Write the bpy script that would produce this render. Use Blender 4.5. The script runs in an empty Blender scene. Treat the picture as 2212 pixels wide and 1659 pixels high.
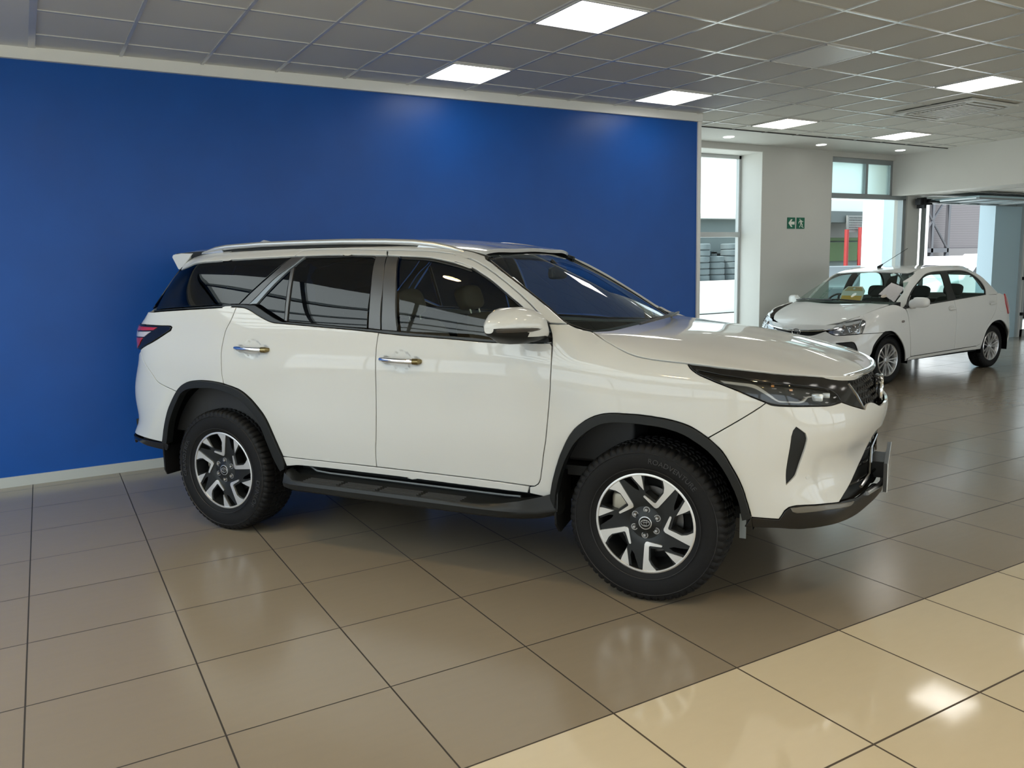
import bpy, bmesh, math, random
import numpy as np
from mathutils import Vector, Matrix, Euler
from mathutils.geometry import delaunay_2d_cdt
EXPOSURE, SKY, SUN, LED, WARM, WARMW = 0.6, 1.7, 5.0, 4.5, 30.0, 45.0
sc = bpy.context.scene
COL = sc.collection
random.seed(7)
# ------------------------------------------------------------------ camera
F_PX, YAW, PITCH, ROLL, CAM_H = 1733.87, 0.52425, -0.144542, -0.023607, 1.605
cy_, sy_ = math.cos(YAW), math.sin(YAW)
fwd = Vector((sy_*math.cos(PITCH), cy_*math.cos(PITCH), math.sin(PITCH)))
rt0 = Vector((cy_, -sy_, 0)); up0 = rt0.cross(fwd)
rt = rt0*math.cos(ROLL)+up0*math.sin(ROLL); up = up0*math.cos(ROLL)-rt0*math.sin(ROLL)
cam_data = bpy.data.cameras.new('camera'); cam = bpy.data.objects.new('camera', cam_data); COL.objects.link(cam)
M = Matrix.Identity(4)
for i in range(3):
    M[i][0], M[i][1], M[i][2] = rt[i], up[i], -fwd[i]
M[2][3] = CAM_H
cam.matrix_world = M
cam_data.sensor_width = 36; cam_data.sensor_fit = 'HORIZONTAL'; cam_data.lens = F_PX/2212*36
cam_data.clip_start = .05; cam_data.clip_end = 300
sc.camera = cam
# ------------------------------------------------------------------ world, sun, exposure
sc.view_settings.view_transform = 'Standard'; sc.view_settings.look = 'None'
sc.view_settings.exposure = EXPOSURE; sc.view_settings.gamma = 1; sc.view_settings.use_curve_mapping = False
w = bpy.data.worlds.new('sky'); sc.world = w; w.use_nodes = True
nt = w.node_tree; nt.nodes.clear()
wo = nt.nodes.new('ShaderNodeOutputWorld'); bg = nt.nodes.new('ShaderNodeBackground')
bg.inputs[0].default_value = (.80, .92, 1.0, 1); bg.inputs[1].default_value = SKY
nt.links.new(bg.outputs[0], wo.inputs[0])
sd = bpy.data.lights.new('sun', 'SUN'); sd.energy = SUN; sd.angle = .01; sd.color = (1, .96, .9)
sun = bpy.data.objects.new('sun', sd); COL.objects.link(sun)
sun.rotation_euler = Vector((-.52, .10, .85)).to_track_quat('Z', 'Y').to_euler()
try:
    sc.cycles.use_denoising = True; sc.cycles.max_bounces = 12; sc.cycles.transparent_max_bounces = 16
    sc.cycles.sample_clamp_indirect = 6; sc.cycles.caustics_reflective = False; sc.cycles.caustics_refractive = False
    sc.cycles.blur_glossy = .5
except Exception: pass
# ------------------------------------------------------------------ materials
MATS = {}
def mat(name, col=(.8,.8,.8), rough=.5, metal=0, coat=0, coatr=.03, spec=.5, emit=None, es=0, noise=None, bump=None):
    if name in MATS: return MATS[name]
    m = bpy.data.materials.new(name); m.use_nodes = True; t = m.node_tree
    b = t.nodes['Principled BSDF']
    b.inputs['Base Color'].default_value = (*col, 1); b.inputs['Roughness'].default_value = rough
    b.inputs['Metallic'].default_value = metal; b.inputs['Specular IOR Level'].default_value = spec
    b.inputs['Coat Weight'].default_value = coat; b.inputs['Coat Roughness'].default_value = coatr
    if emit: b.inputs['Emission Color'].default_value = (*emit, 1); b.inputs['Emission Strength'].default_value = es
    if noise or bump:
        tc = t.nodes.new('ShaderNodeTexCoord'); n = t.nodes.new('ShaderNodeTexNoise')
        t.links.new(tc.outputs['Object'], n.inputs['Vector'])
        n.inputs['Scale'].default_value = (noise or bump)[0]; n.inputs['Detail'].default_value = 4
        if noise:
            r = t.nodes.new('ShaderNodeValToRGB'); k = noise[1]
            r.color_ramp.elements[0].position = .3; r.color_ramp.elements[1].position = .7
            r.color_ramp.elements[0].color = (*[c*(1-k) for c in col], 1); r.color_ramp.elements[1].color = (*[min(1, c*(1+k)) for c in col], 1)
            t.links.new(n.outputs[0], r.inputs[0]); t.links.new(r.outputs[0], b.inputs['Base Color'])
        if bump:
            bp = t.nodes.new('ShaderNodeBump'); bp.inputs['Strength'].default_value = bump[1]; bp.inputs['Distance'].default_value = .002
            t.links.new(n.outputs[0], bp.inputs['Height']); t.links.new(bp.outputs[0], b.inputs['Normal'])
    MATS[name] = m; return m
def glass(name, tint, ior=1.5, rough=0.0, clear=1.0):
    if name in MATS: return MATS[name]
    m = bpy.data.materials.new(name); m.use_nodes = True; t = m.node_tree; t.nodes.clear()
    o = t.nodes.new('ShaderNodeOutputMaterial'); mx = t.nodes.new('ShaderNodeMixShader')
    tr = t.nodes.new('ShaderNodeBsdfTransparent'); tr.inputs[0].default_value = (*tint, 1)
    g = t.nodes.new('ShaderNodeBsdfGlossy'); g.inputs['Roughness'].default_value = rough
    f = t.nodes.new('ShaderNodeFresnel'); f.inputs[0].default_value = ior
    ge = t.nodes.new('ShaderNodeNewGeometry'); mu = t.nodes.new('ShaderNodeMath'); mu.operation = 'MULTIPLY'; iv = t.nodes.new('ShaderNodeMath'); iv.operation = 'SUBTRACT'; iv.inputs[0].default_value = 1
    t.links.new(ge.outputs['Backfacing'], iv.inputs[1]); t.links.new(f.outputs[0], mu.inputs[0]); t.links.new(iv.outputs[0], mu.inputs[1])
    t.links.new(mu.outputs[0], mx.inputs[0]); t.links.new(tr.outputs[0], mx.inputs[1]); t.links.new(g.outputs[0], mx.inputs[2])
    t.links.new(mx.outputs[0], o.inputs[0]); MATS[name] = m; return m
PAINT = mat('white_car_paint', (.60,.61,.60), .4, coat=1, coatr=.015, spec=.4)
PAINT2 = mat('white_hatch_paint', (.74,.74,.72), .4, coat=1, coatr=.03, spec=.4)
BLACK = mat('black_plastic', (.009,.0105,.011), .42, spec=.3, bump=(900,.2))
GLOSSB = mat('gloss_black', (.006,.006,.007), .10, spec=.5)
SKIRTB = mat('skirt_black', (.006,.006,.007), .26, spec=.4)
DARK = mat('dark_cavity', (.006,.006,.006), .8)
LINER = mat('wheel_liner_felt', (.0025,.003,.003), .85, spec=.05, bump=(60,.4))
CHROME = mat('chrome', (.85,.86,.87), .08, 1)
SATIN = mat('satin_silver', (.62,.63,.64), .28, 1)
MACH = mat('machined_alloy', (.70,.69,.67), .36, .85)
ALLOYD = mat('dark_alloy', (.020,.022,.023), .32, .5)
ALLOY = mat('silver_alloy', (.62,.62,.63), .3, .9)
RUBBER = mat('tyre_rubber', (.0085,.0085,.009), .6, spec=.2, bump=(120,.25))
RUBBERT = mat('tyre_lettering', (.03,.03,.032), .45)
PILLAR = mat('pillar_film', (.045,.045,.047), .30, coat=.5, coatr=.2)
SEAL = mat('rubber_seal', (.010,.012,.012), .4)
TRIMG = mat('grey_blue_trim', (.20,.23,.26), .3, .3)
GLASSF = glass('car_glass_clear', (.50,.56,.53))
GLASSW = glass('windscreen_glass', (.58,.70,.70))
GLASSP = glass('car_glass_privacy', (.035,.036,.034))
LENS = glass('lens_clear', (.80,.82,.84))
GLASSH = glass('hatch_glass', (.62,.74,.72), ior=1.35)
GLASSR = glass('window_pane', (.93,.96,.95), ior=1.3)
REDL = mat('red_lens', (.45,.012,.02), .12, coat=1)
WHL = mat('white_lens', (.55,.52,.56), .15, coat=1)
SEATM = mat('tan_seat', (.13,.095,.06), .6)
SEATD = mat('charcoal_seat', (.03,.032,.032), .8)
DASH = mat('dash_plastic', (.02,.02,.021), .6)
# ------------------------------------------------------------------ object helpers
def tag(o, label=None, cat=None, group=None, kind=None):
    if label: o['label'] = label
    if cat: o['category'] = cat
    if group: o['group'] = group
    if kind: o['kind'] = kind
    return o
def empty(name, loc=(0,0,0), rz=0, parent=None):
    o = bpy.data.objects.new(name, None); COL.objects.link(o); o.location = loc; o.rotation_euler = (0,0,rz)
    if parent: o.parent = parent
    return o
def mesh_obj(name, V, Fc, m, parent=None, smooth=False, normals=None, mats=None, fm=None):
    me = bpy.data.meshes.new(name); me.from_pydata([tuple(map(float, v)) for v in V], [], [tuple(f) for f in Fc])
    for mm in (mats or [m]): me.materials.append(mm)
    if fm is not None: me.polygons.foreach_set('material_index', fm)
    if smooth or normals is not None: me.polygons.foreach_set('use_smooth', [True]*len(me.polygons))
    me.update()
    if normals is not None: me.normals_split_custom_set_from_vertices([tuple(map(float, n)) for n in normals])
    o = bpy.data.objects.new(name, me); COL.objects.link(o)
    if parent: o.parent = parent
    return o
class MB:
    def __init__(s): s.v, s.f, s.mi = [], [], []
    def add(s, V, Fc, mi=0):
        b = len(s.v); s.v += [tuple(v) for v in V]; s.f += [tuple(b+i for i in f) for f in Fc]; s.mi += [mi]*len(Fc); return s
    def box(s, x0, x1, y0, y1, z0, z1, mi=0, M=None):
        V = [(x,y,z) for x in (x0,x1) for y in (y0,y1) for z in (z0,z1)]
        if M is not None: V = [tuple(M @ Vector(v)) for v in V]
        return s.add(V, [(0,1,3,2),(4,6,7,5),(0,4,5,1),(2,3,7,6),(0,2,6,4),(1,5,7,3)], mi)
    def prism(s, poly, a0, a1, axis='y', mi=0, M=None):
        n = len(poly); mk = {'y': lambda p,a: (p[0],a,p[1]), 'x': lambda p,a: (a,p[0],p[1]), 'z': lambda p,a: (p[0],p[1],a)}[axis]
        V = [mk(p,a0) for p in poly]+[mk(p,a1) for p in poly]
        if M is not None: V = [tuple(M @ Vector(v)) for v in V]
        return s.add(V, [tuple(range(n)), tuple(range(2*n-1,n-1,-1))]+[(i,n+i,n+(i+1)%n,(i+1)%n) for i in range(n)], mi)
    def tube(s, P, r, n=10, mi=0, cap=True, flat=1.0):
        P = [Vector(p) for p in P]; V = []; m = len(P)
        rs = r if isinstance(r, (list,tuple)) else [r]*m
        for i,p in enumerate(P):
            t = (P[min(i+1,m-1)]-P[max(i-1,0)]).normalized()
            a = t.cross(Vector((0,0,1)));  a = a.normalized() if a.length > 1e-3 else Vector((1,0,0)); b = a.cross(t)
            for k in range(n):
                q = 2*math.pi*k/n; V.append(tuple(p+a*math.cos(q)*rs[i]+b*math.sin(q)*rs[i]*flat))
        Fc = [(i*n+k, i*n+(k+1)%n, (i+1)*n+(k+1)%n, (i+1)*n+k) for i in range(m-1) for k in range(n)]
        if cap: Fc += [tuple(range(n-1,-1,-1)), tuple((m-1)*n+k for k in range(n))]
        return s.add(V, Fc, mi)
    def lathe(s, prof, n=48, mi=0, M=None, close=False):
        """prof: (axial a, radius r) about local Y axis"""
        m = len(prof); V = []
        for k in range(n):
            q = 2*math.pi*k/n
            for a,r in prof: V.append((r*math.cos(q), a, r*math.sin(q)))
        if M is not None: V = [tuple(M @ Vector(v)) for v in V]
        Fc = [(k*m+i, k*m+i+1, ((k+1)%n)*m+i+1, ((k+1)%n)*m+i) for k in range(n) for i in range(m-1)]
        return s.add(V, Fc, mi)
    def obj(s, name, m, parent=None, smooth=False, bevel=0, seg=2, fixn=True):
        o = mesh_obj(name, s.v, s.f, None, parent, smooth, mats=m if isinstance(m, list) else [m], fm=s.mi)
        if fixn:
            bm = bmesh.new(); bm.from_mesh(o.data); bmesh.ops.recalc_face_normals(bm, faces=bm.faces); bm.to_mesh(o.data); bm.free()
        if bevel:
            md = o.modifiers.new('bevel', 'BEVEL'); md.width = bevel; md.segments = seg; md.limit_method = 'ANGLE'
            o.data.polygons.foreach_set('use_smooth', [True]*len(o.data.polygons))
            try: md.harden_normals = True
            except Exception: pass
        elif smooth:
            try: o.data.set_sharp_from_angle(angle=math.radians(38))
            except Exception: pass
        return o
def superbox(c, h, n=4.0, nu=20, nv=12):
    V = []
    def sp(x, e): return math.copysign(abs(x)**e, x)
    e = 2/n
    for j in range(nv+1):
        ph = -math.pi/2+math.pi*j/nv
        for i in range(nu):
            th = 2*math.pi*i/nu
            V.append((c[0]+h[0]*sp(math.cos(ph),e)*sp(math.cos(th),e), c[1]+h[1]*sp(math.cos(ph),e)*sp(math.sin(th),e), c[2]+h[2]*sp(math.sin(ph),e)))
    Fc = [(j*nu+i, j*nu+(i+1)%nu, (j+1)*nu+(i+1)%nu, (j+1)*nu+i) for j in range(nv) for i in range(nu)]
    return V, Fc
# ------------------------------------------------------------------ body surfaces (x forward, w outward, z up)
class Basis:
    """natural cubic spline as a linear map on its knot values"""
    def __init__(s,k):
        s.k=np.array(k,float);n=len(k);h=np.diff(s.k);A=np.zeros((n,n));B=np.zeros((n,n))
        A[0,0]=A[-1,-1]=1
        for i in range(1,n-1):
            A[i,i-1]=h[i-1];A[i,i]=2*(h[i-1]+h[i]);A[i,i+1]=h[i]
            B[i,i+1]=6/h[i];B[i,i]=-6/h[i]-6/h[i-1];B[i,i-1]=6/h[i-1]
        s.M=np.linalg.solve(A,B);s.n=n
    def __call__(s,x):
        x=np.atleast_1d(np.asarray(x,float));k=s.k
        xc=np.clip(x,k[0],k[-1]);i=np.clip(np.searchsorted(k,xc)-1,0,s.n-2);h=k[i+1]-k[i]
        a=(k[i+1]-xc)/h;b=1-a;R=np.zeros((len(x),s.n));r=np.arange(len(x))
        R[r,i]+=a;R[r,i+1]+=b
        R+=((a**3-a)*h*h/6)[:,None]*s.M[i]+((b**3-b)*h*h/6)[:,None]*s.M[i+1]
        return R
class Net:
    """tensor spline: Q[i][j] = point at (U[i],V[j])"""
    def __init__(s,U,V,Q,post=None):
        s.bu,s.bv,s.Q,s.post=Basis(U),Basis(V),np.array(Q,float),post
        s.lo=(U[0],V[0]);s.hi=(U[-1],V[-1])
    def __call__(s,u,v):
        u=np.atleast_1d(np.asarray(u,float));v=np.atleast_1d(np.asarray(v,float))
        P=np.einsum('ni,nj,ijc->nc',s.bu(u),s.bv(v),s.Q)
        return s.post(P,u,v) if s.post else P
class Fn:
    def __init__(s,f,lo,hi): s.f,s.lo,s.hi=f,lo,hi
    def __call__(s,u,v):
        u=np.atleast_1d(np.asarray(u,float));v=np.atleast_1d(np.asarray(v,float));return np.stack(s.f(u,v),1)
def nrm(S,u,v,e=2e-3):
    du=S(u+e,v)-S(u-e,v);dv=S(u,v+e)-S(u,v-e)
    n=np.cross(du,dv);l=np.linalg.norm(n,axis=1,keepdims=True);return n/np.maximum(l,1e-12)
# ---- points are (x forward, w outward, z up) ----
ip=lambda x,a,b: np.interp(x,a,b)
# ===== big SUV =====
LV=[.28,.36,.44,.52,.62,.74,.86,.96,1.05,1.12,1.2,1.3,1.4,1.5]
WZ=[.862,.874,.884,.892,.899,.904,.905,.907,.909,.905,.891,.872,.845,.81]
sx=[-3.3,-3.05,-2.75,-2.4,-2.05,-1.7,-1.3,-.9,-.5,-.15,.15,.4]
def gs(x,m,s): return math.exp(-((x-m)/s)**2)
def sideW(x,z,j):
    w=WZ[j]
    w+=.016*gs(x,0,.5)*gs(z,.82,.28)+.016*gs(x,-2.745,.5)*gs(z,.84,.28)
    w-=.012*max(0,-x-2.6)**1.5+.03*max(0,x-.0)**1.5
    if z>1.1: w-=.10*(z-1.1)*max(0,x+.7)
    return w
ZR=[.28,.36,.44,.52,.62,.74,.86,.96,1.05,1.12,1.2,1.3,1.4,1.5]
# extra offset of the rear end / front end by height
RO=[.09,.03,-.035,-.065,-.005,.0,.0,.03,.065,.075,.06,.09,.2,.3]
FO=[-.10,-.03,.0,.005,-.03,-.02,.01,-.01,-.05,-.10,-.16,-.26,-.38,-.5]
rc=[(-3.46,.862,.6),(-3.575,.80,1),(-3.66,.70,1),(-3.745,.50,1),(-3.80,.25,1),(-3.815,0,1)]
fc=[(.56,.868,.25),(.70,.80,.75),(.81,.68,1),(.89,.52,1),(.945,.34,1),(.98,.17,1),(.99,0,1)]
ru=[-3.46,-3.6,-3.75,-3.97,-4.24,-4.5]
fu=[.57,.74,.92,1.12,1.32,1.5,1.67]
def make_S():
    U=ru[::-1]+sx+fu;Q=[]
    for k in range(len(rc)-1,-1,-1):
        x,w,f=rc[k];Q.append([(x+RO[j]*f,w*(WZ[j]/.905)**1.0,z) for j,z in enumerate(LV)])
    for x in sx: Q.append([(x,sideW(x,z,j),z) for j,z in enumerate(LV)])
    for x,w,f in fc:
        Q.append([(x+FO[j]*f,w*(WZ[j]/.905) if f<1 else w,z) for j,z in enumerate(LV)])
    return Net(U,LV,Q,postS)
def sm(a,b,x): t=np.clip((x-a)/(b-a),0,1);return t*t*(3-2*t)
def postS(P,u,v):
    # lower bumper corner pocket beside the side vent
    d=.015*sm(.80,.90,u)*(1-sm(1.15,1.6,u))*sm(.46,.56,v)*(1-sm(.70,.80,v))
    P=P.copy();P[:,0]-=d*.8;P[:,1]-=d*.5
    for hx_,hz_ in ((-2.392,1.163),(-1.335,1.126)):
        r=np.sqrt(((u-hx_)/.13)**2+((v-hz_)/.030)**2);r2=np.sqrt(((u-hx_)/.065)**2+((v-hz_)/.052)**2)
        P[:,1]-=.007*(1-sm(.85,1.08,np.minimum(r,r2)))
    x=P[:,0];h=SE(x)-P[:,2]
    a=np.interp(x,[-.62,-.45,-.33,-.2,0,.5,.75],[0,.05,.085,.055,.045,.05,.0])*(u<.9)*(u>-1)
    P[:,1]-=a*np.where(h>0,np.exp(-np.maximum(h,0)/.04),1-np.minimum(h,0)/.06)
    return P
_se=Basis([-.7,-.5,-.42,-.33,-.24,-.116,.066,.185,.34,.55,.71,.9])
def SE(x): return _se(np.clip(x,-.7,.9))@np.array([1.45,1.375,1.33,1.282,1.25,1.205,1.166,1.155,1.141,1.118,1.1,1.07])
S=make_S()
gz=[1.15,1.25,1.35,1.45,1.55,1.65,1.75,1.82]
GW=[.892,.878,.853,.820,.784,.747,.708,.68]
gxs=[-2.9,-2.5,-2.1,-1.7,-1.3,-.95,-.6,-.2]
def make_G():
    U=[-4.25,-4.0,-3.78,-3.6,-3.45,-3.3,-3.1]+gxs
    Q=[]
    R=[(-3.60,0,1),(-3.585,.25,1),(-3.55,.5,1),(-3.48,.68,1),(-3.40,.765,1),(-3.28,.815,.9),(-3.09,.835,.5)]
    for x,w,f in R:
        Q.append([(x+f*.72*(z-1.38),w*(GW[j]/.853),z) for j,z in enumerate(gz)])
    for x in gxs:
        t=max(0,-x-2.3);tf=max(0,x+1.3)
        Q.append([(x,GW[j]-.022*t-.035*tf*max(0,(z-1.1)/.5),z) for j,z in enumerate(gz)])
    return Net(U,gz,Q,postG)
_ge=Basis([-3.6,-3,-2.4,-1.8,-1.4,-1.13,-.96,-.77,-.64,-.51,-.42,-.3,-.1])
def GE(x): return _ge(np.clip(x,-3.6,-.1))@np.array([1.735,1.752,1.762,1.755,1.735,1.708,1.665,1.575,1.485,1.39,1.325,1.26,1.2])
def postG(P,u,v):
    P=P.copy();h=GE(P[:,0])-P[:,2];a=np.interp(P[:,0],[-3.5,-3.2,-.96,-.42],[.06,.11,.12,.065])*(u>-3.7)
    P[:,1]-=a*np.where(h>0,np.exp(-np.maximum(h,0)/.045),1-np.minimum(h,0)/.08)
    return P
G=make_G()
# roof: (x,w)->z
rxs=[-3.6,-3.3,-3.0,-2.5,-2.0,-1.5,-1.2,-1.0,-.85,-.7]
RC=[1.755,1.775,1.79,1.805,1.805,1.785,1.755,1.722,1.69,1.64]
RE=[1.72,1.738,1.748,1.758,1.755,1.738,1.718,1.690,1.655,1.60]
ws_=[-.72,-.6,-.3,0,.3,.6,.72]
def make_R():
    Q=[]
    for i,x in enumerate(rxs):
        c,e=RC[i],RE[i];r=[]
        for w in ws_:
            t=abs(w)/.6
            z=c-(c-e)*min(t,1)**2.2-(.045 if abs(w)>.7 else 0)
            r.append((x,w,z))
        Q.append(r)
    return Net(rxs,ws_,Q)
R=make_R()
# hood
hxs=[-.55,-.35,-.15,.1,.35,.55,.72,.84,.93,.98]
hw=[0,.25,.5,.68,.78,.86,.92]
HZ=[[1.315,1.314,1.308,1.303,1.300,1.296,1.28],
    [1.300,1.298,1.292,1.287,1.284,1.276,1.26],
    [1.283,1.281,1.272,1.256,1.236,1.20,1.14],
    [1.262,1.260,1.243,1.218,1.193,1.155,1.09],
    [1.232,1.229,1.205,1.178,1.155,1.125,1.06],
    [1.190,1.187,1.162,1.140,1.118,1.09,1.02],
    [1.140,1.137,1.116,1.098,1.078,1.05,.98],
    [1.098,1.096,1.078,1.062,1.042,1.01,.94],
    [1.050,1.048,1.034,1.015,.99,.96,.90],
    [1.000,.998,.985,.97,.95,.92,.86]]
def make_H():
    W=[-a for a in hw[:0:-1]]+hw
    Q=[[(x,w,HZ[i][hw.index(abs(w))]) for w in W] for i,x in enumerate(hxs)]
    return Net(hxs,W,Q)
H=make_H()
# windscreen: s 0 bottom..1 top, w
def wsf(s,w):
    top_x=-.945-.06*w*w; top_z=1.692-.06*w*w
    bot_x=-.15-.36*w*w; bot_z=1.262-.0*w*w
    x=bot_x+(top_x-bot_x)*s; z=bot_z+(top_z-bot_z)*s+.018*np.sin(np.pi*s)
    return x,w*(1-.22*s),z
WS=Fn(wsf,(-.2,-.85),(1.1,.85))
SUV=dict(S=S,G=G,R=R,H=H,WS=WS)
# ===== small hatchback =====
def roll(E_,A,L,P):
    P=P.copy();h=E_(P[:,0])-P[:,2];a=A(P[:,0]);P[:,1]-=a*np.where(h>0,np.exp(-np.maximum(h,0)/L),1-np.minimum(h,0)/(2*L));return P
def edge(ks,vs):
    b=Basis(ks);vs=np.array(vs);return lambda x:b(np.clip(x,ks[0],ks[-1]))@vs
LV2=[.18,.28,.42,.55,.68,.8,.92,1.02,1.12]
WZ2=[.80,.845,.866,.87,.868,.864,.85,.832,.80]
RO2=[.05,.0,-.04,-.03,.0,.02,.06,.12,.25]
FO2=[-.06,.0,.02,.01,-.02,-.08,-.2,-.34,-.5]
HE2=edge([-.4,-.25,-.1,.1,.3,.46,.6],[1.08,1.04,1.015,.965,.91,.86,.80])
def make2():
    sx=[-2.8,-2.54,-2.2,-1.8,-1.3,-.8,-.35,0,.25]
    rc=[(-2.97,.825,.6),(-3.07,.77,1),(-3.14,.66,1),(-3.19,.4,1),(-3.21,0,1)]
    fc=[(.42,.835,.3),(.56,.765,.8),(.66,.65,1),(.725,.48,1),(.76,.28,1),(.772,0,1)]
    ru=[-2.97,-3.1,-3.25,-3.5,-3.9];fu=[.42,.58,.74,.93,1.13,1.4]
    U=ru[::-1]+sx+fu;Q=[]
    for x,w,f in rc[::-1]: Q.append([(x+RO2[j]*f,w*WZ2[j]/.87,z) for j,z in enumerate(LV2)])
    for x in sx: Q.append([(x,WZ2[j]+.012*gs(x,0,.4)*gs(z,.6,.25)+.012*gs(x,-2.54,.4)*gs(z,.6,.25)-.03*max(0,x)**1.5-.03*max(0,-x-2.3)**1.5,z) for j,z in enumerate(LV2)])
    for x,w,f in fc: Q.append([(x+FO2[j]*f,w*WZ2[j]/.87,z) for j,z in enumerate(LV2)])
    S2=Net(U,LV2,Q,lambda P,u,v:roll(HE2,lambda x:np.interp(x,[-.5,-.3,-.1,.6],[0,.05,.06,.05])*(u>-1)*(u<.6),.04,P))
    gz=[.9,1.0,1.1,1.2,1.3,1.4,1.5];GW2=[.845,.832,.808,.774,.735,.69,.65]
    GE2=edge([-3.2,-2.83,-2.545,-2.34,-2.02,-1.43,-.984,-.72,-.378,-.1],[.8,1.042,1.246,1.377,1.452,1.47,1.436,1.341,1.03,.85])
    gx=[-2.3,-1.9,-1.5,-1.1,-.8,-.5,-.1]
    Q=[]
    for x,w,f in [(-3.06,0,1),(-3.04,.3,1),(-2.97,.6,1),(-2.9,.75,1),(-2.78,.80,.9),(-2.55,.825,.4)]:
        Q.append([(x+f*1.1*(z-1.0),w*GW2[j]/.832,z) for j,z in enumerate(gz)])
    for x in gx: Q.append([(x,GW2[j]-.04*max(0,x+1.1),z) for j,z in enumerate(gz)])
    G2=Net([-3.7,-3.35,-3.1,-2.93,-2.78,-2.55]+gx,gz,Q,lambda P,u,v:roll(GE2,lambda x:np.interp(x,[-2.9,-2.3,-.98,-.4],[.04,.10,.10,.07]),.04,P))
    rx=[-2.95,-2.6,-2.3,-2.0,-1.5,-1.1,-.9,-.7,-.5];C=[1.42,1.455,1.48,1.495,1.50,1.485,1.462,1.425,1.37];E=[1.30,1.385,1.43,1.452,1.467,1.452,1.425,1.375,1.3]
    wl=[-.66,-.55,-.28,0,.28,.55,.66]
    Q=[[(x,w,C[i]-(C[i]-E[i])*min(abs(w)/.58,1.1)**2.2) for w in wl] for i,x in enumerate(rx)]
    R2=Net(rx,wl,Q)
    hx=[-.45,-.25,-.05,.2,.4,.55,.66,.74];hw2=[0,.25,.5,.66,.78,.84]
    HZ2=[[1.09,1.088,1.075,1.062,1.05,1.04],[1.075,1.073,1.06,1.045,1.03,1.0],[1.045,1.043,1.03,1.01,.985,.95],[.985,.983,.968,.95,.925,.89],[.925,.922,.905,.885,.86,.82],[.865,.862,.845,.825,.80,.77],[.80,.797,.78,.76,.74,.70],[.73,.727,.71,.69,.67,.64]]
    W=[-a for a in hw2[:0:-1]]+hw2
    H2=Net(hx,W,[[(x,w,HZ2[i][hw2.index(abs(w))]) for w in W] for i,x in enumerate(hx)])
    def wf(s,w):
        tx=-.69-.28*w*w;tz=1.43-.09*w*w;bx=.05-.42*w*w;bz=1.045
        return bx+(tx-bx)*s,w*(1-.2*s),bz+(tz-bz)*s+.015*np.sin(np.pi*s)
    return dict(S=S2,G=G2,R=R2,H=H2,WS=Fn(wf,(-.25,-.85),(1.12,.85)))
HATCH=make2()
# ------------------------------------------------------------------ panels cut from a surface
def area2(p): x,y = p[:,0],p[:,1]; return float((x*np.roll(y,-1)-np.roll(x,-1)*y).sum())
def inset(p, d):
    a = p-np.roll(p,1,0); b = np.roll(p,-1,0)-p
    a /= np.maximum(np.linalg.norm(a,axis=1,keepdims=True),1e-9); b /= np.maximum(np.linalg.norm(b,axis=1,keepdims=True),1e-9)
    na = np.stack([-a[:,1],a[:,0]],1); nb = np.stack([-b[:,1],b[:,0]],1)
    m = na+nb; k = np.maximum((m*nb).sum(1,keepdims=True), .5)
    return p+m/k*d
def inside(p, q):
    x,y = q[:,0:1],q[:,1:2]; a = p; b = np.roll(p,-1,0)
    c = ((a[:,1]>y)!=(b[:,1]>y)); xi = (b[:,0]-a[:,0])*(y-a[:,1])/np.where(b[:,1]==a[:,1],1e-12,b[:,1]-a[:,1])+a[:,0]
    return (c&(x<xi)).sum(1)%2 == 1
SGN = {'S':-1,'G':-1,'R':1,'H':1,'WS':-1}
def fill2(polys, r, lift):
    """fill outer polygon minus holes with evenly spaced triangles and lift each 2D point to 3D"""
    polys = [resample(np.array(p,float), r) for p in polys]; allp = np.concatenate(polys); edges = []; bs = 0
    for p in polys: edges += [(bs+i,bs+(i+1)%len(p)) for i in range(len(p))]; bs += len(p)
    lo, hi = allp.min(0), allp.max(0)
    gx,gy = np.meshgrid(np.arange(lo[0]+r/2,hi[0],r),np.arange(lo[1]+r/2,hi[1],r)); Gp = np.stack([gx.ravel(),gy.ravel()],1)
    ok = inside(polys[0],Gp)
    for p in polys[1:]: ok &= ~inside(p,Gp)
    Gp = Gp[ok]
    if len(Gp): Gp = Gp[np.linalg.norm(Gp[:,None]-allp[None],axis=2).min(1)>r*.45]
    vo,eo,fo,_,_,_ = delaunay_2d_cdt([Vector(p) for p in np.concatenate([allp,Gp])],edges,[],0,1e-6)
    P2 = np.array([tuple(v) for v in vo]); T2 = np.array([f for f in fo if len(f)==3]); C_ = P2[T2].mean(1); ok = inside(polys[0],C_)
    for p in polys[1:]: ok &= ~inside(p,C_)
    return [lift(p) for p in P2], [tuple(x) for x in T2[ok]], polys
def resample(p, r):
    out = []
    for i in range(len(p)):
        a,b = p[i],p[(i+1)%len(p)]; n = max(1,int(math.ceil(np.linalg.norm(b-a)/r)))
        for k in range(n): out.append(a+(b-a)*k/n)
    return np.array(out)
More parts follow.
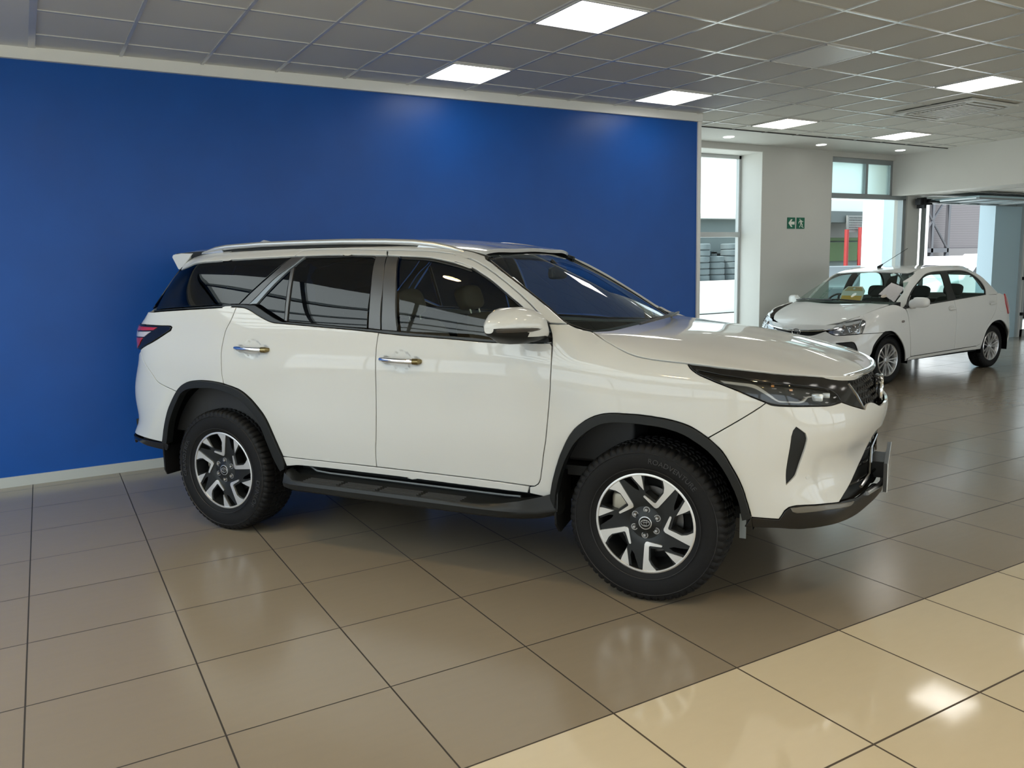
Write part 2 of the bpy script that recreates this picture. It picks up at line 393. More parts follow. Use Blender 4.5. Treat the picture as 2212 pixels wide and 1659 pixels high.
def skin(name, Sd, sn, poly, m, parent, side=1, holes=(), off=0.0, gap=.0022, step=.032, depth=.014, refine=(), both=False, post=None):
    """a body panel: the part of surface sn inside poly (surface coordinates), with rounded turned-in edges"""
    Sf = Sd[sn]; sg = SGN[sn]
    polys = []
    for i,p in enumerate([poly]+list(holes)):
        p = resample(np.array(p,float), step*1.2)
        if (area2(p) < 0) == (i == 0): p = p[::-1].copy()
        polys.append(p)
    g1, g2, g3 = gap+.0028, gap+.0008, gap
    r0 = [inset(p,g1) for p in polys]
    allb = np.concatenate(r0)
    lo, hi = allb.min(0), allb.max(0)
    gx, gy = np.meshgrid(np.arange(lo[0]+step/2,hi[0],step), np.arange(lo[1]+step/2,hi[1],step), indexing='ij')
    G_ = np.stack([gx.ravel(),gy.ravel()],1)
    ext = [G_]
    for (cx,cy,rx,ry,st) in refine:
        a,b = np.meshgrid(np.arange(cx-rx,cx+rx,st), np.arange(cy-ry,cy+ry,st), indexing='ij'); q = np.stack([a.ravel(),b.ravel()],1)
        ext[0] = ext[0][~((abs(ext[0][:,0]-cx)<rx+st)&(abs(ext[0][:,1]-cy)<ry+st))]; ext.append(q)
    G_ = np.concatenate(ext)
    ok = inside(r0[0], G_)
    for h in r0[1:]: ok &= ~inside(h, G_)
    G_ = G_[ok]
    if len(G_):
        d = np.full(len(G_), 9.)
        for k in range(0, len(allb), 400): d = np.minimum(d, np.linalg.norm(G_[:,None]-allb[None,k:k+400],axis=2).min(1))
        G_ = G_[d > step*.35]
    pts = np.concatenate([allb, G_]); edges = []; b = 0
    for p in r0: edges += [(b+i, b+(i+1)%len(p)) for i in range(len(p))]; b += len(p)
    vo, eo, fo, ov, oe, of = delaunay_2d_cdt([Vector(p) for p in pts], edges, [], 0, 1e-6)
    P2 = np.array([tuple(v) for v in vo]); T = np.array([f for f in fo if len(f) == 3])
    C = P2[T].mean(1); ok = inside(r0[0], C)
    for h in r0[1:]: ok &= ~inside(h, C)
    T = T[ok]
    P = Sf(P2[:,0],P2[:,1]); N = nrm(Sf,P2[:,0],P2[:,1])*sg
    if post: P, N = post(P, N, P2)
    V = [P+N*off]; NN = [N]; Fc = [tuple(t) for t in T]; base = len(P2)
    if depth:
        for p,q0 in zip(polys, r0):
            n = len(p); i1, i2 = inset(p,g2), inset(p,g3)
            A = Sf(q0[:,0],q0[:,1]); B_ = Sf(i1[:,0],i1[:,1]); C_ = Sf(i2[:,0],i2[:,1]); Nn = nrm(Sf,i2[:,0],i2[:,1])*sg
            o_ = C_-A; o_ /= np.maximum(np.linalg.norm(o_,axis=1,keepdims=True),1e-9)
            n1 = Nn+o_; n1 /= np.linalg.norm(n1,axis=1,keepdims=True)
            V += [A+Nn*off, B_+Nn*(off-.001), C_+Nn*(off-.003), C_+Nn*(off-depth)]; NN += [Nn, n1, o_, o_]
            for r in range(3):
                for i in range(n):
                    j = (i+1)%n; Fc += [(base+r*n+i, base+r*n+j, base+(r+1)*n+j, base+(r+1)*n+i)]
            base += 4*n
    V = np.concatenate(V); NN = np.concatenate(NN)
    outs = []
    for sd_ in ((side,) if not both else (1,-1)):
        VV = V.copy(); VV[:,1] *= -sd_; N2 = NN.copy(); N2[:,1] *= -sd_
        FF = []
        for f in Fc:
            a,b_,c = VV[f[0]],VV[f[1]],VV[f[2]]; nn = np.cross(b_-a,c-a)
            FF.append(f if nn@(N2[f[0]]+N2[f[1]]+N2[f[2]]) >= 0 else f[::-1])
        outs.append(mesh_obj(name, VV, FF, m, parent, normals=N2))
    return outs[0]
# ------------------------------------------------------------------ floor
def math_node(t, op, a, b=None, c=None):
    n = t.nodes.new('ShaderNodeMath'); n.operation = op
    for i,v in enumerate((a,b,c)):
        if v is None: continue
        if isinstance(v,(int,float)): n.inputs[i].default_value = v
        else: t.links.new(v, n.inputs[i])
    return n.outputs[0]
def mixc(t, f, a, b):
    n = t.nodes.new('ShaderNodeMix'); n.data_type = 'RGBA'
    for s,v in ((0,f),(6,a),(7,b)):
        if isinstance(v, (int,float)): n.inputs[s].default_value = v
        elif isinstance(v, tuple): n.inputs[s].default_value = (*v,1)
        else: t.links.new(v, n.inputs[s])
    return n.outputs[2]
TX0, TY0, TP = -.19996, 2.16749, .61502
def tile_material(name, base, var, rough, grout, gw, streak):
    m = bpy.data.materials.new(name); m.use_nodes = True; t = m.node_tree; b = t.nodes['Principled BSDF']
    tc = t.nodes.new('ShaderNodeTexCoord'); sp = t.nodes.new('ShaderNodeSeparateXYZ'); t.links.new(tc.outputs['Object'], sp.inputs[0])
    u = math_node(t,'DIVIDE',math_node(t,'SUBTRACT',sp.outputs[0],TX0),TP); v = math_node(t,'DIVIDE',math_node(t,'SUBTRACT',sp.outputs[1],TY0),TP)
    def line(a): return math_node(t,'LESS_THAN',math_node(t,'SUBTRACT',.5,math_node(t,'ABSOLUTE',math_node(t,'SUBTRACT',math_node(t,'FRACT',a),.5))),gw/TP/2)
    g = math_node(t,'MAXIMUM',line(u),line(v))
    cb = t.nodes.new('ShaderNodeCombineXYZ'); t.links.new(math_node(t,'FLOOR',u),cb.inputs[0]); t.links.new(math_node(t,'FLOOR',v),cb.inputs[1])
    wn = t.nodes.new('ShaderNodeTexWhiteNoise'); wn.noise_dimensions = '3D'; t.links.new(cb.outputs[0], wn.inputs['Vector'])
    mp = t.nodes.new('ShaderNodeMapping'); mp.inputs['Scale'].default_value = streak; t.links.new(tc.outputs['Object'], mp.inputs[0])
    nz = t.nodes.new('ShaderNodeTexNoise'); nz.inputs['Scale'].default_value = 1; nz.inputs['Detail'].default_value = 6; t.links.new(mp.outputs[0], nz.inputs['Vector'])
    f = math_node(t,'ADD',math_node(t,'MULTIPLY',wn.outputs['Value'],.45),math_node(t,'MULTIPLY',nz.outputs[0],.6))
    lo = tuple(c*(1-var) for c in base); hi = tuple(c*(1+var) for c in base)
    col = mixc(t, g, mixc(t, f, lo, hi), grout)
    t.links.new(col, b.inputs['Base Color'])
    r = math_node(t,'ADD',math_node(t,'MULTIPLY',nz.outputs[0],.06),rough-.03); t.links.new(math_node(t,'MAXIMUM',r,math_node(t,'MULTIPLY',g,.7)), b.inputs['Roughness'])
    bp = t.nodes.new('ShaderNodeBump'); bp.inputs['Strength'].default_value = .5; bp.inputs['Distance'].default_value = .0015; bp.invert = True
    t.links.new(g, bp.inputs['Height']); t.links.new(bp.outputs[0], b.inputs['Normal'])
    return m
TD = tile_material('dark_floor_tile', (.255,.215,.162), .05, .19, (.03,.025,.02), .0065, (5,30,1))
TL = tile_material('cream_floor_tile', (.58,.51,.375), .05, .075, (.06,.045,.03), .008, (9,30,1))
XL, XR, YB, YF, XO, ZC = -9.0, 12.6, -7.0, 8.75, 20.0, 3.31
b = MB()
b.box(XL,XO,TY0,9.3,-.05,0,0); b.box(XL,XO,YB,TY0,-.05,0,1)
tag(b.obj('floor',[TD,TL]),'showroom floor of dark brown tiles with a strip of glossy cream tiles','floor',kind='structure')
# ------------------------------------------------------------------ walls and ceiling
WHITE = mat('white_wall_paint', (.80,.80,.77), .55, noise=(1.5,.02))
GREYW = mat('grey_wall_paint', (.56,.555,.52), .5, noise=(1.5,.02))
CEILP = mat('ceiling_plaster', (.74,.74,.71), .6, noise=(2,.02))
CTILE = mat('ceiling_tile', (.70,.69,.64), .75, noise=(300,.05))
TBAR = mat('ceiling_bar', (.62,.62,.60), .22, .0, coat=.5, coatr=.2)
BLUE = mat('blue_wall_paint', (.0,.074,.35), .36, noise=(3,.05), spec=.35, bump=(420,.12))
SKIRT = mat('skirting_white', (.50,.52,.50), .35)
ALU = mat('grey_aluminium', (.30,.33,.34), .35, .5)
ALUL = mat('pale_aluminium', (.55,.57,.57), .35, .3)
def S_(o, label, cat=None): return tag(o, label, cat, kind='structure')
# blue wall
b = MB(); b.box(XL,6.75,7.24,7.40,.08,3.22)
S_(b.obj('wall_blue', BLUE), 'royal blue painted partition wall behind the white suv')
b = MB(); b.box(6.75,6.80,7.22,7.42,0,3.31); S_(b.obj('trim_1', WHITE), 'white end cap of the blue wall')
b = MB(); b.box(XL,6.75,7.225,7.42,0,.08); S_(b.obj('baseboard_blue_wall', SKIRT), 'pale grey skirting under the blue wall')
b = MB(); b.box(XL,6.80,7.20,7.42,3.22,3.31); S_(b.obj('trim_2', WHITE), 'white strip along the top of the blue wall')
# far wall
b = MB()
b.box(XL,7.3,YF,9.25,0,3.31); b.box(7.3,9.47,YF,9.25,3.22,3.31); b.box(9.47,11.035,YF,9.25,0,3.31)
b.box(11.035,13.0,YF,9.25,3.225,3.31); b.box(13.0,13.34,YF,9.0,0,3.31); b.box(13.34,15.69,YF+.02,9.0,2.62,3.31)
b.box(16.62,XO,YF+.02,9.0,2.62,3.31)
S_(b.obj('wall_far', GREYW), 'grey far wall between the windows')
b = MB(); b.box(9.462,9.47,YF+.002,9.25,0,3.22); b.box(7.3,9.47,YF+.002,9.25,3.212,3.22); 
S_(b.obj('trim_3', WHITE), 'white painted window reveal and pier beside the glass door')
b = MB(); b.box(15.69,16.60,YF,9.05,0,2.62); S_(b.obj('trim_5', mat('pale_blue_pier',(.50,.66,.74),.45)), 'pale blue pier between the garage opening and the glass door')  # one even pale blue colour over the whole pier
def wall(name, x0,x1,y0,y1,z0,z1, m, label): b = MB(); b.box(x0,x1,y0,y1,z0,z1); return S_(b.obj(name,m), label)
wall('wall_bulkhead', XR, XR+.25, YB, 9.25, 2.65, ZC, WHITE, 'white bulkhead over the opening to the next bay')
# left wall with a long shop window, near wall with windows
b = MB()
b.box(XL-.2,XL,YB,-5.6,0,ZC); b.box(XL-.2,XL,6.2,YF,0,ZC); b.box(XL-.2,XL,-5.6,6.2,0,.35); b.box(XL-.2,XL,-5.6,6.2,2.75,ZC); b.box(XL-.2,XL,1.9,2.35,.35,2.75)
S_(b.obj('wall_left', WHITE), 'white wall with the long shop window')
b = MB()
b.box(XL,XO,YB-.2,YB,2.9,ZC); b.box(XL,XO,YB-.2,YB,0,.3)
for x in (XL, -4.2, 1.4, 7.0, 12.3, 19.6): b.box(x,x+.4,YB-.2,YB,.3,2.9)
S_(b.obj('wall_near', WHITE), 'white wall with shop windows behind the camera')
wall('wall_right', XO, XO+.2, YB, 9.25, 0, ZC, WHITE, 'white wall of the next bay')
def frames(name, x, ys, zs, m, r=.03):
    b = MB()
    for y in ys: b.box(x-r,x+r,y-r,y+r,zs[0],zs[-1])
    for z in zs: b.box(x-r,x+r,ys[0],ys[-1],z-r,z+r)
    return b.obj(name, m)
win = empty('window_1'); S_(win,'long shop window in the left wall')
o = frames('window_frame', XL-.1, [-5.6,-3.7,-1.8,.1,1.9], [.35,2.0,2.75], ALU); o.parent = win
o = frames('window_frame', XL-.1, [2.35,3.6,4.9,6.2], [.35,2.0,2.75], ALU); o.parent = win
# ceiling
SX0,SX1,SY0,SY1 = -7.6,-1.6,.2,6.9
b = MB(); b.box(SX1,XR,YB,7.84,ZC,ZC+.05,0); b.box(SX1,.13,YB,7.84,ZC-.006,ZC,1); b.box(XL,SX0,YB,7.84,ZC,ZC+.05,1); b.box(SX0,SX1,YB,SY0,ZC,ZC+.05,1); b.box(SX0,SX1,SY1,7.84,ZC,ZC+.05,1); b.box(XL,XR,7.84,YF,ZC-.004,ZC+.05,1); b.box(XR+.25,XO,YB,YF+.02,2.66,2.70,1)
ce = S_(b.obj('ceiling', [CTILE, CEILP]), 'suspended tile ceiling with a plaster border')
b = MB(); b.box(SX1,XO+.2,YB-.2,9.6,3.40,3.55); b.box(XL-.2,SX0,YB-.2,9.6,3.40,3.55); b.box(SX0,SX1,YB-.2,SY0,3.40,3.55); b.box(SX0,SX1,SY1,9.6,3.40,3.55); S_(b.obj('roof', mat('roof_concrete',(.3,.3,.3),.8)), 'flat roof slab')
TRL = bpy.data.materials.new('added_opal_rooflight'); TRL.use_nodes = True; tt = TRL.node_tree; tt.nodes.clear()
o_ = tt.nodes.new('ShaderNodeOutputMaterial'); tl_ = tt.nodes.new('ShaderNodeBsdfTranslucent'); tl_.inputs[0].default_value = (.80,.86,.86,1); tt.links.new(tl_.outputs[0], o_.inputs[0])
rl = empty('added_rooflight'); tag(rl,'opal panels in a metal grid, added out of view for bright reflections in the suv glass','added_rooflight')  # unseen, added to brighten the suv side and the reflections in its windows
b = MB(); b.add([(SX0,SY0,3.36),(SX1,SY0,3.36),(SX1,SY1,3.36),(SX0,SY1,3.36)],[(0,1,2,3)]); b.obj('opal_panel', TRL, rl)
b = MB()
for k in range(8): x = SX0+(SX1-SX0)*k/7; b.box(x-.03,x+.03,SY0,SY1,3.31,3.37)
for k in range(6): y = SY0+(SY1-SY0)*k/5; b.box(SX0,SX1,y-.03,y+.03,3.31,3.37)
b.obj('grid_bar', ALU, rl)
CX, CY, CR, CT = 2.5350, 5.6512, .017474, .6017
def cpos(i, j): return (CX+CT*(i*math.cos(CR)-j*math.sin(CR)), CY+CT*(i*math.sin(CR)+j*math.cos(CR)))
b = MB(); bw = .011
def bar(p, q, w_, z0, z1):
    d = Vector((q[0]-p[0], q[1]-p[1], 0)).normalized(); n = Vector((-d.y, d.x, 0))*w_
    V = [(p[0]+n.x,p[1]+n.y,z) for z in (z0,z1)]+[(p[0]-n.x,p[1]-n.y,z) for z in (z0,z1)]+[(q[0]-n.x,q[1]-n.y,z) for z in (z0,z1)]+[(q[0]+n.x,q[1]+n.y,z) for z in (z0,z1)]
    b.add(V, [(0,2,4,6),(1,7,5,3),(0,1,3,2),(2,3,5,4),(4,5,7,6),(6,7,1,0)])
for i in range(-4,17): bar(cpos(i,-21), cpos(i,3.55 if i<12 else 3.4), bw if i>-4 else .022, ZC-.008, ZC+.002)
for j in range(-21,4): bar(cpos(-4,j), cpos(16.6,j), bw, ZC-.007, ZC+.002)
g = b.obj('ceiling_grid', TBAR); g.parent = ce; tag(g, 'narrow metal bars between the ceiling tiles')
b = MB(); b.box(XL,XR,7.83,7.85,ZC-.012,ZC); S_(b.obj('trim_4', mat('shadow_gap',(.05,.05,.05),.6)), 'dark line where the tiles meet the plaster ceiling')
# right bay ceiling bars
b = MB()
for k in range(13): b.box(XR+.3,XO,YB+1.2*k+.5,YB+1.2*k+.52,2.652,2.66)
for k in range(6): b.box(XR+.8+1.2*k,XR+.82+1.2*k,YB,YF,2.652,2.66)
g = b.obj('ceiling_grid', TBAR); g.parent = ce
# ------------------------------------------------------------------ ceiling fittings
LEDM = mat('led_panel_glow', (.9,.9,.9), .5, emit=(1,.965,.90), es=LED)
LEDOFF = mat('unlit_diffuser', (.78,.78,.76), .35)
def led(i, j, label, lit=True, group=None):
    x,y = cpos(i+.5,j+.5); t = empty('ceiling_panel_light', (x,y,ZC-.012), CR); tag(t, label, 'ceiling light', group)
    h = CT/2-.014
    b = MB(); 
    for (a,c,d,e) in ((-h,h,-h,-h+.012),(-h,h,h-.012,h),(-h,-h+.012,-h,h),(h-.012,h,-h,h)): b.box(a,c,d,e,-.004,.008)
    b.obj('frame', TBAR, t)
    b = MB(); k = h-.012; b.box(-k,k,-k,k,-.001,.005); b.obj('diffuser', LEDM if lit else LEDOFF, t)
    return t
led(1,-2,'large square glowing panel light cut by the top edge of the picture')
led(1,1,'square panel light over the middle of the blue wall')
led(5,1,'square panel light near the right end of the blue wall')
led(9,2,'small panel light just right of the blue wall, above the two left downlights')
led(13,2,'farthest panel light, over the third downlight from the blue wall')
led(9,-2,'bright panel light just above the ceiling air conditioner')
led(5,-2,'unlit pale diffuser panel among the dull ceiling tiles', lit=False)
for i in (-3,1,5,9,13):
    for j in (-6,-10,-14,-18):
        if i == -3 and j > -12: continue
        led(i,j,'ceiling panel light behind the camera',group='panel lights behind the camera')
led(13,-2,'ceiling panel light right of the air conditioner, out of the picture')
DLM = mat('downlight_cool', (.9,.9,.9), .4, emit=(.95,1,.97), es=4)
DLW = mat('downlight_warm', (.9,.8,.5), .4, emit=(1,.76,.36), es=WARM)
def downlight(x, y, label, m, group=None, r=.085, z=ZC-.004):
    t = empty('round_downlight', (x,y,z)); tag(t, label, 'downlight', group)
    M_ = Matrix.Rotation(math.pi/2,4,'X')
    b = MB(); b.lathe([(0,r),(.010,r-.002),(.012,r-.012),(.004,r-.016)], 32, M=M_); b.obj('rim', TBAR, t, True)
    b = MB(); n = 32; b.add([(math.cos(2*math.pi*k/n)*(r-.014), math.sin(2*math.pi*k/n)*(r-.014), -.005) for k in range(n)], [tuple(range(n))]); b.obj('lamp_face', m, t)
    if m is DLW:
        ld = bpy.data.lights.new('warm_spot','SPOT'); ld.energy = WARMW; ld.color = (1,.72,.38); ld.spot_size = 2.3; ld.spot_blend = 1; ld.shadow_soft_size = .1
        lo_ = bpy.data.objects.new('warm_spot', ld); COL.objects.link(lo_); lo_.location = (x,y,z-.02)
for (x,y,l) in ((8.35,8.33,'round white downlight nearest the blue wall'),(10.26,8.35,'round white downlight above the exit sign'),(12.05,8.28,'round white downlight above the high window')): downlight(x,y,l,DLM)
k = 0
for (x,y) in ((.1,3.96),(-.45,1.75),(1.9,.9),(-2.3,-2.6),(.4,-1.4),(3.6,-.6)):
    downlight(x,y,'warm yellow downlight over the space beside the camera',DLW,'warm downlights near the camera',.12)
# air conditioner cassette
x,y = 9.32, 5.74; t = empty('air_conditioner', (x,y,ZC-.01), CR); tag(t,'square ceiling air conditioner cassette with a ribbed grille','air conditioner')
ACW = mat('ac_white', (.62,.62,.58), .4)
b = MB(); h = .47
for (a,c,d,e) in ((-h,h,-h,-h+.05),(-h,h,h-.05,h),(-h,-h+.05,-h+.05,h-.05),(h-.05,h,-h+.05,h-.05)): b.box(a,c,d,e,-.028,0)
for (a,c,d,e) in ((-h+.11,h-.11,-h+.10,-h+.14),(-h+.11,h-.11,h-.14,h-.10),(-h+.10,-h+.14,-h+.11,h-.11),(h-.14,h-.10,-h+.11,h-.11)): b.box(a,c,d,e,-.03,-.004)
for sx in (-1,1):
    for sy in (-1,1): b.box(min(sx*(h-.12),sx*(h-.04)),max(sx*(h-.12),sx*(h-.04)),min(sy*(h-.12),sy*(h-.04)),max(sy*(h-.12),sy*(h-.04)),-.029,0)
b.obj('panel', ACW, t, bevel=.004)
b = MB(); b.box(-h+.04,h-.04,-h+.04,h-.04,-.004,.0); b.obj('air_slot', mat('slot_dark',(.03,.03,.03),.6), t)
b = MB()
for q in range(12): b.box(-.30,.30,-.29+q*.05,-.262+q*.05,-.034,-.02)
b.obj('grille', ACW, t)
# ------------------------------------------------------------------ windows in the far wall
win = empty('window_2'); S_(win,'tall window right of the blue wall looking out on stacked tyres','window')
b = MB()
b.box(7.3,9.462,9.17,9.23,0,.03); b.box(7.3,9.462,9.16,9.24,1.985,2.06); b.box(7.3,9.462,9.17,9.23,3.16,3.21)
for xx in (7.3,8.50,9.42): b.box(xx,xx+.045,9.17,9.23,.0,3.21)
b.obj('window_frame', ALUL, win)
b = MB(); b.box(7.32,9.45,9.195,9.20,.03,3.17); b.obj('glass_pane', GLASSR, win)
win = empty('window_3'); S_(win,'shopfront window with two frosted top lights beside the bulkhead','window')
b = MB()
b.box(11.035,13.0,8.78,8.86,2.585,2.665); b.box(11.035,12.6,8.78,8.86,3.15,3.225)
b.box(11.90,11.96,8.78,8.86,2.665,3.15); b.box(11.035,11.075,8.78,8.86,0,3.2); b.box(12.92,13.0,8.78,8.88,0,2.6); b.box(12.545,12.6,8.78,8.86,2.66,3.15); b.box(11.035,13.0,8.78,8.86,0,.08)
b.obj('window_frame', ALU, win)
b = MB(); b.box(11.07,12.56,8.82,8.825,2.66,3.16); b.obj('frosted_pane', mat('frosted_film',(.75,.95,.90),.5,emit=None), win)
MATS['frosted_film'].node_tree.nodes['Principled BSDF'].inputs['Transmission Weight'].default_value = 1
b = MB(); b.box(11.07,12.93,8.82,8.825,.05,2.59); b.obj('glass_pane', GLASSR, win)
# exit signs
GREEN = mat('exit_green', (.008,.13,.075), .35); SIGNW = mat('sign_white', (.75,.75,.68), .4)
t = empty('exit_sign', (10.11,YF-.012,2.178)); tag(t,'green emergency exit sign plate with a white arrow pointing left','exit sign')
b = MB(); b.box(-.085,.083,0,.01,-.085,.085); b.obj('plate', GREEN, t)
b = MB(); b.prism([(-.068,0),(-.012,.058),(.024,.058),(-.010,.022),(.068,.022),(.068,-.022),(-.010,-.022),(.024,-.058),(-.012,-.058)],-.002,0); b.obj('arrow', SIGNW, t)
t = empty('exit_sign', (10.32,YF-.012,2.178)); tag(t,'green emergency exit sign plate with a white running figure','exit sign')
b = MB(); b.box(-.085,.087,0,.01,-.085,.085); b.obj('plate', GREEN, t)
b = MB(); c = [(.010*math.cos(a*.628),.010*math.sin(a*.628)) for a in range(10)]
b.prism([(x_-.022,z_+.058) for x_,z_ in c],-.002,0)
for P_ in ([(-.022,.044),(.012,.048),(.022,.002),(.006,-.012),(-.008,.0)],[(-.020,.044),(-.048,.020),(-.052,-.006),(-.042,-.006),(-.036,.014),(-.014,.032)],[(.010,.046),(.036,.026),(.052,.034),(.056,.026),(.036,.014),(.014,.030)],
           [(.020,.0),(.044,-.026),(.030,-.048),(.062,-.062),(.060,-.072),(.014,-.054),(.026,-.028),(.004,-.008)],[(-.006,.0),(.008,-.006),(-.004,-.038),(-.024,-.068),(-.036,-.062),(-.018,-.036)]): b.prism(P_,-.002,0)
b.obj('running_figure', SIGNW, t)
# sectional door stored overhead, tracks, glass door
SECT = mat('overhead_door_panel', (.42,.58,.64), .3); 
t = empty('overhead_door', (13.4,8.3,2.56)); tag(t,'pale blue sectional door panels held overhead at the opening','garage door')
b = MB(); b.box(0,3.05,-.55,.42,.0,.03); b.obj('panel', SECT, t)
b = MB()
for k in range(5): 
    M_ = Matrix.Translation((.35+k*.62,-.06,-.012)) @ Matrix.Rotation(.0,4,'Z'); b.box(-.02,.02,-.48,.46,-.012,.012,M=M_)
b.box(0,3.05,.36,.42,-.03,0); b.box(0,3.05,-.55,-.50,-.03,0); b.obj('rib', ALU, t)
t = empty('door_track', (13.32,8.70,0)); tag(t,'dark steel door track and hinge bracket beside the opening','door track')
b = MB(); b.box(0,.05,-.06,0,0,2.5); b.obj('rail', ALU, t)
b = MB(); b.box(-.22,.12,-.12,-.02,2.50,2.60); b.box(-.06,.20,-.20,-.02,2.53,2.57); b.box(-.14,-.08,-.14,0,2.44,2.62); b.obj('bracket', mat('dark_steel',(.03,.03,.032),.4,.6), t)
d = empty('door_1'); S_(d,'glass door in a white frame at the right edge','door')
b = MB(); b.box(16.60,16.66,8.70,8.80,0,2.62); b.box(16.75,16.82,8.72,8.78,0,2.58); b.box(16.75,18.2,8.72,8.78,0,.14); b.box(18.13,18.2,8.72,8.78,0,2.58); b.box(16.75,18.2,8.72,8.78,2.5,2.58); b.obj('door_frame', ALUL, d)
b = MB(); b.box(16.66,16.75,8.73,8.79,0,2.62); b.obj('door_jamb', WHITE, d)
b = MB(); b.box(16.82,18.13,8.745,8.75,.14,2.5); b.obj('glass_pane', GLASSR, d)
b = MB()
for z in (.42,1.12,1.85): b.box(16.70,16.79,8.68,8.73,z,z+.06)
b.obj('hinge', mat('dark_steel',(.03,.03,.032),.4,.6), d)
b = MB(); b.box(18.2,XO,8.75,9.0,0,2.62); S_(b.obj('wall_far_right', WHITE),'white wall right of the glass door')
# ------------------------------------------------------------------ outside
b = MB(); b.box(-60,80,9.3,90,-.08,-.03); b.box(-60,XL-.2,-60,9.3,-.08,-.03); b.box(XL-.2,80,-60,YB-.2,-.08,-.03); b.box(XO+.2,80,YB-.2,9.3,-.08,-.03)
tag(b.obj('ground', mat('pale_concrete',(.55,.56,.54),.8,noise=(.6,.06))),'pale sunlit concrete yard outside','ground',kind='structure')
OG = mat('workshop_wall', (.17,.21,.21), .7, noise=(1,.05)); OW = mat('sunlit_white_wall', (.80,.80,.78), .7)
RED = mat('red_post_paint', (.42,.05,.05), .5); GRN = mat('green_band', (.10,.17,.07), .7)
t = empty('workshop_building', (23.5,20.3,0)); tag(t,'grey workshop building with green band and dark bays across the yard','building')
b = MB(); b.box(-6.5,7,.2,6,-.03,3.15); b.obj('wall', OG, t)
b = MB(); b.box(1.2,7,-.42,.2,3.35,3.75); b.box(-6.5,1.2,-.2,.2,3.05,3.2); b.obj('roof_fascia', OW, t)
b = MB(); b.box(1.2,7,-.45,.0,2.95,3.35); b.obj('roof_beam', mat('beam_grey',(.13,.15,.15),.6), t)
b = MB(); b.box(1.2,7,.15,.2,2.30,2.42); b.box(1.3,7,.1,.2,1.55,2.25); b.obj('green_band', GRN, t)
b = MB(); b.box(1.2,7,.12,.18,2.42,2.95); b.obj('upper_panel', mat('panel_grey',(.24,.24,.23),.6), t)
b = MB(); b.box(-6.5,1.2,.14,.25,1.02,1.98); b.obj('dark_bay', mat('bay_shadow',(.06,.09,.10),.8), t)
b = MB(); b.box(-3.75,-3.6,.02,.13,1.02,1.95); b.box(-3.75,-2.4,.02,.13,1.9,1.98); b.obj('door_surround', mat('surround',(.2,.24,.24),.6), t)
t = empty('notice_board', (26.35,19.75,2.9)); tag(t,'pale notice board with rows of small grey print on the workshop','sign')
b = MB(); b.box(-.53,.53,0,.05,-.31,.30); b.box(-.45,-.40,.05,.12,-2.93,.25); b.box(.40,.45,.05,.12,-2.93,.25); b.obj('board', mat('board_pale',(.28,.28,.27),.6), t)
b = MB(); rr = random.Random(3)
for k in range(6):
    x = -.42
    while x < .40:
        l = rr.uniform(.04,.16); b.box(x,min(x+l,.44),-.01,0,.20-k*.085,.20-k*.085+(.032 if k<2 else .018)); x += l+.03
pr_ = b.obj('print', mat('print_grey',(.09,.10,.10),.7), t)
for (x,y,z0,z1,r,l) in ((18.80,20.15,1.0,3.02,.09,'red post against the workshop wall above the stacked tyres'),(25.62,19.6,0,2.68,.10,'faded red post in front of the notice board'),(26.42,19.6,0,2.76,.13,'bright red post beside the sunlit white pillar')):
    b = MB(); b.tube([(x,y,z0),(x,y,z1)],r*.8,12); tag(b.obj('red_post', RED, smooth=True), l, 'post', 'red posts outside')
b = MB(); b.box(15,22.5,19.0,19.4,0,1.02); tag(b.obj('low_wall', OW),'sunlit white low wall in front of the stacked tyres','wall')
# tyres piled outside
TYG = mat('pale_grey_tyre', (.12,.15,.16), .75)  # even blue-grey base colour, paler than the car tyres
b = MB(); b.lathe([(-.10,.19),(-.10,.27),(-.075,.31),(.075,.31),(.10,.27),(.10,.19),(-.10,.19)], 28)
t0 = b.obj('stacked_tyre', TYG, smooth=True); t0.rotation_euler = (math.pi/2,0,0)
rr = random.Random(5); cols = [(18.60,6),(19.26,4),(19.92,6),(20.58,4),(17.94,5)]; first = True
words = ['lowest','second','third','fourth','fifth','topmost']
for ci,(cx,n) in enumerate(cols):
    for k in range(n):
        o = t0 if first else t0.copy()
        if not first: COL.objects.link(o)
        first = False
        o.location = (cx+rr.uniform(-.015,.015), 19.75+rr.uniform(-.02,.02), 1.0+.10+k*.202)
        side_ = ['beside the red post','right of the red post','left of the doorway frame','in front of the doorway frame','at the right edge of the tall window','hidden by the blue wall end'][ci]
        tag(o, f'pale grey tyre, {words[k]} of the pile {side_}', 'tyre', 'tyres piled behind the low wall')
b = MB(); b.box(15,22,19.42,20.25,-.03,1.0); tag(b.obj('storage_ledge', OG),'grey concrete ledge under the piled tyres','ledge')
# sunlit pillar with shaded face
b = MB(); b.box(16.95,17.66,12.0,12.55,0,3.4); tag(b.obj('white_pillar', mat('pillar_white',(.62,.74,.80),.7)),'white pillar outside, sunlit on one face and blue in shade','pillar')
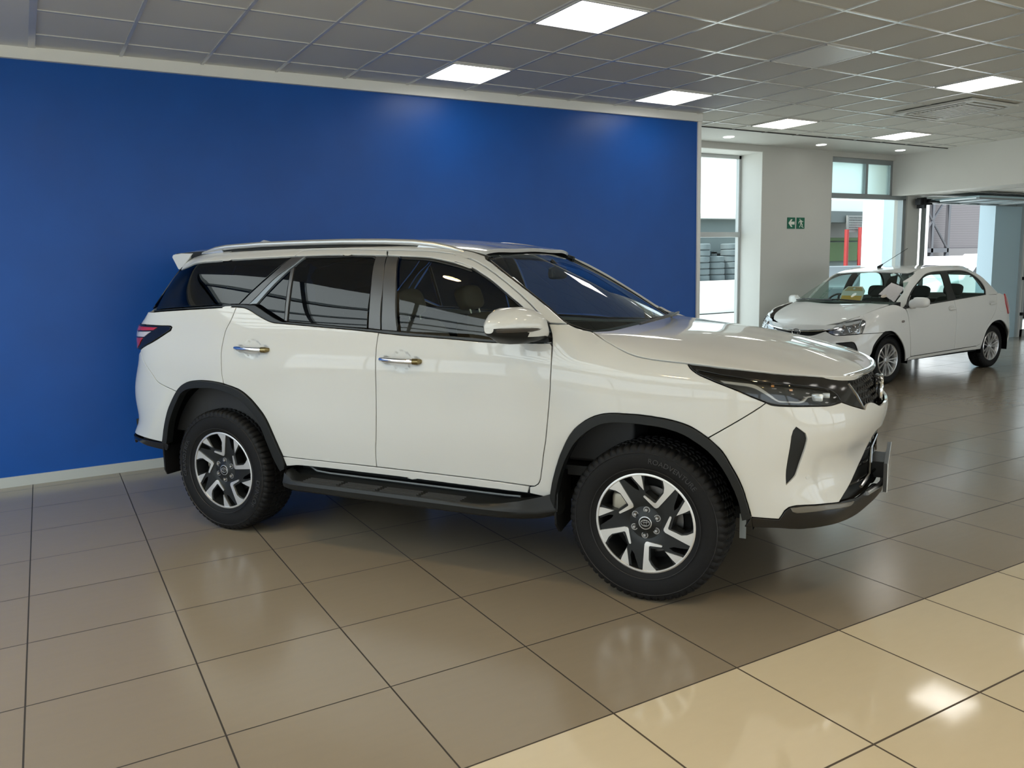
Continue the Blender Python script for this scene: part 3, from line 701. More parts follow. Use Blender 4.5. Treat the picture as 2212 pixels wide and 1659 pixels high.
# dark cars parked outside in front of the workshop
def simple_car(name, loc, rz, col, label, L=4.2, W=1.7, H=1.45):
    t = empty(name, loc, rz); tag(t, label, 'car', 'cars parked in the yard')
    mm = mat(name+'_body', col, .25, coat=1)
    prof = [(-L/2,.35),(-L/2+.05,.85),(-L/2+.35,.95),(-L/2+.95,H),(.35,H),(1.05,.98),(L/2-.1,.82),(L/2,.55),(L/2,.3)]
    b = MB(); b.prism(prof,-W/2,W/2); b.obj('body', mm, t, bevel=.06, seg=3)
    b = MB(); b.prism([(-L/2+.55,.97),(-L/2+1.02,H-.07),(.30,H-.07),(.92,.98)],-W/2-.005,W/2+.005); b.obj('side_window', GLOSSB, t)
    for x in (-1.3,1.3):
        for y in (-W/2+.09,W/2-.09):
            b = MB(); b.lathe([(-.1,.02),(-.1,.30),(.1,.30),(.1,.02)],20,M=Matrix.Translation((x,y,.30))); b.obj('wheel', RUBBER, t, True)
simple_car('parked_car', (26.2,17.0,-.03), 0, (.03,.04,.05), 'dark parked car seen through the far window below the notice board')
simple_car('parked_car', (21.2,15.8,-.03), .2, (.5,.52,.54), 'pale silver car parked in front of the workshop, low in the far window')
# gate and wall behind the opening
PK = mat('corrugated_wall', (.36,.33,.33), .7)
tx = PK.node_tree; wv = tx.nodes.new('ShaderNodeTexWave'); wv.bands_direction = 'Z'; wv.inputs['Scale'].default_value = 6; wv.inputs['Distortion'].default_value = .6
tc = tx.nodes.new('ShaderNodeTexCoord'); tx.links.new(tc.outputs['Object'], wv.inputs[0]); rp = tx.nodes.new('ShaderNodeValToRGB'); rp.color_ramp.elements[0].color=(.12,.105,.11,1); rp.color_ramp.elements[1].color=(.19,.17,.175,1)
tx.links.new(wv.outputs[0], rp.inputs[0]); tx.links.new(rp.outputs[0], tx.nodes['Principled BSDF'].inputs['Base Color'])
t = empty('yard_wall', (23.0,14.6,0)); tag(t,'grey corrugated yard wall with smooth lower panels behind the opening','wall')
b = MB(); b.box(-2.3,8,0,.2,1.85,4.2); b.obj('corrugated_cladding', PK, t)
b = MB(); b.box(-2.3,8,-.05,.2,0,1.85); b.obj('lower_panel', mat('lower_panel',(.19,.175,.175),.7), t)
t = empty('steel_gate', (22.42,14.3,0)); tag(t,'grey steel gate frame with crossed diagonal braces','gate')
SG = mat('gate_steel', (.10,.10,.11), .5, .2); b = MB()
for x in (-.80,.0,.78): b.box(x-.05,x+.05,-.05,.05,0,3.6)
for z in (.1,1.80,3.5): b.box(-.8,.8,-.05,.05,z-.06,z+.06)
b.obj('frame', SG, t)
for (p,q_) in (((-.78,1.86),(.76,3.44)),((-.78,3.44),(.76,1.86)),((-.78,.16),(.0,1.74)),((-.78,1.74),(-.0,.16)),((.76,1.74),(.02,.16)),((.76,.16),(.0,1.74))):
    b = MB(); b.tube([(p[0],-.02,p[1]),(q_[0],-.02,q_[1])],.035,6); b.obj('brace', SG, t)
t = empty('gate_column', (21.35,13.9,0)); tag(t,'round white column left of the steel gate','column'); b = MB(); b.tube([(0,0,0),(0,0,4.2)],.16,20); b.obj('shaft', OW, t, True)
# white pick-up outside
t = empty('pickup_truck', (20.6,12.2,-.03), math.pi); tag(t,'white double cab pickup with a sports bar parked outside the opening','pickup truck')
PW = mat('pickup_white', (.85,.86,.86), .3, coat=1)
b = MB(); b.prism([(-2.5,.5),(-2.5,1.08),(-.75,1.10),(-.35,1.58),(-.1,1.66),(.75,1.66),(1.02,1.58),(1.5,1.12),(2.4,1.0),(2.55,.8),(2.55,.45)],-.88,.88); b.obj('body', PW, t, bevel=.05, seg=3)
b = MB(); b.prism([(-.55,1.14),(-.25,1.52),(.80,1.54),(1.25,1.14)],-.885,.885); b.obj('side_window', GLOSSB, t)
b = MB(); b.tube([(-.78,-.8,1.10),(-.95,-.74,1.5),(-1.0,-.6,1.66),(-1.0,.6,1.66),(-.95,.74,1.5),(-.78,.8,1.10)],.04,8); b.tube([(-1.0,-.68,1.62),(-1.5,-.8,1.1)],.035,8); b.tube([(-1.0,.68,1.62),(-1.5,.8,1.1)],.035,8); b.obj('sports_bar', PW, t, True)
for x in (-1.5,1.6):
    for y in (-.8,.8):
        b = MB(); b.lathe([(-.12,.02),(-.12,.38),(.12,.38),(.12,.02)],20,M=Matrix.Translation((x,y,.38))); b.obj('wheel', RUBBER, t, True)
BK = {'SUV':{
 'front_door':('S',"-1488 1270 -1465 1268 -1443 1266 -1420 1265 -1397 1263 -1371 1261 -1341 1259 -1320 1258 -1297 1257 -1273 1256 -1247 1255 -1221 1254 -1194 1253 -1167 1252 -1141 1251 -1115 1249 -1089 1248 -1062 1247 -1033 1245 -1005 1244 -977 1242 -949 1240 -922 1239 -896 1237 -872 1236 -850 1235 -818 1234 -791 1233 -766 1233 -742 1233 -717 1233 -691 1233 -666 1233 -641 1233 -617 1234 -592 1234 -568 1234 -545 1235 -521 1235 -498 1236 -474 1236 -464 1221 -460 1153 -460 1128 -460 1103 -461 1079 -462 1056 -463 1029 -465 1004 -468 974 -471 951 -473 925 -477 896 -480 866 -484 837 -487 809 -490 785 -494 757 -498 733 -503 711 -507 690 -511 668 -515 644 -519 619 -524 595 -528 574 -531 557 -538 539 -546 527 -566 513 -580 512 -595 512 -621 513 -646 513 -670 514 -695 515 -719 515 -744 516 -771 517 -799 517 -830 518 -863 518 -886 518 -911 519 -937 519 -965 519 -994 520 -1024 520 -1055 520 -1086 520 -1117 521 -1147 521 -1178 521 -1207 521 -1235 521 -1262 522 -1287 522 -1310 522 -1331 522 -1363 522 -1391 522 -1417 523 -1441 523 -1465 523 -1488 523 -1511 523 -1536 523 -1536 545 -1536 566 -1536 588 -1534 610 -1532 633 -1529 654 -1525 678 -1522 707 -1520 728 -1518 752 -1516 779 -1514 808 -1512 836 -1511 865 -1509 892 -1508 917 -1506 948 -1504 978 -1503 1007 -1502 1034 -1501 1060 -1500 1083 -1500 1116 -1500 1144 -1500 1169 -1500 1191 -1498 1222 -1495 1245"),
 'rear_door':('S',"-2552 1407 -2526 1405 -2500 1403 -2477 1399 -2451 1391 -2428 1382 -2402 1370 -2376 1359 -2351 1349 -2326 1339 -2303 1331 -2283 1325 -2265 1320 -2242 1316 -2221 1314 -2198 1313 -2173 1312 -2143 1310 -2123 1309 -2100 1308 -2075 1307 -2048 1305 -2020 1303 -1991 1302 -1962 1300 -1934 1298 -1908 1297 -1883 1295 -1854 1294 -1826 1292 -1799 1291 -1772 1289 -1746 1288 -1721 1286 -1696 1285 -1671 1284 -1644 1282 -1618 1280 -1592 1278 -1567 1276 -1542 1275 -1517 1273 -1492 1271 -1495 1245 -1498 1220 -1500 1191 -1500 1169 -1500 1144 -1500 1116 -1500 1083 -1501 1060 -1502 1034 -1503 1007 -1504 978 -1506 948 -1508 917 -1509 892 -1511 865 -1512 836 -1514 808 -1516 779 -1518 752 -1520 728 -1522 707 -1525 678 -1529 654 -1532 633 -1534 610 -1536 588 -1536 566 -1536 545 -1536 523 -1564 523 -1592 523 -1620 523 -1649 523 -1677 523 -1706 523 -1734 522 -1763 522 -1790 522 -1818 522 -1845 522 -1871 522 -1897 522 -1921 522 -1952 522 -1980 522 -2008 522 -2035 522 -2061 523 -2087 523 -2112 523 -2138 523 -2163 523 -2189 524 -2215 524 -2216 530 -2226 553 -2236 576 -2245 599 -2255 622 -2264 644 -2275 671 -2286 697 -2297 722 -2309 745 -2322 765 -2336 784 -2351 800 -2367 817 -2383 833 -2399 848 -2416 863 -2434 876 -2452 889 -2470 900 -2490 910 -2512 919 -2533 925 -2555 931 -2579 936 -2603 941 -2626 946 -2630 964 -2633 981 -2636 1002 -2637 1028 -2637 1057 -2637 1086 -2638 1113 -2639 1140 -2637 1168 -2634 1191 -2630 1216 -2625 1239 -2621 1256 -2612 1278 -2603 1293 -2591 1312 -2581 1330 -2571 1352 -2564 1372 -2558 1390"),
 'sill_panel':('S',"-2217 523 -2191 523 -2165 523 -2139 523 -2113 522 -2088 522 -2062 522 -2035 522 -2008 522 -1981 522 -1952 522 -1921 522 -1897 522 -1871 522 -1845 522 -1818 522 -1790 522 -1762 522 -1734 522 -1706 522 -1677 522 -1649 522 -1620 522 -1592 522 -1564 522 -1536 522 -1331 521 -1304 521 -1275 521 -1246 521 -1217 520 -1188 520 -1158 520 -1129 520 -1099 520 -1070 519 -1042 519 -1014 519 -986 519 -960 518 -934 518 -909 518 -886 518 -863 517 -830 517 -800 516 -772 516 -745 515 -720 514 -696 513 -672 513 -648 512 -623 511 -597 510 -606 472 -631 472 -654 472 -678 472 -704 472 -735 472 -756 472 -779 473 -803 473 -829 473 -856 473 -885 473 -914 474 -943 474 -973 474 -1003 474 -1029 475 -1055 475 -1082 475 -1109 476 -1137 476 -1166 477 -1194 477 -1223 477 -1251 478 -1280 478 -1308 479 -1336 479 -1276 479 -1303 479 -1329 479 -1356 479 -1383 480 -1410 480 -1437 480 -1464 480 -1490 480 -1517 480 -1543 480 -1569 480 -1594 480 -1621 480 -1649 480 -1676 480 -1703 481 -1730 481 -1756 481 -1782 481 -1807 481 -1832 481 -1856 481 -1879 481 -1909 481 -1939 480 -1967 480 -1994 480 -2020 480 -2044 479 -2067 479 -2088 478 -2120 476 -2147 472 -2172 468 -2198 465"),
 'front_fender':('S',"-494 1328 -472 1327 -450 1325 -430 1325 -411 1325 -392 1316 -374 1307 -358 1301 -341 1295 -321 1291 -301 1287 -296 1284 -273 1274 -251 1264 -229 1254 -209 1245 -190 1237 -171 1228 -152 1220 -134 1212 -116 1204 -89 1194 -63 1186 -39 1180 -12 1175 10 1172 37 1168 67 1165 88 1163 112 1161 136 1159 161 1157 185 1155 194 1152 210 1136 221 1128 236 1119 256 1109 282 1099 304 1091 327 1082 351 1074 374 1066 397 1058 419 1050 442 1041 465 1032 488 1022 511 1014 534 1005 557 996 530 977 303 831 280 846 257 861 231 875 211 883 189 890 165 896 140 901 118 905 94 908 70 910 46 913 23 914 -2 916 -27 917 -50 917 -73 917 -96 917 -119 917 -141 916 -162 914 -187 910 -210 904 -233 896 -256 885 -279 872 -300 857 -319 842 -337 825 -354 804 -367 785 -380 763 -392 739 -404 714 -414 693 -423 671 -431 648 -440 625 -447 603 -456 575 -464 547 -470 521 -475 500 -479 478 -481 459 -598 472 -595 507 -566 513 -546 527 -538 539 -531 557 -528 574 -524 595 -519 619 -515 644 -511 668 -507 690 -503 711 -498 733 -494 757 -490 785 -487 809 -484 837 -480 866 -477 896 -473 925 -471 951 -468 974 -465 1004 -463 1029 -462 1056 -461 1080 -460 1105 -460 1129 -460 1153 -460 1182 -461 1209 -463 1232 -466 1258 -471 1280 -482 1304"),
 'front_bumper':('S',"557 996 579 987 595 984 615 982 633 981 654 980 679 979 704 978 733 977 762 976 789 975 814 973 838 972 861 970 881 969 910 969 935 970 955 972 975 973 995 975 1014 969 1033 963 1052 957 1076 950 1099 944 1126 937 1153 930 1182 923 1209 916 1225 927 1244 936 1262 939 1284 940 1304 939 1330 934 1354 927 1377 919 1400 911 1430 905 1670 900 1670 775 1494 785 1471 784 1448 783 1426 781 1409 779 1389 761 1383 737 1375 710 1366 694 1353 679 1338 665 1319 651 1297 639 1272 626 1250 616 1226 606 1199 596 1171 585 1150 578 1126 570 1102 562 1078 554 1056 547 1038 541 1017 533 1001 527 984 520 986 517 960 518 932 520 904 522 876 524 849 526 823 528 799 529 778 530 750 531 724 531 701 531 681 528 664 524 643 509 631 489 618 469 491 475 493 472 488 495 482 518 476 542 470 562 465 584 458 605 450 625 441 645 431 665 420 684 409 702 395 727 381 751 365 774 351 789 335 803 319 817 303 831 530 977"),
 'headlamp':('S',"190 1155 215 1153 240 1151 265 1149 290 1147 314 1144 337 1142 362 1140 385 1138 408 1137 430 1135 455 1133 478 1131 501 1129 525 1127 550 1126 574 1124 599 1122 623 1120 648 1119 673 1117 697 1115 722 1113 746 1112 775 1109 802 1107 830 1105 857 1102 885 1099 909 1097 933 1094 957 1092 981 1089 1004 1087 1028 1084 1055 1081 1082 1077 1109 1074 1136 1070 1162 1067 1136 1043 1143 1024 1151 1005 1161 985 1171 969 1184 952 1197 934 1210 917 1182 924 1154 931 1126 938 1100 945 1077 951 1053 958 1033 964 1015 970 996 976 935 970 910 969 881 969 861 970 838 972 814 973 789 975 762 976 733 977 704 978 679 979 654 980 633 981 615 982 595 984 579 987 557 996 534 1005 511 1014 488 1022 465 1032 442 1041 419 1050 397 1058 374 1066 351 1074 327 1082 304 1091 282 1099 256 1109 236 1119 221 1128 210 1136 194 1152"),
 'headlamp_lens':('S',"239 1131 266 1126 293 1122 320 1117 345 1113 369 1110 390 1108 413 1105 438 1102 461 1099 485 1095 511 1092 537 1088 565 1084 589 1082 615 1080 641 1078 667 1075 692 1073 716 1071 743 1068 769 1065 794 1062 817 1059 838 1056 868 1052 894 1048 915 1043 940 1037 959 1029 976 1018 988 1006 996 983 993 980 975 978 956 975 937 974 912 973 883 973 863 974 840 975 816 977 790 978 763 979 734 980 705 982 680 983 656 983 635 984 615 986 596 989 577 993 557 999 535 1007 511 1016 488 1025 465 1034 442 1043 419 1052 397 1060 374 1068 351 1076 327 1084 303 1093 282 1101 260 1111 242 1121"),
 'light_strip':('S',"344 1093 368 1092 393 1090 417 1088 441 1086 466 1084 487 1082 509 1077 527 1070 544 1060 561 1049 579 1037 596 1025 609 1014 626 1005 644 1003 665 1001 685 1001 713 999 735 998 757 1003 774 1011 792 1019 808 1021 824 1020 821 1015 794 1012 780 1004 766 996 751 992 733 990 709 991 683 993 663 994 641 994 624 995 606 1003 584 1016 559 1032 537 1044 517 1055 503 1061 488 1065 467 1069 442 1071 418 1074 390 1077 364 1080"),
 'grille':('S',"1150 1075 1178 1075 1205 1075 1233 1075 1260 1075 1288 1075 1315 1075 1343 1075 1371 1075 1400 1075 1426 1075 1453 1074 1480 1074 1507 1073 1534 1073 1561 1072 1588 1072 1616 1071 1643 1071 1670 1070 1670 915 1440 915 1401 912 1378 920 1355 928 1331 935 1305 941 1285 941 1263 940 1245 937 1228 929 1214 919 1163 987 1138 1045"),
 'vent':('S',"688 887 711 871 731 857 742 834 743 822 743 806 743 787 742 765 741 743 738 721 735 699 731 682 725 668 715 658 696 644 674 630 674 654 673 671 672 694 672 719 671 744 670 766 669 798 668 825 668 847 675 873"),
 'skirt':('S',"491 475 618 469 631 489 643 509 664 524 681 528 701 531 724 531 750 531 778 530 799 529 823 528 849 526 876 524 904 522 932 520 960 518 986 517 984 520 1008 519 1031 518 1059 517 1084 515 1112 512 1141 510 1170 509 1193 511 1217 513 1241 516 1264 519 1287 521 1315 523 1342 524 1368 526 1395 527 1500 500 1670 490 1670 440 1550 445 1508 458 1481 455 1454 453 1426 450 1398 448 1370 445 1343 443 1317 441 1292 439 1270 437 1250 435 1223 432 1202 430 1182 428 1160 426 1133 425 1112 424 1086 424 1058 423 1027 423 996 423 963 422 931 422 901 422 873 422 848 421 827 421 796 420 771 420 747 419 721 419 698 421 674 422 649 425 624 427 599 428 573 428 546 428 519 428 492 428 464 427"),
 'skirt_insert':('S',"669 524 695 525 719 527 746 528 777 527 796 526 818 525 842 523 868 521 895 519 924 517 953 514 982 512 1012 510 1041 507 1070 505 1097 503 1078 494 1054 489 1036 489 1013 490 987 492 959 493 930 496 901 497 874 499 849 500 821 501 795 501 770 501 746 501 722 500 698 500 677 506"),
 'lower_grille':('S',"1670 770 1498 784 1475 782 1451 781 1429 780 1412 778 1391 760 1385 736 1377 709 1367 693 1354 678 1338 664 1319 650 1297 638 1271 625 1249 615 1225 605 1199 596 1171 585 1150 578 1126 570 1102 562 1078 554 1056 547 1038 541 1017 533 1001 527 984 520 1059 517 1087 515 1114 512 1142 510 1170 509 1193 511 1217 513 1241 516 1264 519 1287 521 1315 523 1342 524 1368 526 1395 527 1500 500 1670 490"),
 'quarter_panel':('S',"-3258 1373 -3233 1375 -3208 1376 -3184 1378 -3160 1379 -3135 1381 -3110 1382 -3084 1384 -3057 1385 -3027 1387 -2995 1388 -2971 1390 -2945 1391 -2916 1392 -2885 1393 -2853 1395 -2821 1396 -2788 1398 -2756 1399 -2725 1400 -2695 1402 -2668 1403 -2644 1404 -2622 1405 -2605 1405 -2591 1406 -2598 1406 -2643 1405 -2668 1404 -2657 1404 -2635 1404 -2608 1405 -2578 1406 -2552 1407 -2564 1372 -2572 1352 -2581 1330 -2591 1312 -2603 1293 -2612 1278 -2621 1256 -2625 1239 -2630 1216 -2634 1191 -2637 1168 -2639 1140 -2638 1113 -2637 1086 -2637 1057 -2637 1028 -2636 1002 -2633 981 -2630 964 -2626 946 -2649 949 -2671 952 -2694 954 -2717 956 -2742 957 -2767 958 -2791 958 -2813 958 -2838 956 -2859 954 -2880 952 -2901 949 -2923 945 -2943 940 -2964 932 -2983 923 -3000 912 -3020 895 -3038 877 -3042 876 -3065 882 -3088 889 -3110 895 -3132 901 -3151 907 -3176 915 -3197 923 -3215 933 -3231 948 -3245 966 -3262 985 -3279 999 -3298 1015 -3318 1030 -3340 1047 -3358 1060 -3378 1074 -3399 1088 -3419 1103 -3440 1117 -3430 1129 -3403 1137 -3376 1145 -3349 1152 -3322 1160 -3296 1168 -3270 1176 -3245 1185 -3222 1195 -3199 1205 -3178 1216 -3156 1227 -3135 1238 -3114 1249 -3092 1260 -3083 1279 -3095 1287 -3117 1288 -3139 1288 -3161 1288 -3184 1288 -3210 1289 -3235 1289 -3261 1290 -3289 1290 -3317 1291 -3345 1291 -3373 1292 -3620 1285 -3600 1375"),
 'rear_bumper':('S',"-3440 1117 -3419 1103 -3399 1088 -3378 1074 -3358 1060 -3340 1047 -3318 1030 -3298 1015 -3279 999 -3262 985 -3245 966 -3231 948 -3215 933 -3197 923 -3176 915 -3151 907 -3132 901 -3110 895 -3088 889 -3065 882 -3042 876 -3082 825 -3099 802 -3115 780 -3130 756 -3140 738 -3150 718 -3160 698 -3169 678 -3179 658 -3188 638 -3198 618 -3206 599 -3217 575 -3227 553 -3238 531 -3471 543 -3620 545 -3647 544 -3674 543 -3701 542 -3728 541 -3756 540 -3783 539 -3810 538 -3838 538 -3865 537 -3892 536 -3919 535 -3946 534 -3972 533 -3999 532 -4025 532 -4050 531 -4075 530 -4100 530 -4129 530 -4157 529 -4185 529 -4212 529 -4239 529 -4266 529 -4292 529 -4318 529 -4344 529 -4370 529 -4395 530 -4421 530 -4447 530 -4473 530 -4500 530 -4500 950 -4472 950 -4444 950 -4415 950 -4386 950 -4357 949 -4327 949 -4298 949 -4269 949 -4240 949 -4211 949 -4183 949 -4155 949 -4127 949 -4100 949 -4074 949 -4049 949 -4024 950 -4000 950 -3968 951 -3936 951 -3905 951 -3874 952 -3845 952 -3816 953 -3789 954 -3763 955 -3739 957 -3716 959 -3695 962 -3677 965 -3660 970 -3636 984 -3622 1005 -3615 1030 -3609 1056 -3600 1080"),
 'tail_lamp':('S',"-3373 1292 -3345 1291 -3317 1291 -3289 1290 -3261 1290 -3235 1289 -3210 1289 -3184 1288 -3161 1288 -3139 1288 -3117 1288 -3095 1287 -3083 1279 -3092 1260 -3114 1249 -3135 1238 -3156 1227 -3178 1216 -3199 1205 -3222 1195 -3245 1185 -3270 1176 -3296 1168 -3322 1160 -3349 1152 -3376 1145 -3403 1137 -3430 1129 -3620 1120 -3780 1150 -3800 1285 -3600 1295"),
 'tailgate':('S',"-3620 1290 -3600 1370 -3750 1400 -4500 1400 -4500 960 -3900 960 -3810 1150 -3790 1290"),
 'rear_reflector_red':('S',"-3579 1272 -3550 1272 -3520 1274 -3488 1275 -3455 1276 -3423 1277 -3390 1279 -3358 1280 -3327 1281 -3297 1282 -3270 1283 -3245 1283 -3223 1284 -3204 1284 -3189 1283 -3189 1271 -3213 1258 -3229 1257 -3249 1256 -3271 1255 -3297 1255 -3324 1254 -3353 1253 -3383 1253 -3414 1252 -3445 1252 -3476 1251 -3507 1251 -3536 1250 -3564 1250"),
 'rear_lower_lip':('S',"-3532 530 -3240 530 -3212 529 -3194 523 -3198 502 -3210 477 -3394 486 -3537 507 -3620 470 -4500 450 -4500 530 -3700 530"),
 'arch_trim_rear':('S',"-3238 531 -3227 553 -3217 575 -3206 599 -3198 618 -3188 638 -3179 658 -3169 678 -3160 698 -3150 718 -3140 738 -3130 756 -3115 780 -3098 803 -3082 825 -3067 844 -3052 862 -3038 877 -3020 896 -3000 912 -2983 923 -2964 932 -2943 940 -2923 945 -2901 949 -2880 952 -2859 954 -2838 956 -2813 958 -2791 958 -2767 958 -2742 957 -2717 956 -2695 955 -2673 953 -2650 950 -2626 946 -2604 942 -2580 937 -2556 932 -2533 925 -2512 919 -2490 910 -2470 900 -2452 889 -2434 876 -2416 863 -2399 848 -2383 833 -2367 817 -2351 800 -2336 784 -2322 765 -2309 745 -2297 722 -2286 697 -2275 671 -2264 644 -2254 621 -2244 597 -2233 573 -2224 550 -2216 530 -2210 507 -2206 487 -2202 467 -2205 450 -2242 433 -2254 456 -2267 480 -2279 507 -2287 527 -2295 548 -2304 571 -2312 594 -2320 616 -2328 639 -2336 662 -2345 684 -2353 706 -2362 725 -2378 750 -2395 771 -2413 791 -2429 807 -2446 822 -2464 836 -2482 848 -2503 861 -2525 872 -2553 882 -2576 889 -2602 896 -2629 902 -2657 907 -2683 911 -2708 913 -2733 914 -2757 913 -2780 912 -2802 911 -2833 910 -2860 908 -2884 906 -2908 902 -2929 897 -2949 891 -2973 880 -2996 865 -3011 848 -3027 827 -3043 806 -3058 786 -3072 765 -3086 744 -3099 723 -3112 701 -3125 678 -3136 654 -3147 628 -3158 603 -3166 583 -3175 564 -3184 545 -3193 526"),
 'arch_trim_front':('S',"-481 459 -479 478 -475 500 -470 521 -464 547 -456 575 -447 603 -440 625 -431 648 -423 671 -414 693 -404 714 -392 739 -380 763 -367 785 -354 804 -337 825 -319 842 -300 857 -279 872 -256 885 -233 896 -210 904 -187 910 -162 914 -141 916 -119 917 -96 917 -73 917 -50 917 -27 917 -2 916 23 914 46 913 70 910 94 908 118 905 140 901 165 896 189 890 211 883 231 875 257 862 281 847 303 831 320 818 336 804 351 789 365 774 381 751 395 727 409 702 420 684 431 665 441 645 450 625 458 605 465 584 470 562 476 542 482 518 488 495 493 472 453 460 449 482 445 506 441 528 436 549 428 573 420 595 409 618 400 638 389 659 377 680 365 700 349 722 333 743 316 761 301 775 285 787 268 799 247 812 224 826 200 838 181 845 160 852 139 857 117 862 95 866 71 869 47 871 23 872 -1 874 -25 875 -49 875 -73 875 -97 875 -120 874 -142 872 -162 869 -185 864 -204 857 -223 848 -242 837 -262 824 -280 810 -299 794 -317 776 -334 756 -346 739 -357 721 -368 701 -379 681 -389 661 -398 639 -407 618 -415 596 -423 573 -430 550 -436 527 -442 504 -447 481 -450 458 -453 434 -457 411"),
 'quarter_glass':('G',"-3439 1633 -3415 1636 -3390 1639 -3366 1643 -3342 1646 -3320 1649 -3300 1652 -3276 1657 -3257 1662 -3239 1667 -3216 1671 -3195 1673 -3172 1675 -3147 1676 -3119 1677 -3088 1678 -3066 1679 -3040 1680 -3012 1680 -2981 1681 -2950 1681 -2919 1682 -2889 1682 -2861 1683 -2835 1683 -2813 1684 -2780 1685 -2748 1686 -2720 1687 -2699 1687 -2688 1688 -2711 1687 -2757 1686 -2765 1686 -2752 1686 -2733 1687 -2710 1687 -2682 1688 -2652 1689 -2621 1690 -2588 1691 -2556 1691 -2525 1692 -2497 1693 -2470 1693 -2444 1694 -2417 1694 -2391 1695 -2364 1695 -2338 1695 -2311 1696 -2285 1696 -2258 1696 -2232 1697 -2254 1677 -2275 1660 -2296 1643 -2317 1626 -2338 1609 -2358 1592 -2377 1576 -2397 1561 -2416 1545 -2434 1530 -2452 1515 -2469 1501 -2488 1484 -2505 1469 -2521 1454 -2538 1438 -2554 1423 -2610 1422 -2635 1421 -2661 1420 -2686 1419 -2711 1418 -2736 1417 -2762 1416 -2787 1415 -2813 1414 -2839 1413 -2866 1411 -2894 1410 -2920 1409 -2948 1408 -2978 1407 -3008 1405 -3038 1404 -3068 1402 -3098 1401 -3126 1400 -3153 1398 -3179 1397 -3202 1396 -3223 1395 -3253 1393 -3280 1391 -3304 1389 -3327 1387 -3351 1384 -3363 1407 -3375 1429 -3386 1452 -3398 1473 -3410 1492 -3428 1514 -3448 1533 -3464 1551 -3473 1569 -3469 1591 -3454 1612"),
 'pillar_rear':('G',"-2226 1698 -2130 1698 -2146 1684 -2161 1670 -2181 1654 -2198 1643 -2217 1631 -2239 1618 -2262 1604 -2284 1590 -2305 1574 -2325 1558 -2344 1540 -2364 1521 -2382 1503 -2399 1486 -2414 1471 -2436 1452 -2453 1436 -2471 1420 -2549 1421 -2533 1437 -2516 1452 -2500 1467 -2483 1483 -2464 1499 -2447 1513 -2429 1528 -2411 1543 -2392 1558 -2372 1574 -2352 1591 -2332 1608 -2311 1625 -2290 1644 -2269 1662 -2248 1680"),
 'window_trim_strip':('G',"-2129 1697 -2109 1695 -2131 1676 -2153 1657 -2171 1642 -2185 1632 -2200 1622 -2215 1609 -2235 1592 -2256 1573 -2277 1554 -2294 1539 -2313 1520 -2328 1505 -2345 1488 -2359 1472 -2374 1456 -2390 1438 -2406 1422 -2471 1419 -2453 1435 -2435 1450 -2414 1469 -2399 1484 -2382 1501 -2363 1519 -2344 1538 -2324 1556 -2304 1573 -2284 1588 -2261 1603 -2239 1617 -2217 1630 -2197 1642 -2180 1653 -2160 1669 -2145 1683"),
 'vent_window':('G',"-2196 1619 -2217 1599 -2239 1578 -2262 1557 -2284 1537 -2304 1517 -2323 1500 -2339 1484 -2357 1467 -2372 1452 -2385 1438 -2399 1423 -2380 1415 -2362 1408 -2342 1399 -2318 1389 -2298 1381 -2275 1371 -2250 1360 -2224 1349 -2198 1338 -2173 1327 -2173 1350 -2176 1373 -2179 1396 -2182 1420 -2184 1443 -2186 1467 -2188 1491 -2190 1516 -2191 1540 -2192 1565 -2194 1590 -2195 1615"),
 'window_divider':('G',"-2200 1621 -2171 1642 -2169 1616 -2167 1590 -2165 1563 -2164 1537 -2162 1511 -2160 1487 -2158 1463 -2156 1433 -2154 1405 -2151 1378 -2149 1351 -2147 1324 -2172 1326 -2174 1349 -2176 1372 -2179 1395 -2181 1419 -2183 1442 -2186 1467 -2188 1492 -2190 1517 -2193 1543 -2195 1569 -2197 1595"),
 'rear_door_glass':('G',"-2170 1640 -2156 1655 -2142 1668 -2129 1679 -2116 1688 -2089 1688 -2061 1688 -2033 1688 -2005 1688 -1976 1687 -1948 1687 -1919 1687 -1892 1687 -1866 1687 -1841 1687 -1817 1686 -1795 1686 -1775 1686 -1746 1685 -1720 1684 -1696 1683 -1674 1682 -1652 1681 -1629 1679 -1609 1670 -1605 1645 -1601 1620 -1597 1594 -1594 1569 -1591 1543 -1589 1517 -1588 1490 -1588 1463 -1588 1436 -1587 1410 -1585 1386 -1583 1362 -1581 1339 -1579 1316 -1577 1292 -1603 1294 -1628 1295 -1653 1296 -1679 1297 -1708 1298 -1741 1300 -1761 1301 -1783 1302 -1806 1304 -1831 1305 -1858 1307 -1885 1308 -1913 1310 -1942 1312 -1971 1314 -2001 1315 -2030 1317 -2059 1319 -2088 1321 -2116 1322 -2144 1324 -2146 1351 -2149 1378 -2151 1405 -2154 1433 -2156 1463 -2158 1487 -2160 1511 -2162 1536 -2164 1562 -2166 1589 -2168 1615"),
 'b_pillar_rear':('G',"-1610 1687 -1538 1685 -1533 1661 -1527 1637 -1521 1613 -1516 1589 -1512 1565 -1508 1542 -1505 1516 -1503 1491 -1502 1467 -1501 1442 -1499 1417 -1496 1391 -1493 1364 -1489 1338 -1485 1311 -1481 1284 -1567 1291 -1569 1314 -1571 1335 -1573 1357 -1576 1382 -1579 1410 -1581 1432 -1584 1456 -1587 1482 -1590 1510 -1593 1539 -1597 1569 -1600 1599 -1604 1629 -1607 1659"),
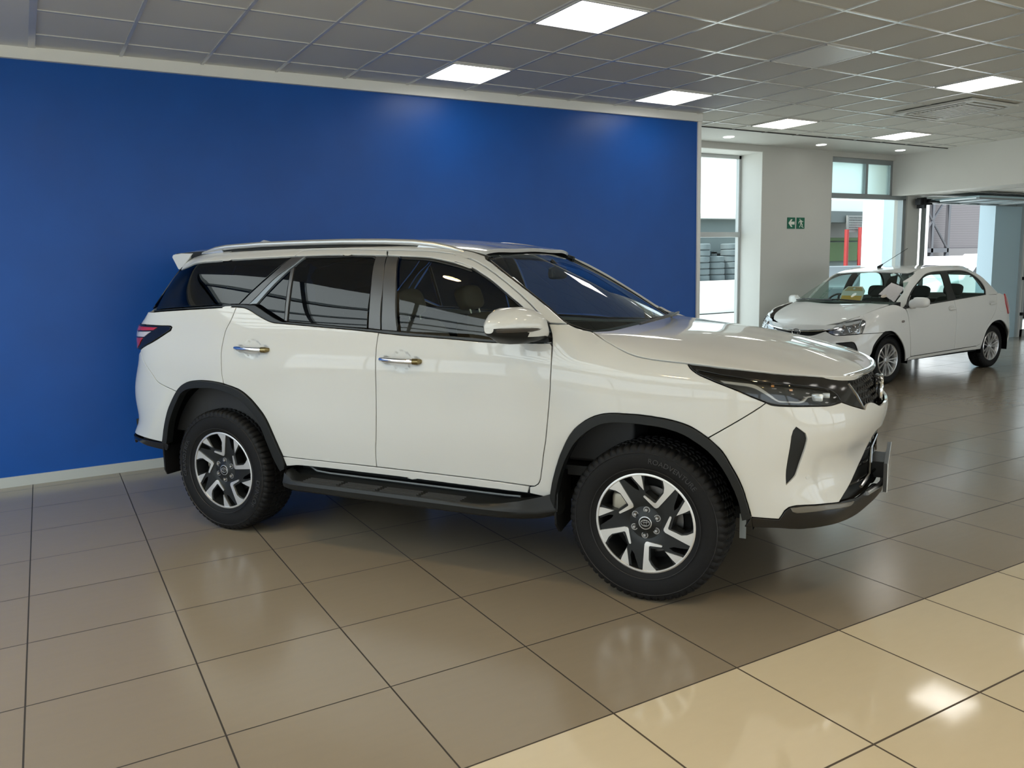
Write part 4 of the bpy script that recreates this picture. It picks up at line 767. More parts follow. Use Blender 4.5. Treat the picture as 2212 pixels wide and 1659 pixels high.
 'b_pillar_front':('G',"-1536 1685 -1456 1680 -1451 1655 -1445 1630 -1440 1605 -1434 1580 -1429 1555 -1424 1532 -1419 1510 -1414 1482 -1410 1456 -1406 1432 -1402 1409 -1397 1386 -1391 1358 -1384 1331 -1377 1305 -1371 1278 -1478 1283 -1481 1310 -1485 1336 -1488 1361 -1491 1388 -1495 1416 -1499 1448 -1503 1471 -1507 1496 -1511 1522 -1515 1548 -1519 1576 -1523 1603 -1528 1631 -1532 1659"),
 'front_door_glass':('G',"-1438 1658 -1433 1667 -1416 1666 -1392 1665 -1364 1664 -1333 1661 -1301 1658 -1270 1655 -1241 1651 -1213 1647 -1184 1641 -1154 1634 -1125 1628 -1098 1621 -1073 1615 -1052 1610 -1020 1601 -992 1592 -975 1587 -986 1602 -970 1595 -948 1584 -921 1570 -894 1556 -868 1542 -845 1528 -822 1513 -798 1498 -775 1482 -753 1467 -729 1451 -704 1435 -681 1418 -659 1403 -642 1391 -621 1374 -604 1358 -587 1345 -571 1330 -556 1311 -543 1291 -531 1273 -520 1254 -545 1252 -570 1249 -595 1246 -620 1243 -646 1241 -672 1240 -699 1240 -723 1242 -747 1245 -771 1249 -796 1254 -821 1259 -849 1263 -879 1267 -913 1270 -934 1271 -957 1272 -982 1273 -1007 1273 -1034 1274 -1062 1274 -1091 1275 -1120 1275 -1149 1276 -1179 1276 -1210 1276 -1240 1277 -1269 1277 -1299 1277 -1328 1278 -1356 1278 -1362 1304 -1369 1329 -1375 1356 -1382 1386 -1387 1409 -1392 1435 -1396 1463 -1401 1490 -1406 1517 -1411 1541 -1416 1567 -1422 1590 -1427 1613 -1432 1635"),
 'window_seal_front':('G',"-1455 1681 -1430 1679 -1404 1678 -1377 1676 -1351 1675 -1325 1673 -1300 1671 -1274 1669 -1249 1666 -1220 1661 -1191 1656 -1161 1650 -1132 1644 -1105 1638 -1081 1632 -1060 1627 -1023 1617 -991 1607 -982 1604 -997 1609 -1027 1619 -1062 1630 -1090 1640 -1103 1644 -1095 1642 -1074 1637 -1046 1629 -1016 1619 -989 1610 -966 1600 -942 1588 -919 1576 -895 1564 -871 1551 -848 1537 -824 1522 -801 1507 -778 1491 -755 1476 -732 1460 -708 1444 -684 1429 -663 1414 -644 1400 -622 1383 -604 1368 -588 1352 -571 1338 -556 1324 -543 1308 -533 1287 -526 1264 -519 1241 -543 1241 -543 1291 -556 1309 -570 1326 -586 1340 -603 1354 -604 1358 -621 1374 -642 1391 -659 1403 -681 1418 -704 1435 -729 1451 -753 1467 -775 1482 -798 1498 -822 1513 -845 1528 -868 1542 -894 1556 -921 1570 -948 1584 -970 1595 -986 1602 -975 1587 -992 1592 -1020 1601 -1052 1610 -1073 1615 -1098 1621 -1125 1628 -1154 1634 -1184 1641 -1213 1647 -1241 1651 -1268 1655 -1296 1658 -1323 1660 -1351 1662 -1378 1663 -1406 1665 -1433 1667 -1439 1671"),
 'window_seal_rear':('G',"-1848 1698 -1822 1697 -1794 1696 -1765 1695 -1737 1694 -1709 1693 -1683 1692 -1659 1691 -1639 1690 -1623 1689 -1609 1685 -1608 1668 -1631 1680 -1651 1682 -1677 1683 -1709 1685 -1742 1686 -1775 1688 -1805 1689 -1828 1690 -1843 1690 -1830 1690 -1786 1688 -1776 1687 -1789 1687 -1806 1687 -1827 1687 -1850 1687 -1877 1687 -1906 1687 -1936 1687 -1967 1688 -1998 1688 -2029 1688 -2060 1688 -2089 1689 -2116 1689 -2136 1694 -2128 1698 -2111 1699 -2088 1699 -2061 1699 -2031 1699 -1998 1699 -1975 1699 -1950 1699 -1923 1698 -1895 1698 -1867 1697 -1838 1696 -1810 1696 -1782 1695"),
 'front_door_frame':('G',"-1559 1716 -1531 1715 -1503 1714 -1475 1713 -1448 1712 -1420 1711 -1394 1709 -1367 1708 -1342 1706 -1316 1705 -1291 1703 -1266 1701 -1241 1698 -1216 1696 -1189 1692 -1163 1688 -1138 1685 -1114 1681 -1094 1677 -1056 1669 -1024 1660 -1014 1656 -1029 1659 -1058 1666 -1091 1674 -1119 1680 -1130 1682 -1122 1680 -1101 1676 -1073 1669 -1043 1661 -1016 1653 -992 1644 -968 1634 -943 1622 -918 1611 -894 1598 -870 1585 -846 1572 -822 1557 -798 1543 -774 1528 -751 1513 -727 1497 -703 1481 -681 1466 -661 1451 -639 1435 -620 1421 -602 1407 -586 1394 -564 1377 -545 1362 -530 1349 -518 1339 -507 1330 -486 1292 -472 1233 -513 1232 -543 1308 -557 1323 -572 1337 -588 1352 -604 1368 -622 1383 -644 1400 -663 1414 -684 1429 -708 1444 -732 1460 -755 1476 -778 1491 -801 1507 -824 1522 -848 1537 -871 1551 -895 1564 -919 1576 -942 1588 -966 1600 -989 1610 -1016 1619 -1046 1629 -1074 1637 -1095 1642 -1103 1644 -1090 1640 -1062 1630 -1027 1619 -997 1609 -982 1604 -991 1607 -1023 1617 -1060 1627 -1081 1632 -1105 1638 -1132 1644 -1161 1650 -1191 1656 -1220 1661 -1249 1666 -1274 1669 -1300 1671 -1325 1673 -1351 1675 -1377 1676 -1404 1678 -1430 1679 -1455 1681 -1535 1686"),
 'rear_door_frame':('G',"-2209 1700 -2202 1714 -2186 1728 -2170 1732 -2148 1734 -2132 1735 -2112 1735 -2089 1735 -2064 1735 -2036 1735 -2014 1734 -1989 1734 -1962 1733 -1934 1732 -1905 1732 -1875 1731 -1845 1730 -1815 1729 -1788 1728 -1761 1727 -1734 1725 -1706 1724 -1677 1723 -1649 1721 -1621 1720 -1592 1718 -1564 1717 -1539 1687 -1559 1688 -1578 1688 -1599 1689 -1624 1690 -1643 1691 -1665 1692 -1689 1693 -1714 1694 -1741 1695 -1769 1696 -1796 1697 -1823 1698 -1849 1699 -1782 1696 -1810 1697 -1838 1697 -1867 1698 -1896 1699 -1924 1699 -1950 1700 -1976 1700 -1999 1700 -2030 1700 -2057 1700 -2081 1699 -2105 1699 -2130 1698"),
 'body_side_upper':('G',"-3708 1732 -3680 1733 -3651 1733 -3621 1733 -3591 1734 -3560 1734 -3528 1735 -3496 1735 -3464 1736 -3431 1736 -3399 1736 -3366 1737 -3333 1737 -3300 1738 -3268 1738 -3235 1739 -3203 1739 -3171 1740 -3140 1740 -3109 1740 -3079 1741 -3050 1741 -3021 1742 -2993 1742 -2966 1742 -2940 1743 -2915 1743 -2892 1743 -2869 1744 -2848 1744 -2828 1744 -2810 1745 -2793 1745 -2779 1745 -2765 1745 -2816 1745 -2863 1744 -2855 1744 -2839 1744 -2821 1745 -2800 1745 -2777 1745 -2752 1745 -2725 1746 -2697 1746 -2667 1747 -2637 1747 -2605 1747 -2573 1748 -2541 1748 -2509 1748 -2477 1748 -2446 1749 -2416 1749 -2387 1749 -2361 1749 -2334 1749 -2307 1749 -2280 1749 -2252 1748 -2224 1748 -2196 1748 -2167 1748 -2139 1748 -2110 1748 -2082 1747 -2054 1747 -2025 1747 -1998 1747 -1970 1746 -1943 1746 -1916 1746 -1890 1745 -1864 1745 -1839 1745 -1808 1745 -1777 1744 -1746 1744 -1715 1743 -1684 1743 -1654 1743 -1625 1742 -1595 1742 -1567 1741 -1539 1741 -1513 1741 -1487 1740 -1462 1739 -1439 1739 -1417 1738 -1397 1737 -1362 1736 -1329 1734 -1298 1731 -1270 1728 -1245 1726 -1223 1723 -1205 1722 -1187 1720 -1169 1717 -1146 1713 -1118 1709 -1087 1703 -1059 1698 -1035 1691 -1013 1684 -991 1677 -968 1670 -948 1654 -928 1644 -908 1635 -884 1622 -867 1612 -847 1600 -825 1587 -802 1574 -780 1560 -759 1548 -737 1534 -714 1520 -693 1506 -672 1493 -650 1479 -629 1465 -608 1452 -587 1438 -566 1424 -543 1409 -524 1396 -504 1382 -484 1368 -463 1353 -442 1339 -422 1325 -499 1329 -513 1338 -530 1349 -546 1362 -565 1377 -586 1394 -602 1407 -620 1421 -639 1435 -661 1451 -681 1466 -703 1481 -727 1497 -751 1513 -774 1528 -798 1543 -822 1557 -846 1572 -870 1585 -894 1598 -918 1611 -943 1622 -968 1634 -992 1644 -1016 1653 -1039 1660 -1062 1666 -1085 1672 -1107 1677 -1130 1682 -1014 1656 -1039 1663 -1063 1670 -1094 1677 -1114 1681 -1138 1685 -1163 1688 -1189 1692 -1216 1696 -1241 1698 -1266 1701 -1291 1703 -1316 1705 -1341 1706 -1367 1708 -1394 1709 -1416 1711 -1439 1712 -1461 1713 -1485 1714 -1509 1715 -1536 1716 -1564 1717 -1589 1718 -1615 1719 -1643 1721 -1672 1722 -1701 1724 -1731 1725 -1760 1726 -1788 1728 -1815 1729 -1845 1730 -1875 1731 -1905 1732 -1934 1732 -1962 1733 -1989 1734 -2014 1734 -2036 1735 -2064 1735 -2089 1735 -2112 1735 -2132 1735 -2148 1734 -2170 1732 -2186 1728 -2202 1714 -2209 1700 -2235 1700 -2261 1699 -2288 1699 -2314 1699 -2341 1699 -2367 1698 -2393 1698 -2420 1698 -2447 1697 -2473 1697 -2500 1696 -2528 1696 -2559 1695 -2591 1694 -2624 1693 -2655 1693 -2686 1692 -2713 1691 -2737 1690 -2755 1690 -2768 1690 -2760 1690 -2714 1690 -2690 1691 -2701 1690 -2722 1689 -2750 1689 -2783 1688 -2816 1687 -2836 1686 -2860 1686 -2886 1685 -2914 1685 -2942 1684 -2971 1684 -3000 1684 -3028 1683 -3054 1682 -3078 1682 -3098 1681 -3129 1680 -3156 1679 -3181 1678 -3204 1676 -3225 1674 -3249 1670 -3269 1665 -3288 1660 -3309 1655 -3331 1650 -3355 1645 -3379 1641 -3402 1636 -3425 1644 -3446 1653 -3468 1661 -3492 1670 -3520 1679 -3543 1687 -3569 1694 -3596 1701 -3624 1709 -3652 1717 -3681 1725"),
 'belt_molding':('G',"-3360 1382 -3332 1383 -3305 1385 -3278 1386 -3251 1387 -3225 1388 -3198 1390 -3171 1391 -3143 1392 -3115 1394 -3086 1395 -3056 1397 -3025 1398 -2999 1399 -2970 1401 -2939 1402 -2907 1404 -2874 1405 -2841 1407 -2808 1409 -2775 1410 -2744 1412 -2714 1413 -2687 1414 -2662 1416 -2641 1417 -2623 1418 -2609 1418 -2616 1418 -2661 1417 -2685 1416 -2674 1417 -2653 1418 -2625 1420 -2595 1421 -2566 1421 -2543 1421 -2519 1421 -2494 1420 -2469 1418 -2443 1417 -2418 1416 -2399 1409 -2377 1399 -2359 1392 -2339 1382 -2316 1372 -2293 1362 -2269 1352 -2242 1341 -2216 1332 -2195 1325 -2170 1321 -2145 1322 -2128 1321 -2107 1320 -2082 1319 -2056 1317 -2027 1316 -1998 1314 -1969 1313 -1941 1312 -1914 1310 -1889 1309 -1860 1307 -1833 1306 -1806 1304 -1780 1302 -1754 1301 -1729 1299 -1703 1297 -1676 1296 -1571 1290 -1545 1289 -1518 1287 -1492 1286 -1466 1284 -1439 1283 -1413 1281 -1387 1280 -1361 1278 -1336 1277 -1312 1275 -1288 1274 -1264 1272 -1240 1270 -1215 1269 -1189 1267 -1161 1266 -1136 1265 -1109 1263 -1082 1262 -1054 1261 -1025 1260 -997 1259 -968 1257 -939 1256 -911 1255 -804 1247 -777 1247 -749 1247 -719 1246 -690 1246 -660 1246 -631 1245 -604 1245 -578 1245 -555 1244 -535 1244 -519 1243 -502 1240 -489 1235 -722 1232 -747 1232 -771 1232 -796 1232 -823 1233 -855 1234 -877 1235 -900 1236 -926 1238 -953 1239 -981 1241 -1009 1243 -1037 1245 -1065 1246 -1093 1248 -1121 1249 -1150 1250 -1179 1252 -1209 1253 -1239 1254 -1267 1255 -1295 1256 -1320 1258 -1344 1259 -1373 1261 -1399 1262 -1423 1264 -1445 1266 -1467 1268 -1491 1270 -1494 1271 -1520 1272 -1545 1274 -1570 1276 -1595 1278 -1621 1280 -1647 1281 -1675 1283 -1700 1285 -1725 1286 -1750 1287 -1776 1289 -1803 1290 -1830 1292 -1858 1293 -1887 1295 -1912 1296 -1939 1298 -1967 1299 -1996 1301 -2025 1303 -2053 1304 -2080 1306 -2105 1308 -2128 1309 -2148 1310 -2178 1311 -2204 1313 -2226 1314 -2247 1316 -2270 1319 -2289 1324 -2309 1330 -2334 1339 -2360 1349 -2385 1358 -2406 1367 -2426 1376 -2446 1384 -2464 1391 -2490 1398 -2514 1402 -2540 1405 -2567 1406 -3021 1390 -3355 1373"),
 'hood_edge':('H',"-314 722 -293 742 -271 763 -250 782 -231 797 -210 809 -190 816 -171 822 -152 829 -134 835 -116 839 -89 845 -64 848 -41 850 -14 851 9 852 35 852 65 851 86 850 109 849 133 848 158 846 185 845 209 844 235 842 263 841 289 839 315 837 338 835 368 832 395 827 419 823 445 817 471 810 497 802 523 793 547 784 569 774 589 763 609 751 628 740 648 728 669 717 689 704 708 690 728 674 747 657 766 638 785 614 798 595 812 573 825 549 838 525 850 502 859 482 869 458 876 438 880 418 886 393 890 371 894 349 898 324 902 297 906 268 910 236 911 212 913 187 915 160 916 132 917 104 919 75 920 46 921 17 922 -11"),
 'hood_rear':('H',"-314 722 -303 704 -290 684 -280 667 -269 648 -259 624 -253 604 -249 582 -244 557 -240 527 -238 507 -236 484 -233 460 -231 435 -229 409 -227 383 -225 357 -223 331 -221 305 -219 278 -217 251 -215 224 -213 195 -211 167 -209 141 -208 114 -207 87 -205 59 -204 31 -203 4 -201 -24 -200 -52"),
 'ws_edge':('WS',"991 739 968 742 946 745 923 748 895 751 874 753 849 756 823 758 795 761 766 763 738 765 710 767 684 768 656 769 629 769 603 769 577 769 551 768 526 767 500 767 475 766 450 766 426 765 402 764 378 763 353 763 327 762 299 762 268 763 237 763 206 764 177 764 152 763 132 762 110 749 94 731 77 719 62 707 50 691 39 673"),
},
'HATCH':{
 'front_door':('S',"-295 965 -1445 1021 -1449 991 -1455 965 -1461 939 -1467 912 -1472 886 -1476 859 -1478 831 -1479 806 -1478 781 -1477 755 -1474 730 -1472 703 -1469 676 -1467 648 -1466 618 -1465 593 -1465 567 -1464 540 -1464 513 -1464 485 -1464 456 -1464 428 -1463 400 -1463 371 -1463 344 -429 329 -422 350 -415 371 -408 398 -405 416 -401 437 -396 461 -391 488 -386 517 -381 547 -375 578 -370 608 -365 638 -360 666 -355 693 -351 717 -347 737 -343 769 -339 797 -336 823 -333 847 -330 869 -326 889 -317 918 -306 942"),
 'rear_door':('S',"-1451 1022 -1479 1024 -1509 1025 -1538 1027 -1568 1028 -1599 1030 -1630 1031 -1662 1033 -1693 1034 -1725 1036 -1757 1037 -1789 1039 -1820 1041 -1852 1042 -1883 1044 -1915 1045 -1945 1047 -1975 1048 -2005 1050 -2034 1051 -2062 1052 -2090 1054 -2117 1055 -2142 1056 -2167 1057 -2191 1058 -2213 1059 -2234 1060 -2254 1061 -2273 1062 -2290 1063 -2321 1063 -2347 1063 -2371 1062 -2395 1061 -2422 1060 -2447 1059 -2473 1059 -2500 1058 -2528 1057 -2556 1056 -2583 1056 -2574 1026 -2566 998 -2559 970 -2551 943 -2543 916 -2533 890 -2522 867 -2509 845 -2495 826 -2480 807 -2464 790 -2447 773 -2430 756 -2412 739 -2393 722 -2372 707 -2349 691 -2327 676 -2306 660 -2286 643 -2268 625 -2253 603 -2240 580 -2229 555 -2218 529 -2208 505 -2199 482 -2189 463 -2173 436 -2159 413 -2145 393 -2128 378 -2106 367 -2083 361 -2058 356 -2033 351 -1468 345 -1463 344 -1463 371 -1463 400 -1464 428 -1464 456 -1464 485 -1464 513 -1464 540 -1465 567 -1465 593 -1466 618 -1467 648 -1469 676 -1472 703 -1474 730 -1477 755 -1478 781 -1479 806 -1478 831 -1476 859 -1472 886 -1467 912 -1461 939 -1455 965 -1449 991 -1443 1017"),
 'quarter_panel':('S',"-2588 1059 -2649 1073 -2950 1000 -2977 998 -3003 995 -3028 992 -3053 990 -3078 987 -3105 985 -3134 983 -3166 981 -3200 980 -3220 980 -3241 979 -3263 979 -3287 979 -3311 979 -3337 979 -3363 979 -3391 979 -3419 979 -3448 979 -3477 979 -3507 979 -3537 979 -3568 979 -3598 979 -3629 979 -3660 979 -3691 979 -3722 980 -3753 980 -3783 980 -3813 980 -3843 980 -3872 980 -3900 980 -3900 300 -3100 300 -3034 345 -3035 371 -3039 396 -3038 422 -3027 448 -3014 462 -2998 477 -2978 492 -2956 507 -2933 522 -2910 537 -2888 552 -2866 567 -2843 583 -2819 600 -2795 616 -2771 630 -2748 644 -2726 654 -2701 665 -2678 673 -2656 679 -2633 683 -2610 686 -2585 687 -2561 687 -2537 686 -2512 683 -2486 680 -2461 675 -2437 669 -2414 661 -2388 649 -2362 636 -2337 620 -2313 603 -2292 586 -2273 569 -2255 549 -2241 528 -2230 507 -2220 485 -2210 461 -2200 437 -2191 411 -2183 384 -2175 357 -2167 330 -2157 308 -2048 341 -2033 351 -2058 356 -2083 361 -2106 367 -2128 378 -2145 393 -2159 413 -2173 436 -2189 463 -2199 482 -2208 505 -2218 529 -2229 555 -2240 580 -2253 603 -2268 625 -2286 643 -2306 660 -2327 676 -2349 691 -2372 707 -2393 722 -2412 739 -2430 756 -2447 773 -2464 790 -2480 807 -2495 826 -2509 845 -2522 867 -2533 890 -2543 916 -2551 943 -2559 970 -2566 998 -2574 1026 -2582 1053"),
 'front_fender':('S',"-20 1011 -43 1013 -67 1015 -90 1017 -111 1017 -134 1014 -155 1009 -176 1003 -196 994 -215 984 -234 975 -289 950 -300 932 -311 913 -321 889 -325 870 -329 849 -333 825 -338 798 -342 769 -347 737 -351 717 -355 693 -359 666 -364 638 -369 608 -374 578 -379 547 -384 518 -389 489 -393 462 -398 437 -402 416 -405 398 -412 370 -419 348 -426 326 -323 291 -316 314 -308 338 -301 361 -292 385 -282 408 -270 430 -257 451 -243 472 -227 493 -209 515 -192 533 -173 552 -154 572 -133 590 -113 608 -92 623 -68 639 -45 654 -20 667 5 677 31 686 55 690 79 693 104 694 129 694 154 694 179 695 224 683 547 682 551 685 545 710 538 736 531 762 525 787 520 808 518 824 525 840 543 848 562 852 587 854 614 856 640 859 662 857 815 827 794 838 774 849 754 860 733 871 709 881 681 889 661 894 639 898 614 903 588 908 560 913 531 918 502 923 471 928 441 932 411 937 381 942 353 947 325 951 299 956 271 961 243 965 215 970 188 975 162 979 136 984 110 988 84 993 59 997 33 1002 7 1006"),
 'front_bumper':('S',"224 683 547 682 579 680 608 677 638 674 668 671 698 668 728 666 757 663 785 661 811 659 836 658 859 657 879 657 908 661 932 668 954 677 975 687 997 696 1017 707 1042 698 1066 687 1090 677 1115 667 1139 658 1164 650 1190 645 1218 642 1249 641 1281 642 1312 643 1341 645 1365 647 1383 649 1393 659 1393 680 1400 600 1400 220 1372 220 1344 220 1316 220 1287 220 1258 219 1230 219 1201 219 1172 219 1144 219 1115 219 1087 219 1059 219 1032 219 1004 219 978 219 951 219 925 220 900 220 870 221 842 222 814 223 786 224 759 225 733 227 707 228 681 230 655 231 630 233 604 234 578 236 553 237 526 239 500 240 394 437 389 462 385 487 379 511 370 534 356 557 340 579 322 600 303 619 285 635 265 650 244 664 224 678"),
 'sill_panel':('S',"-440 323 -468 323 -496 324 -525 324 -553 324 -582 325 -611 325 -641 326 -670 326 -700 327 -729 327 -759 328 -789 328 -818 328 -848 329 -878 329 -907 330 -937 330 -966 331 -996 331 -1025 332 -1053 332 -1082 332 -1110 333 -1139 333 -1166 334 -1194 334 -1221 335 -1247 335 -1274 335 -1299 336 -1325 336 -1350 336 -1374 337 -1398 337 -1421 337 -1443 338 -1465 338 -1500 339 -1535 339 -1568 340 -1601 340 -1634 341 -1666 341 -1697 342 -1727 343 -1756 343 -1785 344 -1813 344 -1840 345 -1865 345 -1890 345 -1914 346 -1937 346 -1959 346 -1980 346 -2000 346 -2018 346 -2036 345 -2068 343 -2095 339 -2120 334 -2144 329 -2170 324 -2165 296 -2137 296 -2111 296 -2085 297 -2059 297 -2033 297 -2008 297 -1983 298 -1958 298 -1933 298 -1908 298 -1883 299 -1858 299 -1832 299 -1807 299 -1780 299 -1753 300 -1726 300 -1698 300 -1669 300 -1639 300 -1608 300 -1576 300 -1543 300 -1509 299 -1474 299 -1451 299 -1428 299 -1405 298 -1380 298 -1356 298 -1331 297 -1305 297 -1279 297 -1253 296 -1227 296 -1200 295 -1172 295 -1145 294 -1117 294 -1089 294 -1061 293 -1032 293 -1003 292 -974 291 -945 291 -916 290 -886 290 -857 289 -827 289 -798 288 -768 288 -738 287 -708 286 -679 286 -649 285 -619 285 -590 284 -560 284 -531 283 -502 283 -473 282 -444 282 -415 281 -386 281 -358 280 -330 280 -431 324"),
 'headlamp':('S',"994 696 975 715 957 734 937 754 922 771 907 789 890 806 870 820 850 828 828 834 804 838 780 842 757 846 733 850 709 853 685 856 662 858 640 859 613 858 586 856 562 852 543 848 526 838 514 824 518 800 522 776 528 752 535 729 543 707 551 685 576 683 601 681 627 679 652 676 677 674 701 672 725 670 752 668 778 666 803 664 828 661 853 659 879 657 899 662 920 668 940 673 958 681 976 688"),
 'tail_lamp':('S',"-2802 1057 -2801 1030 -2799 1004 -2797 977 -2798 950 -2803 921 -2809 900 -2818 877 -2829 854 -2841 830 -2853 806 -2865 782 -2877 759 -3300 800 -3300 1000"),
 'fuel_flap':('S',"-2617 974 -2647 976 -2678 981 -2707 981 -2728 969 -2739 951 -2748 926 -2755 896 -2758 866 -2758 840 -2752 822 -2734 811 -2706 807 -2674 807 -2644 811 -2621 818 -2598 834 -2584 859 -2579 887 -2583 907 -2593 929 -2606 952"),
 'fog_recess':('S',"859 563 833 565 806 569 778 572 750 575 723 578 699 580 678 582 660 582 636 574 619 553 608 535 597 512 588 490 582 475 601 465 617 468 638 473 662 479 690 485 718 492 748 499 778 506 807 513 834 520"),
 'front_door_glass':('G',"-402 994 -421 1014 -439 1033 -457 1053 -476 1073 -495 1093 -515 1112 -536 1130 -555 1146 -576 1161 -597 1176 -619 1191 -641 1206 -663 1220 -685 1233 -708 1246 -731 1259 -754 1271 -777 1283 -801 1294 -825 1305 -849 1315 -873 1325 -897 1333 -921 1341 -944 1349 -968 1355 -991 1361 -1016 1367 -1040 1372 -1066 1376 -1094 1380 -1117 1383 -1141 1385 -1165 1387 -1190 1389 -1216 1390 -1242 1391 -1268 1392 -1294 1393 -1320 1394 -1346 1395 -1341 1369 -1335 1345 -1330 1319 -1325 1291 -1320 1259 -1317 1237 -1315 1214 -1312 1189 -1309 1163 -1306 1136 -1304 1109 -1301 1082 -1298 1055 -1295 1029 -397 984"),
 'rear_door_glass':('G',"-1533 1402 -1561 1403 -1590 1404 -1620 1405 -1649 1406 -1679 1407 -1708 1408 -1736 1408 -1763 1409 -1788 1409 -1811 1409 -1841 1408 -1868 1407 -1893 1405 -1916 1403 -1938 1400 -1959 1396 -1980 1391 -2007 1383 -2033 1373 -2057 1361 -2081 1348 -2105 1333 -2126 1320 -2148 1305 -2169 1290 -2190 1274 -2210 1258 -2227 1242 -2246 1224 -2264 1206 -2280 1188 -2292 1170 -2300 1152 -2301 1130 -2294 1109 -2284 1087 -2276 1065 -1516 1041 -1509 1067 -1502 1093 -1494 1118 -1488 1144 -1484 1172 -1483 1201 -1485 1224 -1490 1248 -1495 1273 -1503 1299 -1510 1325 -1518 1351 -1526 1376"),
 'window_frame':('G',"-366 966 -383 985 -400 1004 -416 1024 -433 1043 -451 1062 -470 1082 -490 1101 -509 1118 -528 1135 -548 1153 -568 1170 -590 1187 -613 1204 -638 1221 -665 1237 -686 1249 -709 1262 -733 1275 -758 1288 -783 1300 -809 1312 -835 1324 -861 1335 -885 1346 -909 1355 -931 1364 -959 1373 -985 1381 -1010 1387 -1034 1392 -1057 1396 -1081 1399 -1105 1402 -1130 1406 -1155 1409 -1180 1411 -1204 1413 -1229 1415 -1255 1416 -1282 1417 -1312 1418 -1346 1419 -1367 1419 -1390 1420 -1416 1420 -1443 1421 -1472 1421 -1502 1422 -1533 1422 -1564 1422 -1596 1423 -1627 1423 -1658 1423 -1689 1423 -1718 1423 -1746 1423 -1773 1423 -1797 1423 -1820 1423 -1839 1422 -1873 1421 -1903 1420 -1930 1417 -1955 1414 -1979 1410 -2003 1404 -2029 1396 -2053 1387 -2076 1376 -2099 1364 -2124 1349 -2146 1336 -2171 1320 -2196 1304 -2220 1287 -2242 1269 -2260 1252 -2279 1232 -2296 1212 -2309 1191 -2319 1171 -2325 1152 -2324 1128 -2317 1105 -2306 1082 -2296 1059 -2269 1057 -2241 1056 -2214 1055 -2187 1053 -2160 1052 -2133 1051 -2106 1049 -2080 1048 -2053 1047 -2027 1045 -2000 1044 -1974 1043 -1947 1041 -1921 1040 -1894 1039 -1867 1037 -1840 1036 -1813 1035 -1785 1033 -1757 1032 -1729 1030 -1701 1029 -1672 1027 -1643 1026 -1613 1024 -1584 1023 -1553 1021 -1522 1020 -1491 1018 -1459 1017 -1435 1015 -1410 1014 -1385 1013 -1360 1012 -1334 1010 -1309 1009 -1283 1008 -1256 1006 -1230 1005 -1203 1004 -1176 1002 -1149 1001 -1122 999 -1095 998 -1067 997 -1039 995 -1011 994 -983 992 -955 991 -927 990 -899 988 -871 987 -842 985 -814 984 -786 982 -757 981 -729 979 -700 978 -672 976 -643 975 -615 974 -587 972 -558 971 -530 969 -502 968 -474 966 -446 965 -418 963 -391 962 -363 961"),
 'body_side_upper':('G',"-257 1005 -275 1012 -292 1020 -313 1031 -332 1043 -354 1059 -378 1076 -401 1093 -422 1107 -443 1122 -462 1136 -480 1148 -498 1161 -614 1300 -640 1311 -667 1323 -695 1335 -722 1346 -749 1358 -776 1369 -800 1380 -824 1389 -844 1397 -872 1408 -894 1416 -915 1423 -938 1430 -967 1436 -987 1441 -1009 1445 -1032 1450 -1057 1455 -1082 1459 -1110 1464 -1139 1468 -1169 1472 -1200 1476 -1233 1479 -1256 1480 -1280 1482 -1305 1483 -1331 1484 -1358 1485 -1385 1485 -1413 1486 -1441 1486 -1469 1486 -1498 1487 -1526 1487 -1555 1487 -1583 1487 -1611 1487 -1638 1487 -1666 1487 -1693 1488 -1720 1488 -1748 1488 -1776 1488 -1803 1488 -1831 1488 -1859 1488 -1886 1487 -1914 1487 -1941 1486 -1968 1486 -1995 1485 -2022 1483 -2049 1482 -2077 1480 -2106 1478 -2137 1475 -2169 1473 -2200 1470 -2232 1467 -2263 1464 -2294 1460 -2322 1457 -2349 1453 -2374 1450 -2396 1446 -2414 1442 -2429 1439 -2440 1435 -2444 1425 -2423 1414 -2387 1403 -2348 1391 -2317 1380 -2305 1370 -2312 1362 -2328 1355 -2351 1348 -2378 1341 -2408 1334 -2438 1325 -2468 1313 -2488 1304 -2511 1293 -2535 1282 -2560 1270 -2585 1257 -2610 1244 -2634 1231 -2657 1218 -2677 1206 -2695 1194 -2721 1173 -2743 1150 -2761 1127 -2775 1107 -2787 1091 -2798 1075 -2806 1060 -2657 1055 -2631 1056 -2604 1056 -2577 1056 -2550 1057 -2523 1057 -2497 1057 -2473 1057 -2450 1057 -2429 1058 -2397 1058 -2371 1057 -2346 1057 -2323 1057 -2298 1057 -2306 1082 -2317 1105 -2324 1128 -2325 1152 -2319 1171 -2309 1191 -2296 1212 -2279 1232 -2260 1252 -2242 1269 -2220 1287 -2196 1304 -2171 1320 -2146 1336 -2124 1349 -2099 1364 -2076 1376 -2053 1387 -2029 1396 -2003 1404 -1979 1410 -1955 1414 -1930 1417 -1903 1420 -1873 1421 -1839 1422 -1820 1423 -1797 1423 -1773 1423 -1746 1423 -1718 1423 -1689 1423 -1658 1423 -1627 1423 -1596 1423 -1564 1422 -1533 1422 -1502 1422 -1472 1421 -1443 1421 -1416 1420 -1390 1420 -1367 1419 -1346 1419 -1312 1418 -1282 1417 -1255 1416 -1229 1415 -1204 1413 -1180 1411 -1155 1409 -1130 1406 -1105 1402 -1081 1399 -1057 1396 -1034 1392 -1010 1387 -985 1381 -959 1373 -931 1364 -909 1355 -885 1346 -861 1335 -835 1324 -809 1312 -783 1300 -758 1288 -733 1275 -709 1262 -686 1249 -665 1237 -638 1221 -613 1204 -590 1187 -569 1170 -548 1153 -528 1135 -509 1118 -490 1101 -470 1082 -451 1062 -433 1042 -416 1023 -399 1003 -382 983 -365 964 -335 968 -311 986"),
